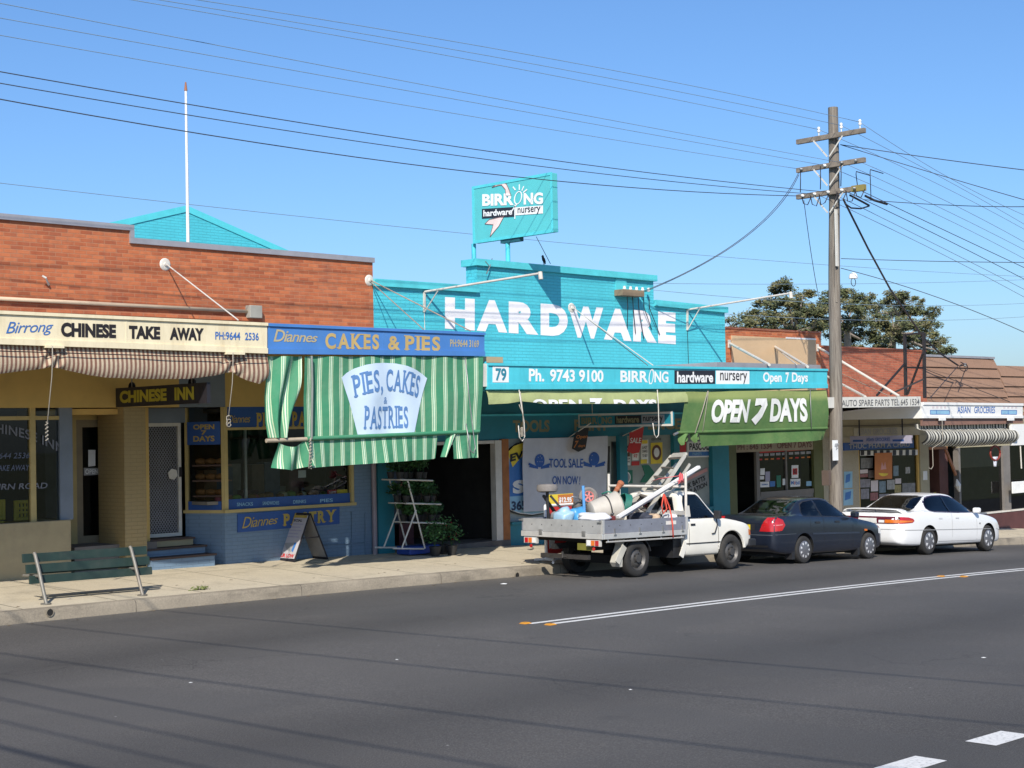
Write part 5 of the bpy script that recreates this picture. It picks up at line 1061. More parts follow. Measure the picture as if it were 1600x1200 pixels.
zwt = at(1390, 705, YF).z
mb = MB(); mb.box(XG[3]+.001, XG[3]+.1, YF+.02, YF+.12, gl_z, zc0-.002); mb.box(XG[4]-.08, XG[4], YF+.02, YF+.12, gl_z, zc0-.002); mb.build('window_frame', CREAM, gs)
zst3 = at(1390, 800, YF).z
MB().poly([(XG[3]+.1, YF+.07, gl_z), (XG[4]-.08, YF+.07, gl_z), (XG[4]-.08, YF+.07, zc0), (XG[3]+.1, YF+.07, zc0)]).build('window_pane', GLASSD, gs)
boxof('pier', CLAD, gs, XG[4]+.001, XG[5], YF-.02, YF+.4, gl_z, zc0-.001)
room(gs, XG[3], XG[5]+2, YF+1.4, YF+5, gl_z, zc0)
bo = boxof('shop_board', NAVY, gs, at(1318, 697, YF-.4).x, at(1427, 697, YF-.4).x, YF-.42, YF-.38, at(1370, 702, YF-.4).z, at(1370, 690, YF-.4).z)
text('THUC PHAM A CHAU', quadpx(((1326, 694), (1421, 690.5), (1421, 698), (1326, 701.5)), YF-.42), LET, PC('grey'), bo, .02)
for k in range(18):
    if k % 2 == 0:
        a = MB(); l = 1345+k*5; panel(a, ((l, 704.5-.02*k*5), (l+5.4, 704.4-.02*k*5), (l+5.4, 711), (l, 711.5)), YF-.06, .004); a.build('valance_stripe', BLACK, gs)
a = MB(); panel(a, ((1344, 704.5), (1434, 702.5), (1434, 711), (1344, 712)), YF-.054, .004); a.build('valance_board', PC('white'), gs)
GPO = 'cluttered posters in the grocery window'
spos = [((1367, 708), (1394, 707), (1394, 748), (1367, 749.5), 'orange', 'orange poster with a gold bowl hanging in the grocery window')]
for px4 in spos:
    o = poster('grocery_poster', px4[5], px4[:4], YF-.08, PC(px4[4]), .008); flat(ellipse(1380.5, 739, 7.5, 5, 18, math.pi, 2*math.pi), YF-.084, PC('yellow'), o, 'gold_bowl'); flat(((1376, 734), (1378, 722), (1381, 729), (1383, 721), (1385, 733)), YF-.084, PC('pink'), o, 'pale_flame')
LBN = ['dark grey notice high on the left', 'pink strip left of the orange poster', 'red strip below a pink one', 'brown notice beside the orange poster', 'pale lilac notice at left, mid height', 'pink notice under the left edge of the orange poster', 'pale blue notice under the orange poster', 'white notice under the right edge of the orange poster', 'small pink notice right of the orange poster', 'pale blue strip right of the orange poster', 'yellow notice low in the middle', 'pale lilac notice lowest at left', 'red notice low under the pink one', 'wide lilac notice low in the middle', 'grey lettered sheet low at right', 'small white notice high at right']
clut = [((1345, 716, 1364, 732), 'grey'), ((1344, 734, 1356, 740), 'pink'), ((1344, 741, 1356, 746), 'red'), ((1357, 735, 1366, 747), 'brown'), ((1344, 749, 1360, 762), 'lilac'), ((1361, 751, 1372, 768), 'pink'), ((1374, 752, 1384, 770), 'sky'), ((1386, 750, 1398, 765), 'white'), ((1399, 748, 1408, 756), 'pink'), ((1396, 728, 1404, 744), 'sky'), ((1398, 758, 1408, 770), 'yellow'), ((1345, 764, 1358, 780), 'lilac'), ((1360, 770, 1372, 782), 'red'), ((1374, 772, 1390, 784), 'lilac'), ((1410, 755, 1430, 770), 'grey'), ((1415, 730, 1422, 740), 'white')]
for i, ((l, t, r, b), mt) in enumerate(clut):
    P = [at(x_, y_, YF+.06) for x_, y_ in ((l, t), (r, t-.6), (r, b-.6), (l, b))]; tag(MB().prism(P, (0, .004, 0)).build('grocery_poster', pm('faded_'+mt, tuple(.10+.32*v for v in COLV[mt]), .7, 0, .35, 9), loc=P[0]), LBN[i]+' in the cluttered grocery window', 'notice', GPO)
tag(boxof('pier_notice', PC('white'), None, *[v for v in (at(1441, 740, YF).x, at(1447.5, 740, YF).x)], YF-.03, YF-.022, at(1444, 750, YF).z, at(1444, 736, YF).z), 'small white notice on the pier left of the dark grocery entry', 'notice')
# ASIAN GROCERIES hanging sign
hg = thing('hanging_sign', 'small white and blue grocery board hung end-on in the shade beside the power pole', 'hanging sign', at(1375, 686, 22.7))
xg = at(1424, 686, 21.7).x; H = [onX(x, y, xg) for x, y in ((1328, 682.5), (1424, 679), (1424, 692), (1328, 694))]; ya, yb = H[1].y, min(H[0].y, YF-.5); za, zb_ = (H[2].z+H[3].z)/2, (H[0].z+H[1].z)/2
MB().box(xg, xg+.06, ya, yb, za, zb_).build('board', PC('lilac'), hg)
hp2 = lambda u0, u1, v0, v1: (lambda a, b: Vector((xg-.001, yb+(ya-yb)*(u0+(u1-u0)*a), za+(zb_-za)*(v0+(v1-v0)*b))))
text('ASIAN GROCERIES', hp2(.27, .66, .3, .75), HX, NAVY, hg, .02)
for u0, u1 in ((.05, .22), (.7, .88)): MB().poly([hp2(u0, u1, .25, .5)(a, b)+Vector(HX) for a, b in ((0, 0), (1, 0), (1, 1), (0, 1))]).build('blue_block', NAVY, hg, fix=False)
for u in (.15, .85): MB().tube([(xg+.03, yb+(ya-yb)*u, zb_), (xg+.03, yb+(ya-yb)*u, ZP+.05)], .02, 6).build('hanger', BLACK, hg)
# striped roll blind
b5 = thing('roller_blind', 'black and white striped canvas blind rolled up under the white grocery fascia', 'awning blind', (38.5, YA, 2.3))
def f11(a, b):
    px = 1436+146*a; y0 = 662.5-.004*(px-1436); y1 = interp([(1436, 692), (1440, 695), (1500, 698), (1582, 693)], px); return at(px+3.5*b*(1-a), y0+(y1-y0)*b, YA+.06)+Vector((0, -.2*max(0, math.sin(math.pi*min(1, (b-.22)*1.3)))**.7+.12*(b < .3)+.012*math.sin(px*.4), 0))
MB().grid(f11, 160, 14, 34).build('canvas', BWS, b5, smooth=True, fix=False)
rope(b5, [at(1472, 655, YA-.05), at(1473, 690, YA-.2), at(1457, 700, YA-.1), at(1458, 728, YA-.08), at(1455, 733, YA-.08), at(1451, 731, YA-.08)], .010)
# life-ring like hose hook hanging under the blind
P = at(1555, 708, YA+.2); t = thing('red_ring', 'oval dark red ring with a white cloth hanging under the striped blind', 'ring', P)
mb = MB(); mb.tube([P+Vector((.28*math.cos(q*.2618), 0, .2*math.sin(q*.2618))) for q in range(25)], .03, 8); mb.build('ring', pm('dark_red_paint', (.2, .03, .02), .5), t, smooth=True)
mb = MB(); mb.grid(lambda a, b: P+Vector((-.14+.3*a-.15*b*a+.05*b, .02*math.sin(a*9), -.1-.28*b)), 8, 6); mb.build('cloth', CLOTH, t, smooth=True, solid=.008)
# entry, yellow thing, right shop window, base
MAR = pm('maroon_base', (.085, .03, .028), .6, 0, .15, 3); MARW = pm('brown_red_wall', (.12, .05, .04), .7, 0, .15)
GX = max(XG[9]+9, 52)
rs2 = thing('mansard_shop_building', 'shop with a brown tiled mansard front and a wide dark window over a maroon base', 'building', (44, YF, gp(44, YF)))
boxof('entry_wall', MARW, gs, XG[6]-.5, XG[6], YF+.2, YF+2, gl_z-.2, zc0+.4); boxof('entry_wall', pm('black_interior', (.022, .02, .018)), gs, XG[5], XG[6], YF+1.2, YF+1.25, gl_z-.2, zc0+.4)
boxof('entry_head', pm('orange_board', (.35, .16, .07), .7), gs, XG[5]+.001, XG[6]-.4, YF-.04, YF+.1, at(1465, 702, YF).z, at(1465, 698, YF).z)
boxof('upper_wall', CLAD, gs, XG[5]+.001, XG[7], YF-.0, YF+.2, at(1465, 698, YF).z+.001, ZP+.04)
A_, B_ = at(1477.5, 702, YF-.1), at(1493.5, 742, YF-.1); o = MB().bar(A_, B_, .09, .05, (0, 1, 0)); tag(o.build('leaning_plank', pm('orange_plank', (.36, .15, .07), .7), loc=B_), 'orange brown plank leaning across the dark grocery entry', 'plank')
A_, B_ = at(1495, 749, YF-.25), at(1499, 768, YF-.25); o = MB().tube([A_, (A_+B_)/2+Vector((-.02, 0, 0)), B_], [.02, .1, .03], 8); tag(o.build('rolled_sheet', PC('white'), loc=B_), 'white rolled sheet standing beside the grocery entry', 'roll')
yc = thing('plastic_chair', 'yellow plastic chair back showing over the white car roof in the grocery entry', 'chair', at(1470, 800, YF+.3))
mb = MB(); mb.grid(lambda a, b: at(1459+22*a+(1.5-3*a)*(1-b)*-1, 789-19.5*b-1.5*math.sin(a*math.pi)*b, YF+.3+.1*math.sin(a*math.pi)), 10, 8); mb.build('backrest', pm('yellow_plastic', (.5, .36, .02)), yc, smooth=True, solid=.02)
P = at(1470, 790, YF+.3); boxof('seat', pm('yellow_plastic', (.5, .36, .02)), yc, P.x-.24, P.x+.24, YF-.1, YF+.3, P.z-.06, P.z-.02, .01)
for X in (-.2, .2):
    for Y in (-.08, .28): boxof('leg', pm('yellow_plastic', (.5, .36, .02)), yc, P.x+X-.02, P.x+X+.02, YF+Y-.02, YF+Y+.02, gl_z+.2, P.z-.061)
xw0, xw1 = XG[7], GX; zb1 = at(1540, 803, YF).z; zwh = at(1530, 698, YF).z
boxof('base_wall', MAR, rs2, xw0, xw1, YF-.05, YF+.2, gl_z-.5, zb1); boxof('sill', WROD, rs2, xw0, xw1, YF-.07, YF+.15, zb1+.001, zb1+.05)
boxof('upper_wall', CLAD, rs2, xw0+.001, xw1, YF-.001, YF+.2, zwh, ZP-.1)
mb = MB(); mb.box(xw0-.02, xw0+.1, YF-.03, YF+.15, zb1+.051, zwh-.001); mb.box(XG[8]-.06, XG[9]+.05, YF-.03, YF+.15, zb1+.051, zwh-.001); mb.build('mullion', pm('grey_frame', (.17, .155, .14)), rs2)
MB().poly([(xw0, YF+.05, zb1), (xw1, YF+.05, zb1), (xw1, YF+.05, zwh), (xw0, YF+.05, zwh)]).build('window_pane', GLASSD, rs2)
bl = boxof('window_blind', pm('buff_blind', (.36, .30, .2), .8), rs2, xw0+.1, XG[8]-.07, YF+.1, YF+.13, at(1530, 730, YF).z, zwh-.002)
room(rs2, xw0, xw1, YF+.6, YF+5, gl_z, zwh)
# mansard roof
TIL = concrete('brown_roof_tile', (.22, .125, .08), (.33, .20, .135), 0, 0, .4)
def mansard(parent, xa, xb, ztop, zbot, n, lean):
    for k in range(n):
        z0_ = zbot+(ztop-zbot)*k/n; z1_ = zbot+(ztop-zbot)*(k+1)/n+.02; y0_ = YF+lean*k/n; y1_ = YF+lean*(k+1)/n
        MB().prism([(xa, y0_-.07, z0_), (xb-.02*k, y0_-.07, z0_), (xb-.02*k-.02, y1_, z1_), (xa, y1_, z1_)], (0, .05, 0)).build('tile_course', TIL, parent)
zmt, zmb = at(1500, 559, YF+.5).z, at(1500, 652, YF).z; xm0 = X2b+.01; xm1 = at(1578, 600, YF).x
mansard(rs2, xm0, xm1+.1, zmt, zmb, 6, .55); MB().box(xm0, xm1, YF+.5, YF+.75, zmt+.0, zmt+.07).build('ridge_cap', GREYM, rs2)
zmt2 = at(1590, 573, YF+.5).z; MB().box(xm1-.1, xm1+.3, YF+.56, YF+.7, zmb, zmt2).build('hip_backing', TIL, rs2); mansard(rs2, xm1+.105, GX, zmt2, zmb, 5, .5); MB().box(xm1+.1, GX, YF+.55, YF+9, zmb, zmb+.1).build('roof', ROOFG, rs2); MB().box(xm0, xm1+.1, YF+.7, YF+9, zmb+.2, zmb+.3).build('roof', ROOFG, rs2)
MB().box(xm0, GX, YF+.3, YF+.45, ZP, zmb+.2).build('backing_wall', CLAD, rs2)
x0, x1, z0, z1 = rc(1581, 663, 1640, 693.5, YA); o = boxof('shop_sign', WGF, None, x0, x1, YA-.0, YA+.08, z0, z1); tag(o, 'blank white sign box cut by the right picture edge', 'sign')
a_ = at(1594, 694, YA+.04); o = MB().tube([a_, at(1596, 732, YA+.04)], .02, 8); tag(o.build('blind_pole', WROD, loc=a_), 'thin white pole hanging under the blank white sign', 'pole')
x0, x1, z0, z1 = rc(1581, 753, 1640, 766, YF-.3); o = MB().box(x0, x1, YF-.32, YF-.28, z0, z1); tag(o.build('window_board', PC('white'), loc=(x0, YF-.3, z0), bevel=.01), 'pale board in front of the far right shop window', 'board')
# bracket with cable on the mansard
P = at(1499, 572, YF-.05); t = thing('cable_bracket', 'tangle of black cable and insulators bracketed to the brown mansard', 'bracket', P); mb = MB(); mb.tube([P, P+Vector((0, -.25, .05))], .02, 6); mb.tube([P+Vector((-.1, -.1, .12)), P+Vector((.15, -.2, .0)), P+Vector((.1, -.1, -.2)), P+Vector((.02, -.02, -.5))], .014, 6)
mb.tube([P+Vector((.25*math.cos(q*.5), -.15, .12*math.sin(q*.5)-.05)) for q in range(13)], .01, 6); mb.build('cable_loop', BLACK, t); MB().lathe(P+Vector((-.05, -.22, .02)), (0, 0, 1), [(.02, -.06), (.05, -.03), (.03, 0), (.05, .03), (.02, .06)], 10).build('insulator', STEEL, t)
# black frame on the awning
BFR = pm('black_iron', (.03, .025, .025), .6, .2); t = thing('sign_frame', 'empty black iron sign frame standing on the awning beside the brown mansard', 'sign frame', at(1415, 618, 22.))
Yn, Yr = 21.6, 22.25; up_ = lambda x, y: at(x, y, Yr if x < 1430 else Yn)
for a, b in (((1413.5, 523), (1415.5, 618)), ((1443.5, 520), (1445, 622))): MB().bar(up_(*a), up_(*b), .09, .06, (0, 1, 0)).build('upright', BFR, t)
for a, b in (((1413.5, 523), (1443.5, 520)), ((1414, 574), (1444.5, 575))): MB().bar(up_(*a), up_(*b), .05, .05).build('rail', BFR, t)
for a, b in (((1413, 569), (1370, 618)), ((1442, 552), (1418, 616)), ((1444, 592), (1391, 616))): MB().bar(up_(*a), at(*b, 22.2), .045, .045).build('brace', BFR, t)
for a, b in (((1496, 573), (1453, 622)), ((1446, 577), (1578, 628))): MB().tube([at(*a, YF-.12), at(*b, YA+.4)], .012, 6).build('stay', BFR, t)

# ================================================================== power pole and its wires
PB = at(1306, 800, 21.2); PT = at(1302, 167, 21.2); PX = PB.x+.1; PY = 21.25
pole = thing('power_pole', 'tall weathered grey timber power pole with three crossarms beside the green blind', 'power pole', (PX, PY, gp(PX, PY)-.2))
def poletimber():
    m, nt, b = _mat('weathered_pole_timber'); tc = _n(nt, 'ShaderNodeTexCoord').outputs['Object']; mp = _n(nt, 'ShaderNodeMapping'); mp.inputs['Scale'].default_value = (9, 9, .35); nt.links.new(tc, mp.inputs[0])
    n = noise(nt, mp.outputs[0], 3, 6, .7); c = ramp(nt, n, [(.25, (.07, .058, .048)), (.5, (.18, .155, .128)), (.75, (.29, .26, .215))]); nt.links.new(c, b.inputs['Base Color']); b.inputs['Roughness'].default_value = .9; bumpn(nt, b, n, .5, .02); return m
TIM = poletimber(); ARM = pm('grey_crossarm_timber', (.20, .165, .13), .85, 0, .3, 7, bump=.3)
ptx = at(1302, 167, PY).x; pxz = lambda z: PX+(ptx-PX)*(z-PB.z)/(PT.z-PB.z)
MB().tube([(pxz(z), PY+.012*math.sin(z*1.3), z) for z in [gp(PX, PY)-.2+(PT.z-gp(PX, PY)+.2)*k/16 for k in range(17)]], [.175-.055*k/16 for k in range(17)], 18).build('shaft', TIM, pole, smooth='auto')
zsp = at(1300, 384, PY).z; mb = MB(); mb.add([(pxz(zsp)-.16, PY-.09, zsp-1.4), (pxz(zsp)-.13, PY-.14, zsp-1.4), (pxz(zsp)-.17, PY-.1, zsp+.06), (pxz(zsp)-.1, PY-.02, zsp-1.4)], [(0, 1, 2), (1, 3, 2), (3, 0, 2), (0, 3, 1)]); mb.build('splinter', TIM, pole)
a_, b_ = at(1306, 327, PY-.16), at(1308, 416, PY-.16); MB().bar(a_, b_, .085, .04, (0, 1, 0)).build('conduit_cover', WROD, pole)
x0, x1, z0, z1 = rc(1300.5, 688, 1315, 719, PY-.2); nb = boxof('notice_plate', PC('white'), pole, x0+.03, x1-.12, PY-.19, PY-.175, z0, z1); MB().poly([at(x, y, PY-.194) for x, y in ((1305, 693), (1311, 692.5), (1311, 694.5), (1307, 699), (1310, 700), (1306, 704), (1308, 699), (1304, 698))]).build('faint_marking', PC('grey'), nb, fix=False)
x0, x1, z0, z1 = rc(1291, 735, 1297, 758, PY); boxof('meter_box', pm('rusty_box', (.1, .07, .055), .8), pole, x0-.05, x1-.1, PY-.1, PY+.1, z0, z1)
arms = []
for k, (yl, yr) in enumerate(((219, 209.5), (265, 253.5), (306, 296.5))):
    zc = at(1302, (yl+yr)/2+.5, PY).z; Yl = onX(1246, yl, pxz(zc)-.17).y; Yr_ = onX(1352.5, yr, pxz(zc)-.17).y; X = pxz(zc)-.19; arms.append((X, Yl, Yr_, zc))
    ar = MB().box(X-.05, X+.05, Yr_, Yl, zc-.06, zc+.06).build('crossarm', ARM, pole, bevel=.008)
    if k == 2: boxof('arm_end_box', pm('mossy_timber', (.25, .2, .06), .8), pole, X-.055, X+.055, Yr_-.001, Yr_+.35, zc-.075, zc+.075)
    for s in (-1, 1): MB().bar((X-.06, PY+s*.42, zc-.05), (X-.06, PY+s*.03, zc-.5), .035, .012, (1, 0, 0)).build('brace', WROD, pole)
    for u in ((.33, .66, .93), (.1, .45, .7, .9), (.12, .3, .5, .7, .88))[k]:
        Y = Yl+(Yr_-Yl)*u
        if k == 0: MB().lathe((X, Y, zc+.06), (0, 0, 1), [(.012, 0), (.012, .09), (.035, .09), (.042, .12), (.026, .15), (.04, .18), (.026, .22), (.0001, .23)], 12).build('insulator', WHITE, pole, smooth='auto')
        else:
            MB().lathe((X-.055, Y, zc), (1, 0, 0), [(.012, .12), (.012, 0), (.03, -.01), (.036, -.04), (.022, -.06), (.032, -.08), (.0001, -.1)], 10).build('insulator', WHITE if (k+int(u*10)) % 2 else STEEL, pole, smooth='auto')
WIR = pm('dark_cable', (.05, .055, .07), .6); WIG = pm('grey_wire', (.2, .28, .36), .5)
def wire(pts, label, r=.007, mat=None, group=None, n=28, nm='overhead_wire', lo=0., hi=1.):
    """a hanging span: parabola through three points"""
    A_, B_, C_ = (Vector(p) for p in pts); L_ = (C_-A_).length; t = (B_-A_).length/L_
    P = []
    for k in range(n+1):
        s = lo+(hi-lo)*k/n; p = A_+(C_-A_)*s; m0 = A_+(C_-A_)*t; e_ = B_-m0; P.append(p+e_*(s*(1-s)/max(1e-3, t*(1-t))))
    mid = P[0]; o = MB().tube(P, r, 6).build(nm, mat or WIG, loc=mid, smooth=True); tag(o, label, 'wire', group); return o
def span(pl, Y, label, **k): return wire([at(x, y, Y) for x, y in pl], label, **k)
(ax, al, arr, az) = arms[0]
GW = 'wires running left from the power pole'
ext_ = lambda p, q, t: (p[0]+(q[0]-p[0])*t, p[1]+(q[1]-p[1])*t)
def leftspan(k, u, p_mid, p_left, label, r=.006, mat=None):
    X, Yl, Yr_, zc = arms[k]; Y = Yl+(Yr_-Yl)*u; P0 = Vector((X, Y, zc+(.22 if k == 0 else 0)))
    wire([P0, at(*p_mid, Y), at(*p_left, Y)], label, r=r, mat=mat, hi=1.45)
leftspan(0, .33, (700, 87), (207, 0), 'lowest of the three thin wires from the top crossarm towards the upper left')
leftspan(0, .66, (740, 83), (250, 0), 'middle of the three thin wires from the top crossarm towards the upper left')
leftspan(0, .93, (790, 79), (310, 0), 'highest of the three thin wires from the top crossarm towards the upper left')
leftspan(1, .1, (560, 152), (0, 55), 'lowest wire of the middle crossarm running left across the sky')
leftspan(1, .45, (560, 128), (0, 28), 'second wire of the middle crossarm running left across the sky')
leftspan(1, .7, (560, 113), (0, 5), 'highest wire of the middle crossarm running left across the sky')
leftspan(2, .12, (560, 246), (0, 155), 'lowest dark cable of the bottom crossarm, running left above the flagpole foot', .009, WIR)
leftspan(2, .3, (560, 221), (0, 130), 'second dark cable of the bottom crossarm, running left', .0075, WIR)
leftspan(2, .5, (560, 206), (0, 112), 'highest dark cable of the bottom crossarm, running left', .008, WIR)
def rightspan(k, u, pr, pm_, label, r=.007, mat=None):
    X, Yl, Yr_, zc = arms[k]; Y = Yl+(Yr_-Yl)*u; wire([Vector((X, Y, zc+(.22 if k == 0 else 0))), at(*pm_, Y), at(*pr, Y)], label, r=r, mat=mat, hi=2.2)
rightspan(0, .33, (1600, 300+58), (1450, 280), 'lower thin wire from the top crossarm descending to the right')
rightspan(0, .66, (1600, 350), (1450, 266), 'middle thin wire from the top crossarm descending to the right')
rightspan(0, .93, (1600, 336), (1480, 276), 'upper thin wire from the top crossarm descending to the right')
rightspan(1, .7, (1600, 390), (1470, 325), 'upper wire from the middle crossarm descending to the right'); rightspan(1, .9, (1600, 378), (1470, 310), 'higher wire from the middle crossarm descending to the right')
rightspan(1, .45, (1600, 404), (1470, 338), 'lower wire from the middle crossarm descending to the right')
rightspan(2, .88, (1600, 418), (1470, 357), 'upper dark cable from the bottom crossarm descending to the right', .009, WIR); rightspan(2, .7, (1600, 436), (1470, 370), 'second dark cable from the bottom crossarm descending to the right', .009, WIR)
rightspan(2, .5, (1600, 452), (1470, 386), 'third dark cable from the bottom crossarm descending to the right', .008); rightspan(2, .3, (1600, 464), (1470, 396), 'lowest dark cable from the bottom crossarm descending to the right', .008)
ZT = lambda x, y: at(x, y, PY-.15)
for q, m_, e_, r_, lb in (((1313, 226), (1450, 246), (1600, 265.5), .010, 'dark service cable running right just under the top crossarm'), ((1313, 226), (1450, 268), (1600, 312), .009, 'dark service cable sloping right from under the top crossarm'), ((1350, 312), (1470, 320), (1600, 323), .009, 'dark level cable running right from the bottom crossarm'), ((1314, 404), (1450, 408), (1600, 410), .008, 'thin level cable running right from halfway up the pole'), ((1314, 419), (1440, 456), (1600, 519), .009, 'cable sloping right from halfway up the pole past a white lamp-like insulator')):
    wire([ZT(*q), at(*m_, 19), at(*e_, 16.5)], lb, r=r_, mat=WIR, hi=2.6)
X, Yl, Yr_, zc = arms[1]
for k, (mx, my) in enumerate(((1165, 388), (1160, 394))): wire([(X, Yl-.05, zc-.05-.06*k), at(mx, my-20, 22.4), at(1003+4*k, 456, YF-.2)], ('upper' if k == 0 else 'lower')+' of two service cables sagging from the pole to the supply board', r=.008, mat=WIR)
wire([(arms[2][0], arms[2][1]-.2, arms[2][3]-.1), at(1268, 400, 22.7), at(1283, 478, YF)], 'thin drop wire falling from the bottom crossarm behind the pole', r=.009, mat=WIR)
A_ = at(1318, 312, PY-.1); B_ = at(1391, 452, 22.8); C_ = at(1443, 528, YF-.3); o = MB().tube([A_, A_+(B_-A_)*.5+Vector((0, 0, -.05)), B_, at(1420, 494, 23.4), C_, at(1470, 553, YF-.25), at(1497, 571, YF-.2)], .026, 8); tag(o.build('service_cable', BLACK, loc=A_, smooth=True), 'thick black service cable dropping steeply from the pole to the brown mansard', 'cable')
mb = MB(); 
for k in range(7):
    Y0 = arms[2][1]+(arms[2][2]-arms[2][1])*(.1+.13*k); X = arms[2][0]-.08; z = arms[2][3]; mb.tube([(X, Y0, z-.02), (X-.05, Y0-.08, z-.2-.05*(k % 3)), (X-.05, Y0-.2, z-.25-.06*(k % 2)), (X, Y0-.28, z-.05)], .012, 6)
for k in range(3):
    Y0 = arms[1][1]+(arms[1][2]-arms[1][1])*(.08+.3*k); X = arms[1][0]-.08; mb.tube([(X, Y0, arms[1][3]), (X-.08, Y0-.05, arms[1][3]-.3), (X, Y0+.02, arms[2][3]+.1)], .012, 6)
mb.build('jumper_cable', BLACK, pole, smooth=True)
mb = MB()
for px0, py0, px1, py1 in ((1360, 265, 1362, 312), (1338, 268, 1341, 292)): mb.tube([ZT(px1+18, py0+6), ZT(px0, py0), ZT(px0-.5, py0+4), ZT(px1-1, py1)], .012, 6)
mb.tube([ZT(1320, 318), ZT(1330, 325), ZT(1345, 326), ZT(1358, 322)], .02, 6); mb.tube([ZT(1352, 306), ZT(1366, 313), ZT(1386, 319)], .03, 6); mb.tube([ZT(1328, 305), ZT(1345, 314), ZT(1358, 321)], .026, 6); mb.build('cable_tail', BLACK, pole, smooth=True)
P = at(1333, 425.5, 20.85)-Vector((0, 0, .1)); t = thing('hanging_insulator', 'white insulator with a wire loop hanging from the cable right of the pole', 'insulator', P); MB().lathe(P, (0, 0, 1), [(.03, -.05), (.11, -.05), (.1, .03), (.06, .08), (.0001, .1)], 14).build('cap', WHITE, t, smooth='auto'); MB().tube([P+Vector((.1*math.cos(q*.5), 0, -.14+.1*math.sin(q*.5))) for q in range(14)], .009, 6).build('loop', BLACK, t)
FARW = [((0, 286), (640, 356), (1600, 432), 'faint far wire crossing the sky behind the flagpole'), ((862, 440), (1200, 444), (1600, 437), 'far level wire behind the gum trees, upper'), ((1010, 452), (1300, 474), (1600, 474), 'far level wire behind the gum trees, middle'), ((1100, 488), (1300, 499), (1600, 495), 'far level wire behind the gum trees, lower')]
for a, b, c, lb in FARW: wire([at(*a, 29), at(*b, 29), at(*c, 29)], lb, r=.007, mat=WIG, lo=0 if a[0] else -.3, hi=1.8)
# wires over the near side of the road: their shadows cross the asphalt
for k, (a, b, r) in enumerate((((350, 960), (1600, 1067), .013), ((50, 972), (1600, 1129), .013), ((0, 1015), (1380, 1190), .014), ((0, 1052), (800, 1190), .014), ((0, 1080), (550, 1190), .012), ((0, 1112), (350, 1190), .012), ((0, 1150), (200, 1197), .026))):
    h = 7.4; A_, B_ = atg(*a), atg(*b); A_ -= SUN*(h/-SUN.z); B_ -= SUN*(h/-SUN.z); d = (B_-A_).normalized()*9; A_ -= d; B_ += d
    o = MB().tube([A_+(B_-A_)*t+Vector((0, 0, .5*(2*t-1)**2-.25)) for t in [i/20 for i in range(21)]], r, 6); tag(o.build('overhead_wire', WIR, loc=A_, smooth=True), 'wire strung over the near side of the road, out of sight above the photographer', 'wire', 'wires above the near side of the road')

# ================================================================== gum trees
BARK = pm('gum_bark', (.28, .23, .19), .9, 0, .3, 4)
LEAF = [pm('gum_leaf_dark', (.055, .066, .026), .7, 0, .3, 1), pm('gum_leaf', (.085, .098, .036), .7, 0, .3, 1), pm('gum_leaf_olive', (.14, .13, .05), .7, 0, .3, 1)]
def gum(label, Y, trunk_px, blobs, seed, size=.3, dens=1.):
    R = random.Random(seed); bx = at(trunk_px, 560, Y).x; zb = g(bx)-.2; t = thing('gum_tree', label, 'tree', (bx, Y, zb), 'gum trees behind the shops')
    br = MB(); cr = MB(); fork = Vector((bx, Y, at(trunk_px, 520, Y).z)); br.tube([(bx, Y, zb), (bx+.2, Y, zb+2), fork], [.42, .34, .26], 10)
    for (px, py, rx, ry) in blobs:
        c = at(px, py, Y+R.uniform(-2.5, 2.5)); k = (at(px+10, py, Y)-at(px, py, Y)).length/10; kz = at(px, py-10, Y).z/10-at(px, py, Y).z/10; wx, wz = rx*k*.72, ry*kz
        m_ = fork+(c-fork)*.55+Vector((R.uniform(-.5, .5), R.uniform(-.6, .6), -.4)); br.tube([fork+(m_-fork)*.02, m_, c+Vector((0, 0, -wz*.2))], [.13, .08, .03], 7)
        for s in range(int(5+rx*ry/16)):
            d = Vector((R.gauss(0, 1), R.gauss(0, 1), R.gauss(0, .9))).normalized()*R.random()**.45; q = c+Vector((d.x*wx, d.y*wx*1.3, d.z*wz)); br.tube([c+(q-c)*.2+Vector((0, 0, -wz*.3)), q], [.035, .012], 4)
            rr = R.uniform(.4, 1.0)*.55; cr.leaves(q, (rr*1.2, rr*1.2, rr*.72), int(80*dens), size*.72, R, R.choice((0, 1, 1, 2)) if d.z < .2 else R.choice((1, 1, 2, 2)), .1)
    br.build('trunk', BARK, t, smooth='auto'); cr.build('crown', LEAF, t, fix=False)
gum('leftmost big gum tree, its crown topped by a flat tuft, left of the power pole', 62, 1240, [(1225, 446, 16, 8), (1212, 455, 10, 6), (1255, 460, 12, 6), (1205, 475, 16, 9), (1228, 474, 20, 12), (1180, 489, 10, 7), (1202, 498, 20, 12), (1235, 496, 24, 14), (1262, 488, 20, 14), (1192, 515, 14, 10), (1225, 517, 24, 11), (1258, 515, 24, 12), (1282, 508, 16, 14), (1175, 505, 6, 7), (1278, 487, 12, 8), (1165, 498, 6, 6), (1180, 524, 10, 8), (1215, 532, 16, 6), (1255, 532, 16, 6), (1245, 475, 10, 6)], 3)
gum('middle gum tree with a rounded crown, partly behind the power pole', 64, 1325, [(1310, 458, 22, 8), (1335, 466, 20, 9), (1295, 475, 16, 10), (1318, 480, 20, 10), (1345, 480, 14, 10), (1300, 500, 16, 12), (1325, 505, 18, 12), (1338, 525, 18, 12), (1310, 525, 16, 12), (1325, 542, 16, 7), (1340, 498, 10, 7)], 5)
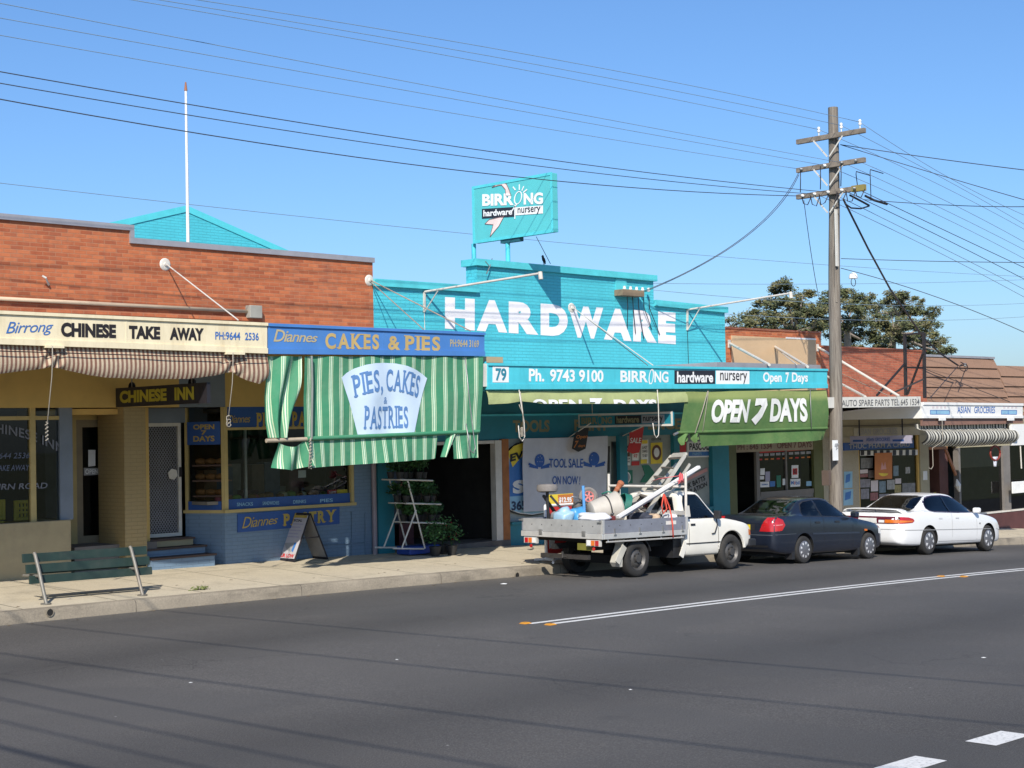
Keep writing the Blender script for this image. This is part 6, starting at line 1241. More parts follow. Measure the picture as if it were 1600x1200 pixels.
gum('rightmost gum tree with a broad ragged crown behind the brick parapet', 66, 1395, [(1390, 465, 24, 8), (1415, 472, 22, 8), (1368, 476, 16, 9), (1392, 487, 30, 10), (1425, 486, 16, 9), (1450, 489, 10, 8), (1360, 500, 18, 12), (1390, 508, 26, 12), (1420, 510, 20, 12), (1446, 508, 14, 12), (1365, 525, 18, 12), (1400, 530, 26, 12), (1435, 532, 22, 12), (1462, 537, 16, 9), (1475, 548, 10, 7), (1452, 524, 12, 8), (1375, 545, 14, 6), (1440, 550, 14, 6), (1465, 552, 12, 6), (1410, 492, 10, 6)], 8)
gum('small sparse tree with thin twigs just right of the turquoise parapet', 75, 1150, [(1136, 500, 8, 4), (1150, 505, 8, 5), (1160, 512, 8, 4), (1140, 513, 8, 4), (1165, 523, 12, 7)], 9, .26, .5)
# ================================================================== bench, boards, plants, scraps
BGR = pm('bench_green', (.017, .036, .029), .5, 0, .15, 6, dirt=.25, dcol=(.2, .19, .15)); GAL = pm('dull_galvanised', (.20, .19, .165), .55, .3, .15, 9, dirt=.4, dcol=(.25, .13, .06))
FL, FR = atg(65, 936, gp), atg(213, 923, gp); yb_ = 21.12
bx0, bx1 = at(33, 870, 21.5).x, at(227, 862, 21.5).x; lx0, lx1 = at(60, 900, 21.3).x, at(210, 890, 21.3).x; zb_ = gp((lx0+lx1)/2, 21.3); ztop = at(207, 853, 21.42).z-zb_
bench = thing('street_bench', 'dark green slatted street bench seen from behind on grey metal posts', 'bench', ((lx0+lx1)/2, 21.4, zb_))
for X in (lx0, lx1):
    z_ = gp(X, 21.2)
    MB().tube([(X, 21.05, z_-.03), (X, 21.17, z_+.22), (X, 21.29, z_+.5), (X, 21.39, z_+ztop-.03), (X, 21.42, z_+ztop)], .028, 10).build('leg', GAL, bench, smooth='auto')
    MB().tube([(X, 21.27, z_+.40), (X, 21.6, z_+.39), (X, 21.76, z_+.385)], .022, 10).build('seat_arm', GAL, bench, smooth='auto')
    MB().lathe((X, 21.08, z_-.0), (0, 0, 1), [(.08, 0), (.08, .012), (.03, .014)], 12).build('foot_plate', GAL, bench)
sl_ = (gp(bx1, 21.3)-gp(bx0, 21.3))/(bx1-bx0)
for k, (zc, hh) in enumerate(((ztop-.075, .13), (ztop-.235, .13), (ztop-.395, .12))):
    Y = 21.445-.045*k; e = .03*k
    mb = MB(); a_ = gp(bx0, 21.3); mb.prism([(bx0+e, Y, a_+zc-hh/2), (bx1+e*.6, Y, a_+sl_*(bx1-bx0)+zc-hh/2), (bx1+e*.6, Y+.01, a_+sl_*(bx1-bx0)+zc+hh/2), (bx0+e, Y+.01, a_+zc+hh/2)], (0, .032, 0)); mb.build('backrest_slat', BGR, bench, bevel=.004)
for k in range(2):
    Y = 21.48+k*.145; a_ = gp(bx0, 21.3); mb = MB(); mb.prism([(bx0+.3, Y, a_+.405), (bx1, Y, a_+sl_*(bx1-bx0)+.405), (bx1, Y+.12, a_+sl_*(bx1-bx0)+.40), (bx0+.3, Y+.12, a_+.40)], (0, 0, .03)); mb.build('seat_slat', BGR, bench, bevel=.004)
# A-board
BL, BR_, KB = atg(430.7, 874, gp), atg(461.6, 878.5, gp), atg(505, 873.5, gp)
xm = (BR_.x+KB.x)/2-.03; yn, yf_ = BR_.y, BR_.y+.62; zt = at(484, 802, yn).z; zg = gp(xm, yn)
ab = thing('sandwich_board', 'black framed white sandwich board standing against the blue bakery wall', 'sandwich board', (xm, (yn+yf_)/2, zg))
def leanboard(xb, xt, nm, mat, ins, zb__, zt__, o):
    f = lambda z: xb+(xt-xb)*(z-zg)/(zt-zg); MB().prism([(f(zb__)+o, yn+ins, zb__), (f(zb__)+o, yf_-ins, zb__), (f(zt__)+o, yf_-ins, zt__), (f(zt__)+o, yn+ins, zt__)], (.012, 0, 0)).build(nm, mat, ab); return f
xA_ = xm-(KB.x-BR_.x)/2; xB_ = xm+(KB.x-BR_.x)/2
fA = leanboard(xA_, xm-.01, 'front_frame', BLACK, 0, zg, zt, 0); leanboard(xB_, xm+.0, 'rear_frame', BLACK, 0, zg, zt, 0)
AW = pm('board_white', (.45, .43, .45), .5, 0, .05); leanboard(xA_, xm-.01, 'front_panel', AW, .035, zg+.07, zt-.04, -.006); leanboard(xB_, xm, 'rear_panel', pm('board_back', (.3, .28, .25), .6), .035, zg+.05, zt-.04, -.006)
def onA(u0, u1, v0, v1): return lambda a, b: (lambda z: Vector((fA(z)-.0075, yf_-(yf_-yn)*(u0+(u1-u0)*a), z)))(zg+(zt-zg)*(v0+(v1-v0)*b))
qd = lambda P: [P(a, b) for a, b in ((0, 0), (1, 0), (1, 1), (0, 1))]
MB().poly(qd(onA(.12, .92, .9, .955))).build('gold_strip', OCHRE, ab, fix=False); text('SPECIAL', onA(.15, .75, .82, .87), (-.002, 0, 0), BLACK, ab, .03); text('OUR LOW', onA(.1, .9, .09, .17), (-.002, 0, 0), PC('red'), ab, .05)
for k in range(5): MB().poly(qd(onA(.12, .85-.1*(k % 2), .76-.065*k, .785-.065*k))).build('menu_line', PC('lilac'), ab, fix=False)
MB().poly([onA(0, 1, 0, 1)(a, b) for a, b in ((.2, .38), (.78, .40), (.7, .2), (.45, .24))]).build('pale_picture', PC('grey'), ab, fix=False); MB().poly([onA(0, 1, 0, 1)(a, b)+Vector((-.002, 0, 0)) for a, b in ((.72, .4), (.82, .4), (.78, .2), (.68, .24))]).build('blue_picture', PC('blue'), ab, fix=False)
for Y in (yn+.02, yf_-.02): MB().bar((fA(zg+.45), Y, zg+.45), (2*xm-fA(zg+.45), Y, zg+.45), .012, .02).build('spreader', BLACK, ab)
# plant stand
Y0 = 23.35; Wp = lambda x, y, o=0: at(x, y, Y0)+Vector((0, o, 0)); zps = gp(21, Y0)+.0
stand = thing('plant_stand', 'white tubular stepped plant stand with three shelves of potted greenery in the hardware doorway', 'plant stand', (Wp(640, 855).x, Y0+.25, zps))
for o in (0, .55):
    mb = MB()
    for a, b in (((637, 751), (664, 857)), ((650, 797), (628, 856)), ((614, 857), (662, 857.5))): mb.tube([Wp(*a, o), Wp(*b, o)], .017, 8)
    mb.build('leg_frame', WROD, stand, smooth='auto')
for k, (l, r, y) in enumerate(((625, 676, 749.5), (635, 689, 786.5), (645, 697, 816.5))):
    mb = MB()
    for o in (0, .55): mb.tube([Wp(l, y, o), Wp(r, y+1.5, o)], .017, 8)
    for q in range(5): t_ = q/4; mb.tube([Wp(l+(r-l)*t_, y+1.5*t_, 0), Wp(l+(r-l)*t_, y+1.5*t_, .55)], .012, 6)
    mb.build('shelf', WROD, stand, smooth='auto')
PLG = [pm('nursery_leaf', (.055, .14, .035), .6, 0, .3, 5), pm('nursery_leaf_dark', (.03, .075, .025), .6, 0, .3, 5), pm('pink_flower', (.45, .12, .15), .6), pm('red_flower', (.4, .02, .03), .6)]
POTM = [pm('black_pot', (.02, .02, .02), .6), pm('white_label', (.6, .6, .58), .6), pm('terracotta', (.35, .12, .055), .8, 0, .12, 8)]
def potted(P, h, r, label, grp, seed, flowers=0, potmat=0, spread=1.):
    R = random.Random(seed); t = thing('potted_plant', label, 'plant', P, grp); MB().lathe(P, (0, 0, 1), [(.0001, 0), (r*.7, 0), (r, r*1.5), (r*1.06, r*1.5), (r*1.06, r*1.65), (r*.9, r*1.6)], 14).build('pot', POTM[potmat], t, smooth='auto')
    mb = MB()
    for _ in range(5): q = P+Vector((R.uniform(-r, r)*.9, R.uniform(-r, r)*.9, r*1.6+h*R.uniform(.3, .9))); mb.tube([P+Vector((0, 0, r*1.5)), q], .006, 4, 1); mb.leaves(q, (r*1.5*spread, r*1.5*spread, h*.4), 46, .08, R, R.choice((0, 0, 1)), .1)
    if flowers: mb.leaves(P+Vector((0, 0, r*1.6+h*.6)), (r*1.7, r*1.7, h*.4), 22, .06, R, flowers, .5)
    mb.build('foliage', PLG, t, fix=False); return t
n = 0
for k, (l, r, y, cnt) in enumerate(((632, 676, 749.5, 4), (642, 689, 786.5, 4), (652, 697, 816.5, 4))):
    for i in range(cnt):
        for o in ((.14, .42) if i % 2 == 0 else (.28,)):
            P = Wp(l+(r-l)*i/(cnt-1), y+.5, o); n += 1; potted(P+Vector((0, 0, .026)), (.50, .28, .25)[k], .08, 'green seedling in a small black pot on the '+('top', 'middle', 'lowest')[k]+' shelf of the white plant stand', ('top', 'middle', 'lowest')[k]+' shelf seedlings', n, 2 if n % 7 == 0 else 0, 0, 1.35)
P = atg(706, 864, gp); P = Vector((at(706, 860, 23.2).x, 23.2, gp(at(706, 860, 23.2).x, 23.2))); potted(P, .5, .12, 'pot of red flowers on the ground right of the white plant stand', None, 77, 3, 0, 1.5)
for k, (x, y) in enumerate(((680, 23.2), (692, 23.5))): X = at(x, 855, y).x; potted(Vector((X, y, gp(X, y))), .55, .12, ('leafy green pot plant' if k == 0 else 'taller green pot plant')+' on the ground under the lowest shelf of the plant stand', None, 80+k, 0, 0, 1.6)
x0, x1 = at(640, 850, Y0+.1).x, at(688, 850, Y0+.1).x; z_ = gp(x0, Y0); t = MB(); t.box(x0, x1, Y0+.1, Y0+.5, z_+.03, z_+.19); tag(t.build('plastic_crate', pm('blue_plastic', (.02, .06, .3), .4), loc=(x0, Y0, z_), bevel=.015), 'blue plastic crate on the ground under the plant stand', 'crate')
# scraps, weed
PAP = pm('white_paper', (.72, .72, .7), .8)
for i, (px, py, f_, s_, lb) in enumerate(((108, 936, gp, .09, 'crumpled white paper on the footpath by the left bench post'), (188, 931, gp, .05, 'tiny white scrap between the bench posts'), (787, 912.5, None, .16, 'flat white scrap in the gutter behind the truck'), (1474-0, 934, None, .0, ''), (125, 960, None, .0, ''), (1537, 1028, None, .07, 'small white scrap on the asphalt at the right'), (298, 1067, None, .05, 'tiny white scrap on the asphalt at the left'), (620, 1031, None, .05, 'tiny white scrap in the middle of the road'), (985, 1078, None, .05, 'tiny white scrap on the near lane'), (525, 880.5, gp, .08, 'white scrap on the footpath right of the sandwich board'))):
    if not s_: continue
    s_ *= .55
    P = atg(px, py, f_); R = random.Random(i); mb = MB(); v = []
    for k in range(7): a = k*.9; v.append(P+Vector((s_*math.cos(a)*R.uniform(.5, 1), s_*math.sin(a)*R.uniform(.5, 1), .004+s_*.2*R.random()*(i < 2 or i == 9))))
    c = P+Vector((0, 0, .006+s_*.12)); mb.add(v+[c], [(k, (k+1) % 7, 7) for k in range(7)]); tag(mb.build('paper_scrap', PAP, loc=P), lb, 'litter')
P = atg(312, 922, gp); mb = MB(); mb.leaves(P+Vector((0, 0, .02)), (.22, .06, .04), 60, .06, random.Random(4), 0, .1); tag(mb.build('weed', [pm('weed_green', (.12, .14, .04), .8)], loc=P, fix=False), 'low green weed in a crack of the footpath near the kerb', 'weed')
LG = MB(); R = random.Random(21)
for _ in range(260):
    X = R.uniform(6, 46); Y = R.choice((YK-.06-abs(R.gauss(0, .12)), YK+.4+abs(R.gauss(0, .5)))); z = g(X)+.004 if Y < YK else gp(X, Y)+.004; s_ = R.uniform(.015, .05); a = R.uniform(0, 6.3); c, s2 = math.cos(a)*s_, math.sin(a)*s_*.4; LG.add([(X-c, Y-s2, z), (X+s2, Y-c*.4, z+.006), (X+c, Y+s2, z), (X-s2, Y+c*.4, z+.004)], [(0, 1, 2, 3)])
kind(LG.build('leaf_litter', pm('dry_leaf', (.16, .11, .06), .9, 0, .4, 8), loc=(0, 0, 0), fix=False), 'stuff')

# ================================================================== vehicles
def cat(P, n):
    """Catmull-Rom through control tuples, n samples per span"""
    out = []
    for i in range(len(P)-1):
        p0, p1, p2, p3 = P[max(i-1, 0)], P[i], P[i+1], P[min(i+2, len(P)-1)]
        for k in range(n):
            t = k/n; r = []
            for a, b, c, d in zip(p0, p1, p2, p3):
                m1, m2 = (c-a)/2, (d-b)/2
                if (c-b) == 0: m1 = m2 = 0
                r.append((2*t**3-3*t*t+1)*b+(t**3-2*t*t+t)*m1+(-2*t**3+3*t*t)*c+(t**3-t*t)*m2)
            out.append(tuple(r))
    out.append(tuple(P[-1])); return out
def section(x, zb, zs, zt, wb, wt, sharp=0):
    d = zs-zb; h = max(zt-zs, .012); gl = h > .12
    pts = [(0, zb), (.6*wb, zb), (.9*wb, zb+.012), (.975*wb, zb+.07*d+.02), (wb, zb+.3*d), (wb*1.0, zb+.6*d), (wb*.985, zb+.86*d), (wb*.955, zs-.008), (wb*.93, zs+.012 if gl else zs+.2*h)]
    b = wb*.905 if gl else wb*.9
    pts += [(b+(wt-b)*.35, zs+.35*h), (b+(wt-b)*.72, zs+.7*h), (wt, zt-.10*h-.012 if gl else zs+.7*h), (wt*.93, zt-.028 if gl else zs+.82*h), (wt*.7, zt-.008), (wt*.35, zt), (0, zt+.004)]
    return pts
def hull(stations, n=4, ns=3):
    st = cat(stations, n); rows = []
    for s in st:
        sec = cat(section(*s), ns); rows.append([(s[0], y, z) for y, z in sec]+[(s[0], -y, z) for y, z in sec[-2:0:-1]])
    mb = MB(); m = len(rows[0])
    for r in rows: mb.v += [Vector(p) for p in r]
    for i in range(len(rows)-1):
        for k in range(m): mb.f.append([i*m+k, i*m+(k+1) % m, (i+1)*m+(k+1) % m, (i+1)*m+k]); mb.m.append(0)
    mb.f.append(list(range(m))); mb.m.append(0); mb.f.append([(len(rows)-1)*m+k for k in range(m)]); mb.m.append(0)
    return mb
def body_from(mb, name, mats, parent, cy, wells, wr):
    """hull with wheel openings cut through"""
    for v in mb.v: v.y += cy
    o = mb.build(name, mats, parent, local=True, smooth=True)
    bvh = BVHTree.FromPolygons([v.co.copy() for v in o.data.vertices], [list(p.vertices) for p in o.data.polygons])
    cm = MB()
    for (x, z) in wells:
        cm.lathe((x, cy-1.4, z), (0, 1, 0), [(.0001, 0), (wr, 0), (wr, .74), (.0001, .74)], 40, 1); cm.lathe((x, cy+1.4, z), (0, -1, 0), [(.0001, 0), (wr, 0), (wr, .74), (.0001, .74)], 40, 1)
    cut = cm.build('cutter', mats, parent, local=True); bm = o.modifiers.new('wells', 'BOOLEAN'); bm.operation = 'DIFFERENCE'; bm.solver = 'EXACT'; bm.object = cut
    bpy.context.view_layer.update(); me = bpy.data.meshes.new_from_object(o.evaluated_get(bpy.context.evaluated_depsgraph_get()))
    o.modifiers.clear(); o.data = me; bpy.data.objects.remove(cut)
    me.polygons.foreach_set('use_smooth', [True]*len(me.polygons)); me.set_sharp_from_angle(angle=math.radians(40)); return o, bvh
def decal(bvh, pts, view, off, mat, name, parent, cell=.07, thick=0):
    bm = bmesh.new(); bm.faces.new([bm.verts.new((a, b, 0)) for a, b in pts])
    for ax in (0, 1):
        lo, hi = min(p[ax] for p in pts), max(p[ax] for p in pts); q = lo+cell
        while q < hi:
            co = (q, 0, 0) if ax == 0 else (0, q, 0); no = (1, 0, 0) if ax == 0 else (0, 1, 0); bmesh.ops.bisect_plane(bm, geom=bm.verts[:]+bm.edges[:]+bm.faces[:], plane_co=co, plane_no=no); q += cell
    bm.verts.index_update(); D = {'right': Vector((0, 1, 0)), 'left': Vector((0, -1, 0)), 'rear': Vector((1, 0, 0)), 'front': Vector((-1, 0, 0)), 'top': Vector((0, 0, -1))}[view]; V = []
    for v in bm.verts:
        a, b = v.co.x, v.co.y; P = Vector((a, 0, b)) if view in ('right', 'left') else Vector((0, a, b)) if view in ('rear', 'front') else Vector((a, b, 0))
        hit = bvh.ray_cast(P-D*6, D, 12); p = hit[0] if hit[0] is not None else bvh.find_nearest(P)[0]; V.append(p-D*off)
    mb = MB(); mb.add(V, [[v.index for v in f.verts] for f in bm.faces]); bm.free()
    return mb.build(name, mat, parent, local=True, smooth=True, solid=thick)
def inside(p, poly):
    c = False
    for (a, b), (d, e) in zip(poly, poly[1:]+poly[:1]):
        if (b > p[1]) != (e > p[1]) and p[0] < (d-a)*(p[1]-b)/(e-b)+a: c = not c
    return c
def glaze(o, gm, sides, ends, zmin=.86):
    """cut the window outlines into the body shell and make what lies inside them glass"""
    me = o.data; me.materials.append(gm); gi = len(me.materials)-1; bm = bmesh.new(); bm.from_mesh(me)
    for view, polys in (('s', sides), ('e', [q for _, q in ends])):
        for poly in polys:
            for (a, b), (c, d) in zip(poly, poly[1:]+poly[:1]):
                fs = [f for f in bm.faces if max(v.co.z for v in f.verts) > zmin]; geom = list({v for f in fs for v in f.verts})+list({e for f in fs for e in f.edges})+fs
                co, no = (Vector((a, 0, b)), Vector((c-a, 0, d-b)).cross(Vector((0, 1, 0)))) if view == 's' else (Vector((0, a, b)), Vector((0, c-a, d-b)).cross(Vector((1, 0, 0))))
                bmesh.ops.bisect_plane(bm, geom=geom, plane_co=co, plane_no=no.normalized())
    bm.normal_update()
    for f in bm.faces:
        c = f.calc_center_median(); n = f.normal
        if any(inside((c.x, c.z), q) for q in sides) and abs(n.y) > .35: f.material_index = gi
        for w_, q in ends:
            if inside((c.y, c.z), q) and n.x*(-1 if w_ == 'rear' else 1) > .15 and abs(n.y) < .75: f.material_index = gi
    bm.to_mesh(me); bm.free(); me.polygons.foreach_set('use_smooth', [True]*len(me.polygons)); me.set_sharp_from_angle(angle=math.radians(40))
def seal(bvh, poly, view, wd, off, mat, name, parent):
    cx = sum(p[0] for p in poly)/len(poly); cz = sum(p[1] for p in poly)/len(poly); mb = MB(); D = {'right': Vector((0, 1, 0)), 'left': Vector((0, -1, 0)), 'rear': Vector((1, 0, 0)), 'front': Vector((-1, 0, 0))}[view]
    def hit_(a, b):
        P = Vector((a, 0, b)) if view in ('right', 'left') else Vector((0, a, b)); h = bvh.ray_cast(P-D*6, D, 12); return (h[0] if h[0] is not None else bvh.find_nearest(P)[0])-D*off
    n = len(poly); out = []
    for k in range(n):
        p0, p1, p2 = Vector(poly[k-1]), Vector(poly[k]), Vector(poly[(k+1) % n]); e = ((p1-p0).normalized()+(p2-p1).normalized()); e = Vector((e.y, -e.x)).normalized()
        if e.dot(p1-Vector((cx, cz))) < 0: e = -e
        out.append(p1+e*wd)
    for k in range(n):
        a, b, c, d = Vector(poly[k]), Vector(poly[(k+1) % n]), out[(k+1) % n], out[k]; m = max(1, int((b-a).length/.06))
        for i in range(m):
            t, u = i/m, (i+1)/m; mb.add([hit_(*(a+(b-a)*t)), hit_(*(a+(b-a)*u)), hit_(*(d+(c-d)*u)), hit_(*(d+(c-d)*t))], [(0, 1, 2, 3)])
    return mb.build(name, mat, parent, local=True, smooth=True, fix=False)
def cabin(root, C, x0, x1, ztop, seats, wheel_x, hw=.66):
    TR_ = pm('cabin_trim', (.035, .035, .04), .8, 0, .2); SE = pm('seat_cloth', (.09, .09, .10), .9, 0, .2)
    MB().box(x0, x1, C-hw, C+hw, .32, ztop).build('cabin_lining', TR_, root, local=True)
    for x, y in seats:
        m = MB(); m.prism([(x, C+y-.22, ztop-.2), (x+.12, C+y-.22, ztop-.2), (x-.02, C+y-.20, ztop+.17), (x-.12, C+y-.20, ztop+.17)], (0, .43, 0)); s_ = m.build('seat', SE, root, local=True, bevel=.03)
        m = MB(); m.box(x-.13, x-.04, C+y-.12, C+y+.12, ztop+.185, ztop+.33); m.build('headrest', SE, s_, local=True, bevel=.03)
    m = MB(); c = Vector((wheel_x, C-.36, ztop+.05)); a1, a2 = Vector((0, 1, 0)), Vector((.35, 0, 1)).normalized(); m.tube([c+a1*.185*math.cos(q*.3307)+a2*.185*math.sin(q*.3307) for q in range(20)], .014, 6); m.tube([c, c+Vector((.3, 0, -.1))], .03, 6); m.tube([c-a1*.18, c+a1*.18], .014, 6); m.build('steering_wheel', TR_, root, local=True, smooth=True)
GL_T = glass('truck_glass', (.62, .67, .67)); GL_L = glass('sedan_glass', (.42, .49, .52)); GL_C = glass('tinted_car_glass', (.12, .15, .19))
TYRE = pm('tyre_rubber', (.022, .021, .02), .85, 0, .2, 8, dirt=.35, dcol=(.10, .09, .075)); SILV = pm('silver_rim', (.50, .50, .52), .3, .8, .05); DRIM = pm('dull_steel_rim', (.10, .095, .09), .5, .5, .15, 8); DKM = pm('underbody_black', (.01, .01, .01), .8)
TRIM = pm('black_trim', (.02, .02, .022), .5); CGL = pm('car_glass', (.016, .026, .042), .04, 0, .1); CGL.node_tree.nodes['Principled BSDF'].inputs['Specular IOR Level'].default_value = .8
REDL = pm('red_lamp', (.42, .012, .015), .15, 0, .1, 20, coat=.6); AMBL = pm('amber_lamp', (.65, .16, .02), .15, 0, .1, 20, coat=.6); CLRL = pm('clear_lamp', (.7, .7, .68), .1)
def wheel(parent, x, y, r, wd, style, side=-1):
    """side -1: outer face towards -y"""
    z = r; n = 32; a = (0, side, 0); c = (x, y, z); ri = r*(.62 if style == 'steel' else .64)
    w_ = MB().lathe(c, a, [(ri, 0), (ri+.012, .004), (r*.8, .010), (r*.93, .0), (r*.985, -.022), (r, -.05), (r, -wd+.05), (r*.97, -wd+.01), (ri, -wd)], n).build('wheel', TYRE, parent, local=True, smooth='auto')
    if style == 'steel':
        MB().lathe(c, a, [(ri+.004, .002), (ri-.004, -.004), (ri*.9, -.03), (ri*.82, -.05), (ri*.72, -.045), (ri*.62, -.02), (ri*.5, -.012), (ri*.34, -.02), (ri*.32, .02), (.0001, .022)], n).build('rim', DRIM, w_, local=True, smooth='auto')
        mb = MB()
        for k in range(8): t = k*math.pi/4+.2; mb.lathe((x+ri*.77*math.cos(t), y+side*-.0455*1+side*.004, z+ri*.77*math.sin(t)), a, [(.0001, 0), (ri*.085, 0)], 10)
        for k in range(5): t = k*math.pi*.4; mb.lathe((x+ri*.45*math.cos(t), y-side*.012, z+ri*.45*math.sin(t)), a, [(.013, 0), (.013, .012), (.0001, .014)], 6)
        mb.build('rim_hole', DKM, w_, local=True)
    else:
        nh = 9 if style == 'cover' else 7
        MB().lathe(c, a, [(ri+.004, .003), (ri, .006), (ri*.9, .012), (ri*.5, .022), (.0001, .026)], n).build('wheel_cover', pm('cover_grey', (.2, .2, .215), .35, .5, .05), w_, local=True, smooth='auto')
        mb = MB()
        for k in range(nh):
            t = 2*math.pi*k/nh; q = [(x+ri*rr*math.cos(t+da), y+side*(.0325-.016*rr), z+ri*rr*math.sin(t+da)) for rr, da in ((.62, -.11), (.9, -.16), (.9, .16), (.62, .11))] if style == 'cover' else [(x+ri*rr*math.cos(t+da), y+side*(.0335-.016*rr), z+ri*rr*math.sin(t+da)) for rr, da in ((.5, -.05), (.86, -.25), (.92, 0), (.86, .25), (.5, .05))]
            mb.poly(q)
        mb.build('cover_slot', pm('bright_silver', (.75, .75, .76), .25, .3, .03), w_, local=True, fix=False)
    return w_
# ---------------- white tray truck
TX, TY = 21.944, YT; TC = .82
truck = thing('tray_truck', 'white single-cab utility truck with an aluminium tray loaded with tools, parked at the kerb', 'truck', (TX, TY, g(TX)), rot=(0, math.atan(.0235), 0))
WHP = pm('chalky_white_paint', (.74, .71, .63), .4, 0, .03, 3, dirt=.12, dcol=(.4, .33, .22), coat=.25)
ALU = pm('dull_aluminium', (.42, .42, .41), .55, .35, .12, 5, dirt=.35, dcol=(.2, .19, .18)); ALU2 = pm('grey_aluminium', (.27, .28, .32), .5, .35, .12, 5, dirt=.3, dcol=(.12, .12, .13)); ALU3 = pm('bright_aluminium', (.6, .59, .56), .4, .4, .1, 5, dirt=.2)
st = [(1.40, .36, 1.00, 1.50, .80, .60), (1.44, .32, 1.02, 1.54, .825, .635), (1.65, .30, 1.03, 1.575, .835, .645), (1.88, .30, 1.03, 1.575, .835, .645), (2.03, .30, 1.03, 1.54, .835, .64), (2.22, .30, 1.025, 1.36, .835, .655), (2.42, .30, 1.02, 1.16, .835, .68), (2.56, .30, 1.01, 1.045, .835, .72), (2.9, .32, .97, 1.0, .84, .70), (3.25, .36, .915, .945, .835, .68), (3.45, .42, .86, .89, .81, .64), (3.53, .5, .80, .83, .78, .6), (3.545, .54, .78, .80, .74, .58)]
body, bv = body_from(hull(st), 'body', [WHP, DKM], truck, TC, [(2.855, .36)], .42)
B_ = lambda pts, view, off, mat, nm, cell=.07, p=None: decal(bv, pts, view, off, mat, nm, p or truck, cell)
dw = [(1.50, 1.05), (1.50, 1.36), (1.535, 1.46), (1.62, 1.49), (1.92, 1.485), (2.0, 1.44), (2.41, 1.06), (2.41, 1.045)]
wr_ = [(TC-.55, 1.08), (TC+.55, 1.08), (TC+.48, 1.43), (TC-.48, 1.43)]; ws_ = [(TC-.62, 1.07), (TC+.62, 1.07), (TC+.5, 1.5), (TC-.5, 1.5)]
glaze(body, GL_T, [dw], [('rear', wr_), ('front', ws_)], .9)
for vw in ('right', 'left'): seal(bv, dw, vw, .02, .004, TRIM, 'window_seal', truck)
seal(bv, wr_, 'rear', .035, .004, TRIM, 'window_seal', truck); seal(bv, ws_, 'front', .02, .004, TRIM, 'window_seal', truck)
cabin(truck, TC, 1.56, 2.4, .98, ((1.78, -.36), (1.78, .36)), 2.15, .68)
B_([(1.505, .335), (1.515, .335), (1.515, 1.03), (1.505, 1.03)], 'right', .004, TRIM, 'door_gap', .2); B_([(2.41, .42), (2.422, .42), (2.43, 1.03), (2.418, 1.03)], 'right', .004, TRIM, 'door_gap', .2)
B_([(1.42, .55), (2.47, .55), (2.47, .572), (1.42, .572)], 'right', .010, TRIM, 'side_trim', .1); hd_ = B_([(1.56, .905), (1.70, .905), (1.70, .945), (1.56, .945)], 'right', .012, TRIM, 'door_handle')
B_([(1.42, .335), (2.5, .335), (2.5, .345), (1.42, .345)], 'right', .006, pm('sill_shadow', (.3, .28, .24)), 'sill_line', .1)
B_([(TC-.72, .70), (TC-.45, .70), (TC-.45, .83), (TC-.72, .83)], 'front', .01, CLRL, 'headlight'); B_([(TC+.45, .70), (TC+.72, .70), (TC+.72, .83), (TC+.45, .83)], 'front', .01, CLRL, 'headlight')
B_([(3.42, .66), (3.52, .66), (3.50, .76), (3.42, .78)], 'right', .012, AMBL, 'corner_lamp')
mb = MB(); mb.box(3.42, 3.66, -.02, 1.66, .42, .58); mb.build('front_bumper', TRIM, truck, local=True, bevel=.03)
mb = MB(); mb.lathe((2.855, TC-.832, .36), (0, -1, 0), [(.405, -.03), (.415, .004), (.445, .006), (.45, -.02)], 48); 
mb.f = [f for f in mb.f if all(mb.v[i].z > .37 for i in f)]; mb.m = [0]*len(mb.f); mb.build('wheel_arch', WHP, truck, local=True, smooth='auto')
mb = MB(); mb.lathe((2.24, -.13, 1.09), (.25, -1, 0), [(.0001, -.0), (.05, 0), (.06, .03), (.045, .05)], 4); mb = MB(); mb.box(2.26, 2.34, -.17, -.01, 1.02, 1.18); mir = mb.build('wing_mirror', TRIM, truck, local=True, bevel=.02); MB().tube([(2.36, .05, 1.03), (2.31, -.06, 1.06)], .018, 6).build('mirror_arm', TRIM, mir, local=True)
ms = MB(); ms.tube([(2.35, -.016, 1.02), (2.37, -.03, .9), (2.29, -.03, .74), (2.2, -.03, .73)], .013, 6, 0); ms.build('aerial_cable', TRIM, truck, local=True, smooth=True)
mb = MB(); mb.box(1.15, 1.52, .1, 1.54, .30, .95); mb.build('cab_back', TRIM, truck, local=True)
for x, y, s in ((0, 0, -1), (2.855, 0, -1), (0, 1.66, 1), (2.855, 1.64, 1)): wheel(truck, x, y, .345, .2, 'steel', s)
# tray
t0, t1, ty0, ty1, tz, tt = -1.08, 1.36, -.085, 1.98, .745, 1.085
mb = MB(); mb.box(t0+.03, t1-.005, ty0+.03, ty1-.03, tz+.02, tz+.06); tray = mb.build('tray_floor', ALU, truck, local=True)
mb = MB(); mb.box(t0+.004, t1, ty0, ty0+.028, tz+.105, tt); mb.build('side_gate', ALU2, truck, local=True); mb = MB(); mb.box(t0+.004, t1, ty1-.028, ty1, tz+.105, tt); mb.build('side_gate', ALU2, truck, local=True)
mb = MB(); mb.box(t0, t0+.03, ty0+.035, ty1-.035, tz+.105, tt); mb.build('tail_gate', ALU, truck, local=True)
mb = MB(); mb.box(t0-.012, t0+.04, ty0-.01, ty1+.01, tz, tz+.1); mb.box(t0+.041, t1, ty0-.014, ty0+.03, tz, tz+.1); mb.box(t0+.041, t1, ty1-.03, ty1+.014, tz, tz+.1); mb.build('edge_rail', ALU3, truck, local=True, bevel=.006)
mb = MB()
for x in (t0+.02, t1-.02): mb.box(x-.025, x+.025, ty0-.014, ty0+.034, tz+.101, tt+.01)
mb.build('corner_post', ALU3, truck, local=True)
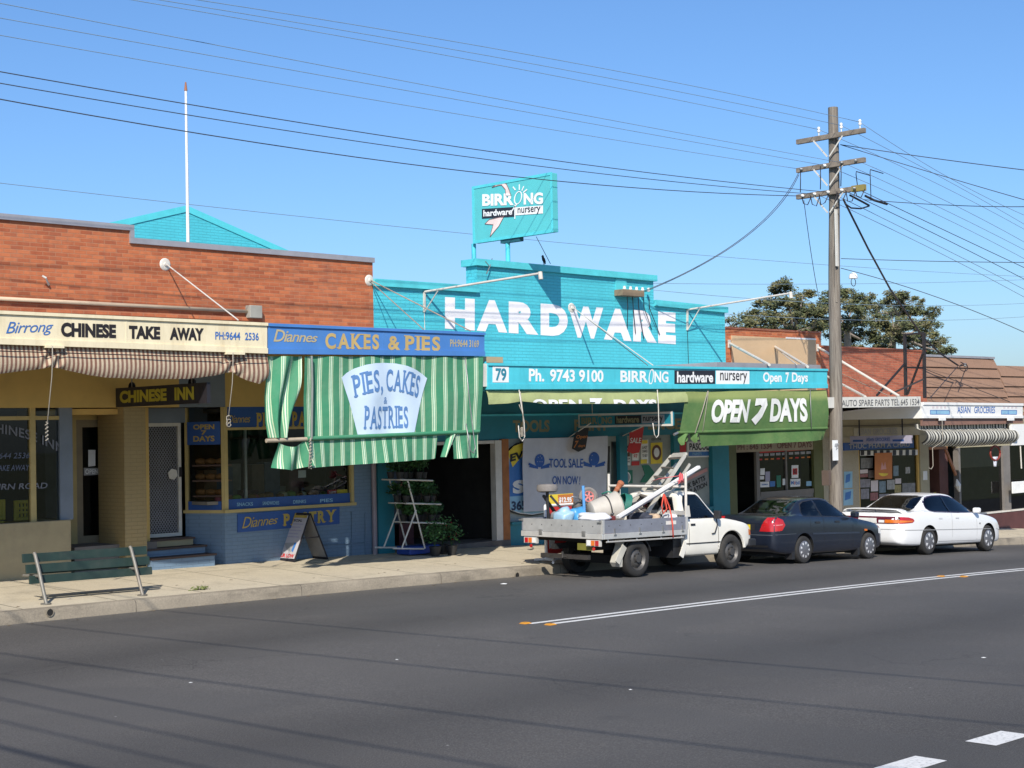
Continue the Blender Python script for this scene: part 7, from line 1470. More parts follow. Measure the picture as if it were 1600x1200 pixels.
for x in (-.75, -.05, .62, 1.2): mb = MB(); mb.box(x-.012, x+.012, ty0-.018, ty0-.001, tz+.06, tz+.19); mb.box(x-.035, x+.035, ty0-.028, ty0-.0145, tz+.06, tz+.085); mb.build('gate_latch', STEEL, truck, local=True)
for y in (.35, 1.45): mb = MB(); mb.box(t0-.03, t0-.013, y-.03, y+.05, tz+.05, tz+.14); mb.build('gate_latch', STEEL, truck, local=True)
for y in (ty0+.01, ty1-.05): mb = MB(); mb.box(t0-.02, t0-.001, y, y+.05, tt-.05, tt-.005); mb.tube([(t0-.02, y+.02, tt-.03), (t0-.02, y+.1, tt-.035)], .012, 6); mb.build('corner_catch', STEEL, truck, local=True)
mb = MB()
for k in range(7): mb.lathe((t0-.0, .15+k*.26, tt-.11), (-1, 0, 0), [(.012, 0), (.008, .004), (.0001, .005)], 8)
for k in range(8): mb.lathe((-.9+k*.3, ty0, tt-.1), (0, -1, 0), [(.012, 0), (.008, .004), (.0001, .005)], 8)
mb.build('rivet', TRIM, truck, local=True)
mb = MB(); mb.box(.72, 1.02, ty0-.004, ty0-.001, tt-.13, tt-.06); mb.build('maker_plate', pm('pale_plate', (.62, .6, .55), .5), truck, local=True)
mb = MB(); mb.tube([(-.95, ty0+.02, tz-.05), (t1-.1, ty0+.02, tz-.05)], .016, 6)
for x in (-.9, -.1, .6, 1.2): mb.tube([(x, ty0+.02, tz-.05), (x, ty0+.03, tz)], .012, 6)
mb.build('rope_rail', ALU3, truck, local=True)
for y, s in ((ty0+.06, 1), (ty1-.4, -1)):
    mb = MB(); mb.box(t0+.0, t0+.05, y, y+.34, tz-.13, tz-.015); lp = mb.build('tail_light', pm('lamp_housing', (.5, .48, .44), .5), truck, local=True)
    for k, mt in enumerate((REDL, AMBL, CLRL) if s > 0 else (CLRL, AMBL, REDL)): q = y+.03+k*.1; m2 = MB(); m2.box(t0-.012, t0-.001, q, q+.085, tz-.12, tz-.025); m2.build('lens', mt, lp, local=True, bevel=.004)
    m2 = MB(); m2.lathe((t0+.02, y+.17, tz-.18), (-1, 0, 0), [(.0001, .012), (.03, .012), (.035, 0)], 14); m2.build('reflector', REDL, lp, local=True)
mb = MB(); mb.box(t0+.1, t1, .35, .45, .52, .62); mb.box(t0+.1, t1, 1.2, 1.3, .52, .62)
for x in (-.7, 0, .7, 1.2): mb.box(x-.03, x+.03, ty0+.06, ty1-.06, .66, tz+.019)
mb.box(-.2, .2, .2, 1.45, .24, .4); mb.box(.7, 1.3, .9, 1.5, .3, .6); mb.build('chassis', DKM, truck, local=True)
mb = MB(); mb.box(-1.06, -.98, .3, 1.5, .36, .44); mb.tube([(-1.12, .8, .4), (-1.2, .8, .4), (-1.2, .8, .5)], .025, 8); mb.build('tow_bar', pm('worn_black_steel', (.06, .055, .05), .5, .4, .3, 9), truck, local=True)
mb = MB(); mb.box(-1.0, -.985, .25, .61, .53, .655); plt = mb.build('number_plate', pm('yellow_green_plate', (.17, .16, .03), .5), truck, local=True)
for s in (-1, 1):   # white mudguard braces ahead of and behind the rear wheel
    xa = -.43 if s < 0 else .43
    mb = MB(); mb.prism([(xa, ty0+.06, tz-.02), (xa+.04, ty0+.06, tz-.02), (xa+s*.04+s*.12, ty0+.06, .3), (xa+s*.10, ty0+.06, .22), (xa+s*.04, ty0+.06, .22)], (0, .2, 0)); 
    if s < 0: mb.build('mud_flap', pm('grubby_white_rubber', (.45, .43, .37), .7, 0, .15, 6), truck, local=True)
mb = MB(); mb.bar((-.42, ty0+.05, .60), (-.62, ty0+.05, .3), .13, .02, (0, 1, 0)); mb.build('mudguard_stay', pm('grubby_white_rubber', (.45, .43, .37)), truck, local=True); mb = MB(); mb.bar((1.42, -.0, .60), (1.27, -.0, .32), .12, .02, (0, 1, 0)); mb.build('mudguard_stay', WHP, truck, local=True)
mb = MB(); mb.lathe((0, ty0+.1, .345), (0, 1, 0), [(.40, 0), (.40, .22), (.42, .22), (.42, 0)], 40, 0, True); mb.f = [f for f in mb.f if all(mb.v[i].z > .46 for i in f)]; mb.m = [0]*len(mb.f); mb.build('mudguard', TRIM, truck, local=True)
# headboard rack
for y in (ty0+.03, ty1-.05): MB().tube([(t1+.0, y, tz+.02), (t1, y, 1.93 if y < 1 else 1.9)], .027, 10).build('rack_post', WROD, truck, local=True, smooth='auto')
MB().tube([(t1, ty0+.03, 1.66), (t1, ty1-.05, 1.66)], .026, 10).build('rack_rail', WROD, truck, local=True, smooth='auto'); mb = MB(); mb.box(t1-.02, t1+.02, ty0+.06, ty1-.08, 1.12, 1.2); mb.build('rack_rail', ALU3, truck, local=True); mb = MB(); mb.prism([(t1-.03, ty0+.005, tt), (t1+.11, ty0+.005, tt), (t1+.07, ty0+.005, 1.3), (t1-.03, ty0+.005, 1.3)], (0, .02, 0)); mb.build('gusset', WROD, truck, local=True)

# ---------------- dark blue sedan
LX = 27.307; lan = thing('parked_car', 'dark blue sedan with red tail lamps parked between the tray truck and the white car', 'car', (LX, YT, g(LX)), rot=(0, math.atan(.0326), 0))
BLP = pm('dark_blue_paint', (.013, .018, .032), .28, .25, .05, 4, dirt=.15, dcol=(.06, .06, .06), coat=.8)
LC = .84
st = [(-1.00, .42, .84, .86, .60, .5), (-.96, .32, .90, .92, .72, .56), (-.86, .25, .985, 1.0, .79, .62), (-.66, .21, 1.0, 1.02, .825, .64), (-.42, .19, 1.0, 1.025, .84, .63), (-.26, .19, 1.0, 1.05, .845, .60), (-.02, .19, .995, 1.19, .845, .565), (.28, .19, .985, 1.335, .845, .545), (.6, .19, .975, 1.385, .845, .54), (1.0, .19, .965, 1.385, .845, .535), (1.3, .19, .95, 1.34, .845, .535), (1.62, .19, .935, 1.16, .845, .56), (1.95, .19, .91, .955, .84, .63), (2.3, .19, .86, .895, .835, .62), (2.75, .2, .79, .82, .82, .6), (3.05, .23, .70, .73, .775, .56), (3.2, .28, .60, .63, .69, .5), (3.27, .36, .52, .55, .58, .42)]
body, bv = body_from(hull(st), 'body', [BLP, DKM], lan, LC, [(0, .3), (2.5, .3)], .345)
def carset(root, bv, C, tyre, wb, seat=True):
    return lambda pts, view, off, mat, nm, cell=.07: decal(bv, pts, view, off, mat, nm, root, cell)
D_ = carset(lan, bv, LC, .29, 2.5)
rw = [(.02, 1.0), (.20, 1.23), (.34, 1.285), (.66, 1.315), (.70, .985)]; fw = [(.75, .985), (.72, 1.32), (1.0, 1.325), (1.2, 1.285), (1.78, .955)]
lr_ = [(LC-.56, 1.035), (LC+.56, 1.035), (LC+.47, 1.31), (LC-.47, 1.31)]; lf_ = [(LC-.60, .99), (LC+.60, .99), (LC+.5, 1.30), (LC-.5, 1.30)]
glaze(body, GL_L, [rw, fw], [('rear', lr_), ('front', lf_)], .9)
for vw in ('right', 'left'):
    for q in (rw, fw): seal(bv, q, vw, .022, .004, TRIM, 'window_seal', lan)
seal(bv, lr_, 'rear', .025, .004, TRIM, 'window_seal', lan); seal(bv, lf_, 'front', .025, .004, TRIM, 'window_seal', lan)
cabin(lan, LC, .05, 1.75, .93, ((.30, -.36), (.30, .36), (1.02, -.36), (1.02, .36)), 1.5)
for s in (-1, 1):
    D_([(LC+s*.42, .69), (LC+s*.8, .69), (LC+s*.8, .98), (LC+s*.55, .98)], 'rear', .008, REDL, 'tail_light')
D_([(-.99, .69), (-.76, .71), (-.66, .82), (-.72, .93), (-.86, .985), (-.99, .98)], 'right', .008, REDL, 'tail_light'); D_([(-.95, .81), (-.74, .825), (-.74, .84), (-.95, .83)], 'right', .011, pm('lamp_highlight', (.6, .2, .2), .2), 'lamp_band')
D_([(LC-.3, .70), (LC+.3, .70), (LC+.3, .84), (LC-.3, .84)], 'rear', .006, TRIM, 'plate_recess'); pl = D_([(LC-.19, .715), (LC+.19, .715), (LC+.19, .825), (LC-.19, .825)], 'rear', .014, pm('yellow_number_plate', (.68, .52, .03), .4), 'number_plate')
D_([(-.93, .62), (-.3, .63), (-.3, .642), (-.93, .632)], 'right', .005, pm('bumper_seam', (.06, .07, .085), .4), 'bumper_seam'); D_([(LC-.78, .605), (LC+.78, .605), (LC+.78, .625), (LC-.78, .625)], 'rear', .006, pm('bumper_seam', (.06, .07, .085)), 'bumper_seam')
D_([(.3, .60), (2.1, .575), (2.1, .615), (.3, .64)], 'right', .008, pm('blue_side_strip', (.028, .036, .055), .4), 'side_trim', .12)
for x in (.24, .73, 1.83): D_([(x, .3 if x > .3 else .68), (x+.01, .3 if x > .3 else .68), (x+.01+(0 if x < 1 else .03), .955), (x+(0 if x < 1 else .03), .955)], 'right', .004, TRIM, 'door_gap', .15)
for x in (.42, 1.02+.14): D_([(x, .835), (x+.17, .83), (x+.17, .87), (x, .875)], 'right', .012, TRIM, 'door_handle')
D_([(2.3, .63), (2.42, .625), (2.42, .665), (2.3, .67)], 'right', .01, AMBL, 'side_indicator'); D_([(2.92, .56), (3.16, .52), (3.16, .62), (2.92, .69)], 'right', .008, CLRL, 'headlight')
D_([(LC-.62, .3), (LC+.62, .3), (LC+.62, .4), (LC-.62, .4)], 'rear', .004, TRIM, 'lower_valance')
mb = MB(); mb.box(1.74, 1.86, -.17, .01, .93, 1.06); mb.build('wing_mirror', BLP, lan, local=True, bevel=.035)
for x in (0, 2.5):
    wheel(lan, x, 0, .29, .18, 'cover'); wheel(lan, x, LC*2, .29, .18, 'cover', 1)
MB().box(-.42, -.32, .02, .2, .1, .32).build('mud_flap', TRIM, lan, local=True); MB().box(2.06, 2.14, .02, .2, .1, .3).build('mud_flap', TRIM, lan, local=True)
mb = MB(); mb.box(-.8, 3.0, .25, 1.43, .16, .3); mb.build('underbody', DKM, lan, local=True)
# ---------------- white sedan
CX = 32.348; com = thing('parked_car', 'large white sedan with a boot spoiler and tinted windows, last in the parked row', 'car', (CX, YT, g(CX)), rot=(0, math.atan(.0385), 0))
WCP = pm('glossy_white_paint', (.76, .76, .75), .25, 0, .015, 2, coat=.7); CC = .9
st = [(-1.20, .42, .80, .82, .62, .5), (-1.16, .30, .88, .90, .76, .6), (-1.02, .24, .965, .98, .85, .66), (-.8, .22, .99, 1.005, .885, .68), (-.5, .21, 1.0, 1.02, .905, .68), (-.32, .21, 1.0, 1.045, .91, .65), (0, .21, 1.0, 1.205, .915, .61), (.32, .21, .995, 1.355, .92, .585), (.68, .21, .985, 1.42, .92, .575), (1.1, .21, .975, 1.435, .92, .57), (1.5, .21, .96, 1.405, .92, .57), (1.9, .21, .945, 1.255, .92, .59), (2.25, .21, .925, 1.05, .92, .64), (2.45, .21, .91, .955, .918, .68), (2.9, .21, .86, .89, .91, .66), (3.3, .21, .77, .80, .875, .62), (3.52, .24, .66, .69, .80, .56), (3.64, .3, .54, .57, .66, .48), (3.68, .38, .48, .50, .55, .4)]
body, bv = body_from(hull(st), 'body', [WCP, DKM], com, CC, [(0, .325), (2.79, .325)], .375)
D_ = carset(com, bv, CC, .315, 2.79)
win = [(.10, 1.08), (.16, 1.2), (.28, 1.285), (.45, 1.33), (.7, 1.355), (1.1, 1.36), (1.45, 1.33), (1.75, 1.24), (2.08, 1.06), (2.26, .965), (1.4, .985), (.6, 1.0), (.25, 1.015), (.13, 1.04)]
cr_ = [(CC-.62, 1.03), (CC+.62, 1.03), (CC+.52, 1.355), (CC-.52, 1.355)]; cf_ = [(CC-.66, 1.0), (CC+.66, 1.0), (CC+.54, 1.37), (CC-.54, 1.37)]
glaze(body, GL_C, [win], [('rear', cr_), ('front', cf_)], .9)
PSE = pm('purple_black_seal', (.03, .02, .045), .4)
for vw in ('right', 'left'): seal(bv, win, vw, .025, .004, PSE, 'window_seal', com)
D_([(1.0, .99), (1.045, .99), (1.035, 1.355), (.99, 1.355)], 'right', .012, pm('tinted_pillar', (.012, .016, .028), .25), 'door_pillar')
seal(bv, cr_, 'rear', .025, .004, TRIM, 'window_seal', com); seal(bv, cf_, 'front', .025, .004, TRIM, 'window_seal', com)
cabin(com, CC, .1, 2.1, .95, ((.40, -.4), (.40, .4), (1.25, -.4), (1.25, .4)), 1.8, .7)
D_([(CC-.84, .735), (CC+.84, .735), (CC+.84, .90), (CC-.84, .90)], 'rear', .006, pm('maroon_panel', (.09, .008, .02), .3), 'tail_panel'); D_([(CC-.26, .745), (CC+.26, .745), (CC+.24, .86), (CC-.24, .86)], 'rear', .012, pm('white_number_plate', (.6, .6, .56), .4), 'number_plate')
for s in (-1, 1): D_([(CC+s*.46, .755), (CC+s*.84, .755), (CC+s*.84, .83), (CC+s*.46, .83)], 'rear', .012, AMBL, 'tail_light'); D_([(CC+s*.3, .76), (CC+s*.45, .76), (CC+s*.45, .82), (CC+s*.3, .82)], 'rear', .012, CLRL, 'reversing_light')
D_([(-1.19, .735), (-.72, .76), (-.64, .80), (-.68, .85), (-.85, .885), (-1.19, .90)], 'right', .008, REDL, 'tail_light'); D_([(-1.15, .76), (-.74, .78), (-.70, .805), (-1.15, .82)], 'right', .012, AMBL, 'amber_lens')
D_([(-1.0, .585), (2.9, .545), (2.9, .56), (-1.0, .60)], 'right', .004, pm('white_seam', (.28, .28, .28), .5), 'rub_strip', .15); D_([(.4, .30), (2.4, .285), (2.4, .293), (.4, .31)], 'right', .004, pm('white_seam', (.28, .28, .28)), 'sill_seam', .15)
D_([(CC-.8, .60), (CC+.8, .60), (CC+.8, .612), (CC-.8, .612)], 'rear', .005, pm('white_seam', (.28, .28, .28)), 'bumper_seam')
D_([(CC-.7, .24), (CC+.7, .24), (CC+.7, .29), (CC-.7, .29)], 'rear', .004, TRIM, 'lower_valance'); D_([(-1.0, .222), (-.44, .222), (-.44, .25), (-1.0, .27)], 'right', .004, TRIM, 'lower_valance')
for x in (.42, 1.2): D_([(x, .835), (x+.16, .83), (x+.16, .862), (x, .867)], 'right', .012, pm('white_handle', (.6, .6, .6), .4), 'door_handle')
for x in (1.03, 2.2): D_([(x, .30), (x+.008, .30), (x+.008, .955), (x, .955)], 'right', .004, pm('white_seam', (.28, .28, .28)), 'door_gap', .15)
D_([(3.2, .56), (3.5, .50), (3.46, .62), (3.2, .70)], 'right', .008, CLRL, 'headlight'); D_([(2.32, .70), (2.35, .66), (2.38, .70), (2.35, .72)], 'right', .006, TRIM, 'wing_badge')
mb = MB(); mb.grid(lambda a, b: (-1.02+.26*b-.10*(1-(2*a-1)**2), CC-.80+1.6*a, 1.035+.035*(1-(2*a-1)**4)+.012*b-.05*max(0, abs(2*a-1)-.86)*7), 24, 4); mb.build('boot_spoiler', WCP, com, local=True, smooth=True, solid=.022)
mb = MB()
for y in (CC-.74, CC+.74): mb.box(-.98, -.8, y-.03, y+.03, .97, 1.045)
mb.build('spoiler_foot', WCP, com, local=True)
mb = MB(); mb.box(2.06, 2.2, -.15, .03, .95, 1.08); mb.build('wing_mirror', WCP, com, local=True, bevel=.04); mb = MB(); mb.lathe((-.86, CC, 1.0), (0, 0, 1), [(.006, 0), (.004, .16), (.0001, .17)], 6); mb.build('aerial', TRIM, com, local=True)
for x in (0, 2.79): wheel(com, x, 0, .32, .2, 'alloy'); wheel(com, x, CC*2, .32, .2, 'alloy', 1)
mb = MB(); mb.box(-.9, 3.3, .3, 1.5, .17, .3); mb.build('underbody', DKM, com, local=True)

# ================================================================== the truck's load and the stand behind it
fz = lambda X: g(TX)+tz+.062-.0235*(X-TX)            # tray floor
LADM = pm('ladder_aluminium', (.50, .47, .40), .4, .25, .1, 6); lad = thing('step_ladder', 'aluminium step ladder leaning forward out of the truck tray onto the rack', 'ladder', at(1005, 800, YT+.7))
La, Lb = at(986, 788, YT+1.15), at(1049, 713, YT+1.15); Ra, Rb = at(1010, 803, YT+.62), at(1070, 711.5, YT+.62); La2 = La+(La-Lb)*.18; Ra2 = Ra+(Ra-Rb)*.12
up2 = (Lb-La).cross(Rb-La).normalized()
for a, b in ((La2, Lb), (Ra2, Rb)): MB().bar(a, b, .03, .075, up2).build('rail', LADM, lad); 
o_ = up2*(-.1 if up2.y > 0 else .1)
for a, b in ((La2, Lb-(Lb-La)*.06), (Ra2, Rb-(Rb-Ra)*.07)): MB().bar(a+Vector((.16, -.06, -.10)), b+Vector((.16, -.06, -.10)), .03, .05, up2).build('rear_rail', LADM, lad)
for k in range(6): t_ = .03+k*.185; a, b = La+(Lb-La)*t_, Ra+(Rb-Ra)*t_; MB().bar(a, b, .10, .022, (0, 0, 1)).build('tread', pm('tread_grey', (.13, .11, .09), .6), lad)
MB().bar(Lb, Rb, .14, .05, up2).build('top_cap', LADM, lad)
for k, (dy, dz_, wd) in enumerate(((.26, 0, .075), (.40, .01, .07))):
    A_, B_ = at(965+6*k, 808, YT+dy), at(1092-9*k, 729.5+9*k, YT+dy); tag(MB().bar(A_+Vector((0, 0, dz_)), B_+Vector((0, 0, dz_)), wd, .05).build('downpipe_length', WHITE if k == 0 else pm('grey_gutter', (.42, .42, .44), .4, .3), loc=A_), ('long white rectangular pipe tied to the rack post, reaching past the cab roof' if k == 0 else 'grey gutter length lying beside the long white pipe'), 'pipe')
PINK = pm('pink_rope', (.62, .12, .13), .8); REDR = pm('red_strap', (.6, .07, .04), .7)
P = at(1064, 743, YT+.0); mb = MB()
for k in range(6): mb.tube([P+Vector((.036*math.cos(q*.55), .036*math.sin(q*.55), .022*k-.1+.02*math.sin(q))) for q in range(13)], .013, 6)
for k in range(4): mb.tube([P, P+Vector((rnd.uniform(-.1, .1), -.03, rnd.uniform(-.1, .12))), P+Vector((rnd.uniform(-.14, .06), -.02, rnd.uniform(-.3, -.1)))], .012, 6)
mb.tube([P, at(1030, 748, YT+.4), at(1018, 752, YT+.7)], .007, 5); tag(mb.build('tie_rope', PINK, loc=P, smooth=True), 'pink rope lashing the pipes to the right rack post', 'rope')
mb = MB(); Y = YT+.05; mb.tube([at(1037, 772, Y), at(1034, 790, Y), at(1036, 803, Y-.02), at(1042, 795, Y), at(1039, 778, Y), at(1046, 792, Y), at(1049, 806, YT-.1), at(1051, 820, YT-.13), at(1052, 840, YT-.13)], .014, 6); mb.tube([at(1037, 772, Y), at(1041, 800, Y+.1), at(1046, 790, Y+.1), at(1038, 773, Y)], .014, 6); tag(mb.build('red_strap', REDR, loc=at(1040, 800, Y), smooth=True), 'red cord looped over the side of the tray below the rack post', 'cord')
# tub with hose
A_, B_ = at(922, 801, YT+1.0), at(966, 792, YT+.75); ax_ = (B_-A_); tub = thing('plastic_tub', 'big grubby white plastic tub lying on its side in the truck tray', 'tub', A_)
TUBM = pm('grubby_white_plastic', (.44, .41, .36), .6, 0, .08, 4, dirt=.3, dcol=(.3, .25, .18)); L_ = ax_.length
MB().lathe(A_, ax_, [(.0001, 0), (.16, 0), (.2, .02), (.25, L_*.45), (.30, L_*.95), (.315, L_*.97), (.30, L_*1.0), (.27, L_*.97), (.2, L_*.1), (.0001, L_*.08)], 32).build('shell', TUBM, tub, smooth='auto'); mb = MB(); mb.lathe(A_, ax_, [(.267, L_*.56), (.274, L_*.56), (.277, L_*.60), (.270, L_*.60)], 32, 0, True); mb.build('band', TRIM, tub)
mb = MB(); HC = at(972, 791, YT+.72); e1 = Vector((.35, -.2, 1)).normalized(); e2 = ax_.normalized().cross(e1)
for k in range(6): mb.tube([HC+e1*(.27-.012*k)*math.cos(q*.3)+e2*(.27-.012*k)*math.sin(q*.3)+ax_.normalized()*(.03*k-.05) for q in range(22)], .014, 6)
mb.tube([at(940, 772, YT+1.0), at(950, 768, YT+.9), at(962, 772, YT+.8), at(974, 785, YT+.7), at(984, 798, YT+.7)], .016, 6); tag(mb.build('garden_hose', pm('green_hose', (.02, .16, .12), .5), loc=HC, smooth=True), 'coil of green garden hose over the mouth of the white tub', 'hose')
for k, (x, y, r, lb) in enumerate(((968.5, 757.5, .065, 'upper clay pot, smooth orange top, behind the rack rail'), (963, 766, .048, 'lower small clay pot with a pale rim beside the hose'))):
    P = at(x, y, YT+1.35); tag(MB().lathe(P, (.5, -.5, 1), [(.0001, -.09), (r*.7, -.09), (r, .02), (r*1.1, .02), (r*1.05, .06), (r*.6, .085), (.0001, .09)], 18).build('clay_pot', POTM[2], loc=P, smooth='auto'), lb, 'pot'); 
    MB().tube([P+Vector((0, 0, -.04)), Vector((P.x, P.y, fz(P.x)))], .012, 6).build('stick', WROD, bpy.data.objects['clay_pot' if k == 0 else 'clay_pot.001'])
# barrow with its wheel in the air, second wheel
W1 = at(855, 763, YT+1.5); bar_ = thing('wheelbarrow', 'upturned wheelbarrow at the back of the tray, its grey wheel lying flat in the air', 'wheelbarrow', W1)
MB().lathe(W1, (.06, .05, 1), [(.09, -.05), (.14, -.075), (.19, -.06), (.205, 0), (.19, .06), (.14, .075), (.09, .05), (.07, .02), (.0001, .03), (.0001, -.03), (.07, -.02)], 28).build('wheel', pm('dusty_tyre', (.20, .18, .165), .8, 0, .15, 8), bar_, smooth='auto')
mb = MB(); foot = Vector((W1.x+.05, W1.y, fz(W1.x))); mb.tube([W1+Vector((0, 0, -.03)), W1+Vector((.0, 0, -.3)), foot], .03, 8); mb.bar(W1+Vector((.03, -.05, -.14)), at(881, 799, YT+1.3), .05, .04); mb.bar(W1+Vector((.0, .1, -.14)), at(868, 802, YT+1.7), .05, .04); mb.build('frame', TRIM, bar_)
mb = MB(); c = foot+Vector((.25, 0, .02)); mb.lathe(c, (0, 0, 1), [(.36, 0), (.38, .01), (.3, .2), (.22, .26), (.0001, .26)], 20); mb.build('bowl', pm('dark_grey_bowl', (.1, .1, .1), .6, .2), bar_, smooth='auto')
W2 = at(919, 776, YT+1.62); wh = thing('loose_wheel', 'small wheel with a pink rim and dark tyre standing in the tray', 'wheel', W2)
MB().lathe(W2, (-.55, -.8, .1), [(.11, -.04), (.15, -.055), (.185, -.03), (.19, 0), (.185, .03), (.15, .055), (.11, .04)], 28, 0, True).build('tyre', pm('dusty_tyre', (.12, .11, .10)), wh, smooth='auto'); mb = MB(); mb.lathe(W2, (-.55, -.8, .1), [(.115, .03), (.1, .045), (.085, .03), (.1, .02)], 24, 0, True); an = Vector((-.55, -.8, .1)).normalized(); e1 = an.orthogonal().normalized(); e2 = an.cross(e1)
for k in range(5): d = e1*math.cos(k*1.2566)+e2*math.sin(k*1.2566); mb.bar(W2+an*.03, W2+an*.03+d*.1, .03, .015, an)
mb.build('rim', pm('pink_rim', (.6, .2, .18), .5), wh); MB().tube([W2+Vector((0, 0, -.19)), Vector((W2.x, W2.y, fz(W2.x)))], .04, 8).build('axle_leg', TRIM, wh)
A_ = at(911, 759, YT+1.0); tag(MB().tube([A_, at(914, 806, YT+1.0)+Vector((0, 0, -.2))], .028, 8).build('stake', pm('light_blue_paint', (.10, .30, .60), .5), loc=A_), 'light blue stake standing upright in the load', 'stake')
def sack(px, Y, mat, name, label, cat_, wd=(.26, .16, .2), seed=0):
    P = at(*px, Y); R = random.Random(seed); P.z = P.z-wd[2]*.5; bm = bmesh.new(); bmesh.ops.create_icosphere(bm, subdivisions=3, radius=1)
    ph = [R.uniform(0, 6) for _ in range(6)]
    for v in bm.verts:
        n = v.co.copy(); k = 1+.12*math.sin(n.x*5+ph[0])+.1*math.sin(n.y*6+ph[1]+n.z*4)+.07*math.sin(n.z*9+ph[2]); v.co = Vector((math.copysign(abs(n.x)**.7, n.x)*wd[0], math.copysign(abs(n.y)**.7, n.y)*wd[1], math.copysign(abs(n.z)**.7, n.z)*wd[2]))*k
    me = bpy.data.meshes.new(name); bm.to_mesh(me); bm.free(); me.materials.append(mat); me.polygons.foreach_set('use_smooth', [True]*len(me.polygons)); o = bpy.data.objects.new(name, me); COL.objects.link(o); o.location = P; return tag(o, label, cat_)
sack((880, 803), YT+1.25, pm('pale_blue_bag', (.30, .46, .58), .4, 0, .1, 5), 'plastic_bag', 'pale blue plastic bag bulging over the tail gate, left of a brighter blue one', 'bag', (.15, .2, .2), 1)
bb_ = sack((900, 802), YT+1.15, pm('bright_blue_bag', (.06, .27, .52), .4, 0, .1, 5), 'plastic_bag', 'bright blue plastic bag with white marks above the tail gate', 'bag', (.15, .2, .2), 2)
sack((868, 805), YT+1.55, pm('grey_bag', (.24, .24, .25), .7), 'cloth_bag', 'small grey cloth bag at the foot of the barrow frame', 'bag', (.07, .12, .12), 3)
sack((928, 805), YT+.5, pm('white_sheet_plastic', (.72, .72, .74), .5), 'plastic_sheet', 'folded white plastic sheet bulging along the top of the side gate', 'sheet', (.25, .3, .09), 4)
sack((1005, 806), YT+.5, pm('dark_bundle', (.035, .04, .06), .7), 'cloth_bundle', 'dark blue bundle under the ladder in the tray', 'bundle', (.25, .3, .12), 5); sack((1050, 805), YT+.35, pm('white_sheet_plastic', (.72, .72, .74)), 'plastic_sheet', 'white plastic bundle at the front right corner of the tray', 'sheet', (.15, .2, .07), 6); sack((1022, 806), YT+.25, pm('tan_bundle', (.45, .33, .22), .8), 'cardboard_piece', 'tan crumpled cardboard below the long white pipe', 'cardboard', (.12, .12, .08), 7)
P = at(903, 790, YT+1.35); mo = thing('mower_engine', 'small greasy grey engine lying among the bags beside the blue stake', 'engine', P)
ENG = pm('greasy_grey', (.16, .15, .14), .6, .4, .3, 12, dirt=.4); m = MB(); m.lathe(P, (0, 0, 1), [(.0001, -.1), (.1, -.1), (.12, -.06), (.12, 0), (.09, .03), (.09, .07), (.03, .09), (.0001, .09)], 16)
for k in range(5): m.box(P.x+.1, P.x+.22, P.y-.07, P.y+.07, P.z-.08+k*.032, P.z-.068+k*.032)
m.build('block', ENG, mo, smooth='auto'); MB().tube([P+Vector((.05, -.1, 0)), P+Vector((.0, -.2, .06)), P+Vector((-.12, -.2, .1))], .014, 6).build('fuel_pipe', TRIM, mo); MB().box(P.x-.12, P.x+.2, P.y-.12, P.y+.12, fz(P.x), P.z-.101).build('base_plate', ENG, mo)
for k, (pa, pb, dy, r_, mt, lb) in enumerate((((893, 776), (938, 795), 1.2, .014, STEEL, 'thin bent steel handlebar sticking out left of the white tub'), ((945, 797), (1000, 772), .95, .018, WROD, 'pale tube lying behind the long white pipe'), ((955, 804), (1030, 770), .62, .022, pm('dark_tube', (.06, .06, .065), .5, .3), 'dark tube lying under the long white pipe'))):
    A_, B_ = at(*pa, YT+dy), at(*pb, YT+dy); tag(MB().tube([A_, A_+(B_-A_)*.2+Vector((0, 0, .03)), A_+(B_-A_)*.8, B_], r_, 8).build('metal_tube', mt, loc=A_, smooth=True), lb, 'tube')
X_, Y_ = at(948, 806, YT+.3).x, YT+.3; m = MB(); m.box(X_-.16, X_+.14, Y_-.1, Y_+.12, fz(X_), g(TX)+tt+.06-.0235*(X_-TX)); tag(m.build('tool_box', pm('worn_red_box', (.20, .035, .03), .5, .2, .25, 8, dirt=.3), loc=(X_, Y_, fz(X_)), bevel=.012), 'worn dull red tool box just above the side gate, right of the white sheet', 'tool box')
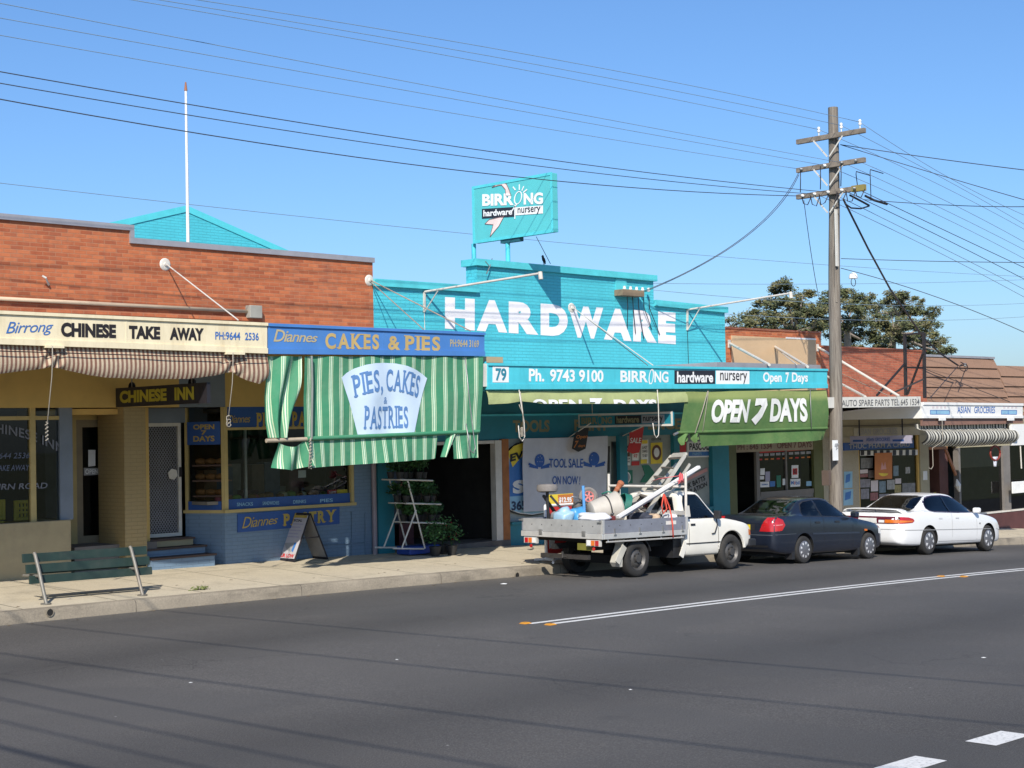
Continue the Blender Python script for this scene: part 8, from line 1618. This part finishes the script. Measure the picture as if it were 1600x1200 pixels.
# price stand on the footpath behind the truck
GS = atg(852, 879, gp); YS2 = max(21.05, GS.y-.1); stn = thing('price_stand', 'white pipe stand with red poster and yellow price header behind the truck', 'display stand', (at(852, 878, YS2).x, YS2, gp(at(852, 878, YS2).x, YS2)))
q = lambda x, y, o=0: at(x, y, YS2)+Vector((0, o, 0)); zg_ = gp(q(852, 878).x, YS2)
lx_, rx_ = q(852, 800).x, q(896, 800).x; ztop_ = q(870, 789).z
mb = MB()
for X in (lx_, rx_): mb.tube([(X, YS2, zg_+.06), (X, YS2, ztop_)], .03, 8); 
mb.tube([(lx_, YS2, ztop_), (rx_, YS2, ztop_)], .03, 8); mb.tube([(lx_, YS2, zg_+.06), (rx_, YS2, zg_+.06)], .03, 8)
for X in (lx_, rx_): mb.tube([(X-.25, YS2-.42, zg_+.03), (X-.1, YS2-.32, zg_+.07), (X, YS2, zg_+.06), (X+.05, YS2+.35, zg_+.03)], .027, 8)
mb.build('pipe_frame', WHITE, stn, smooth='auto')
rp = boxof('red_poster', PC('red'), stn, lx_+.05, rx_-.05, YS2-.01, YS2+.01, zg_+.15, ztop_-.03); text('GAS', quadmap(*[(x, YS2-.012, z) for x, z in ((lx_+.1, ztop_-.15), (rx_-.15, ztop_-.15), (rx_-.15, ztop_-.45), (lx_+.1, ztop_-.45))]), OFF, LW, rp, .04)
MB().poly([(lx_+.08+.2*abs(math.sin(k*.5))*.8, YS2-.014, zg_+.25+.045*k) for k in range(7)]+[(lx_+.07, YS2-.014, zg_+.45)]).build('white_swirl', LW, rp, fix=False)
h0 = boxof('price_header', PC('yellow'), stn, q(856, 780).x, q(895, 780).x, YS2-.012, YS2+.012, q(870, 788).z, q(875, 772).z); hx = q(871, 780).x
boxof('red_half', PC('orange'), h0, hx, q(895, 780).x-.005, YS2-.016, YS2-.0121, q(870, 788).z+.01, q(875, 772).z-.01); text('$12.95', quadpx(((873, 777), (893, 776.5), (893, 786), (873, 786.5)), YS2-.016), OFF, LW, h0, .05); 
for X in (q(860, 780).x, q(891, 780).x): MB().tube([(X, YS2+.02, ztop_), (X, YS2+.02, q(870, 788).z+.05)], .012, 6).build('header_clip', STEEL, stn)
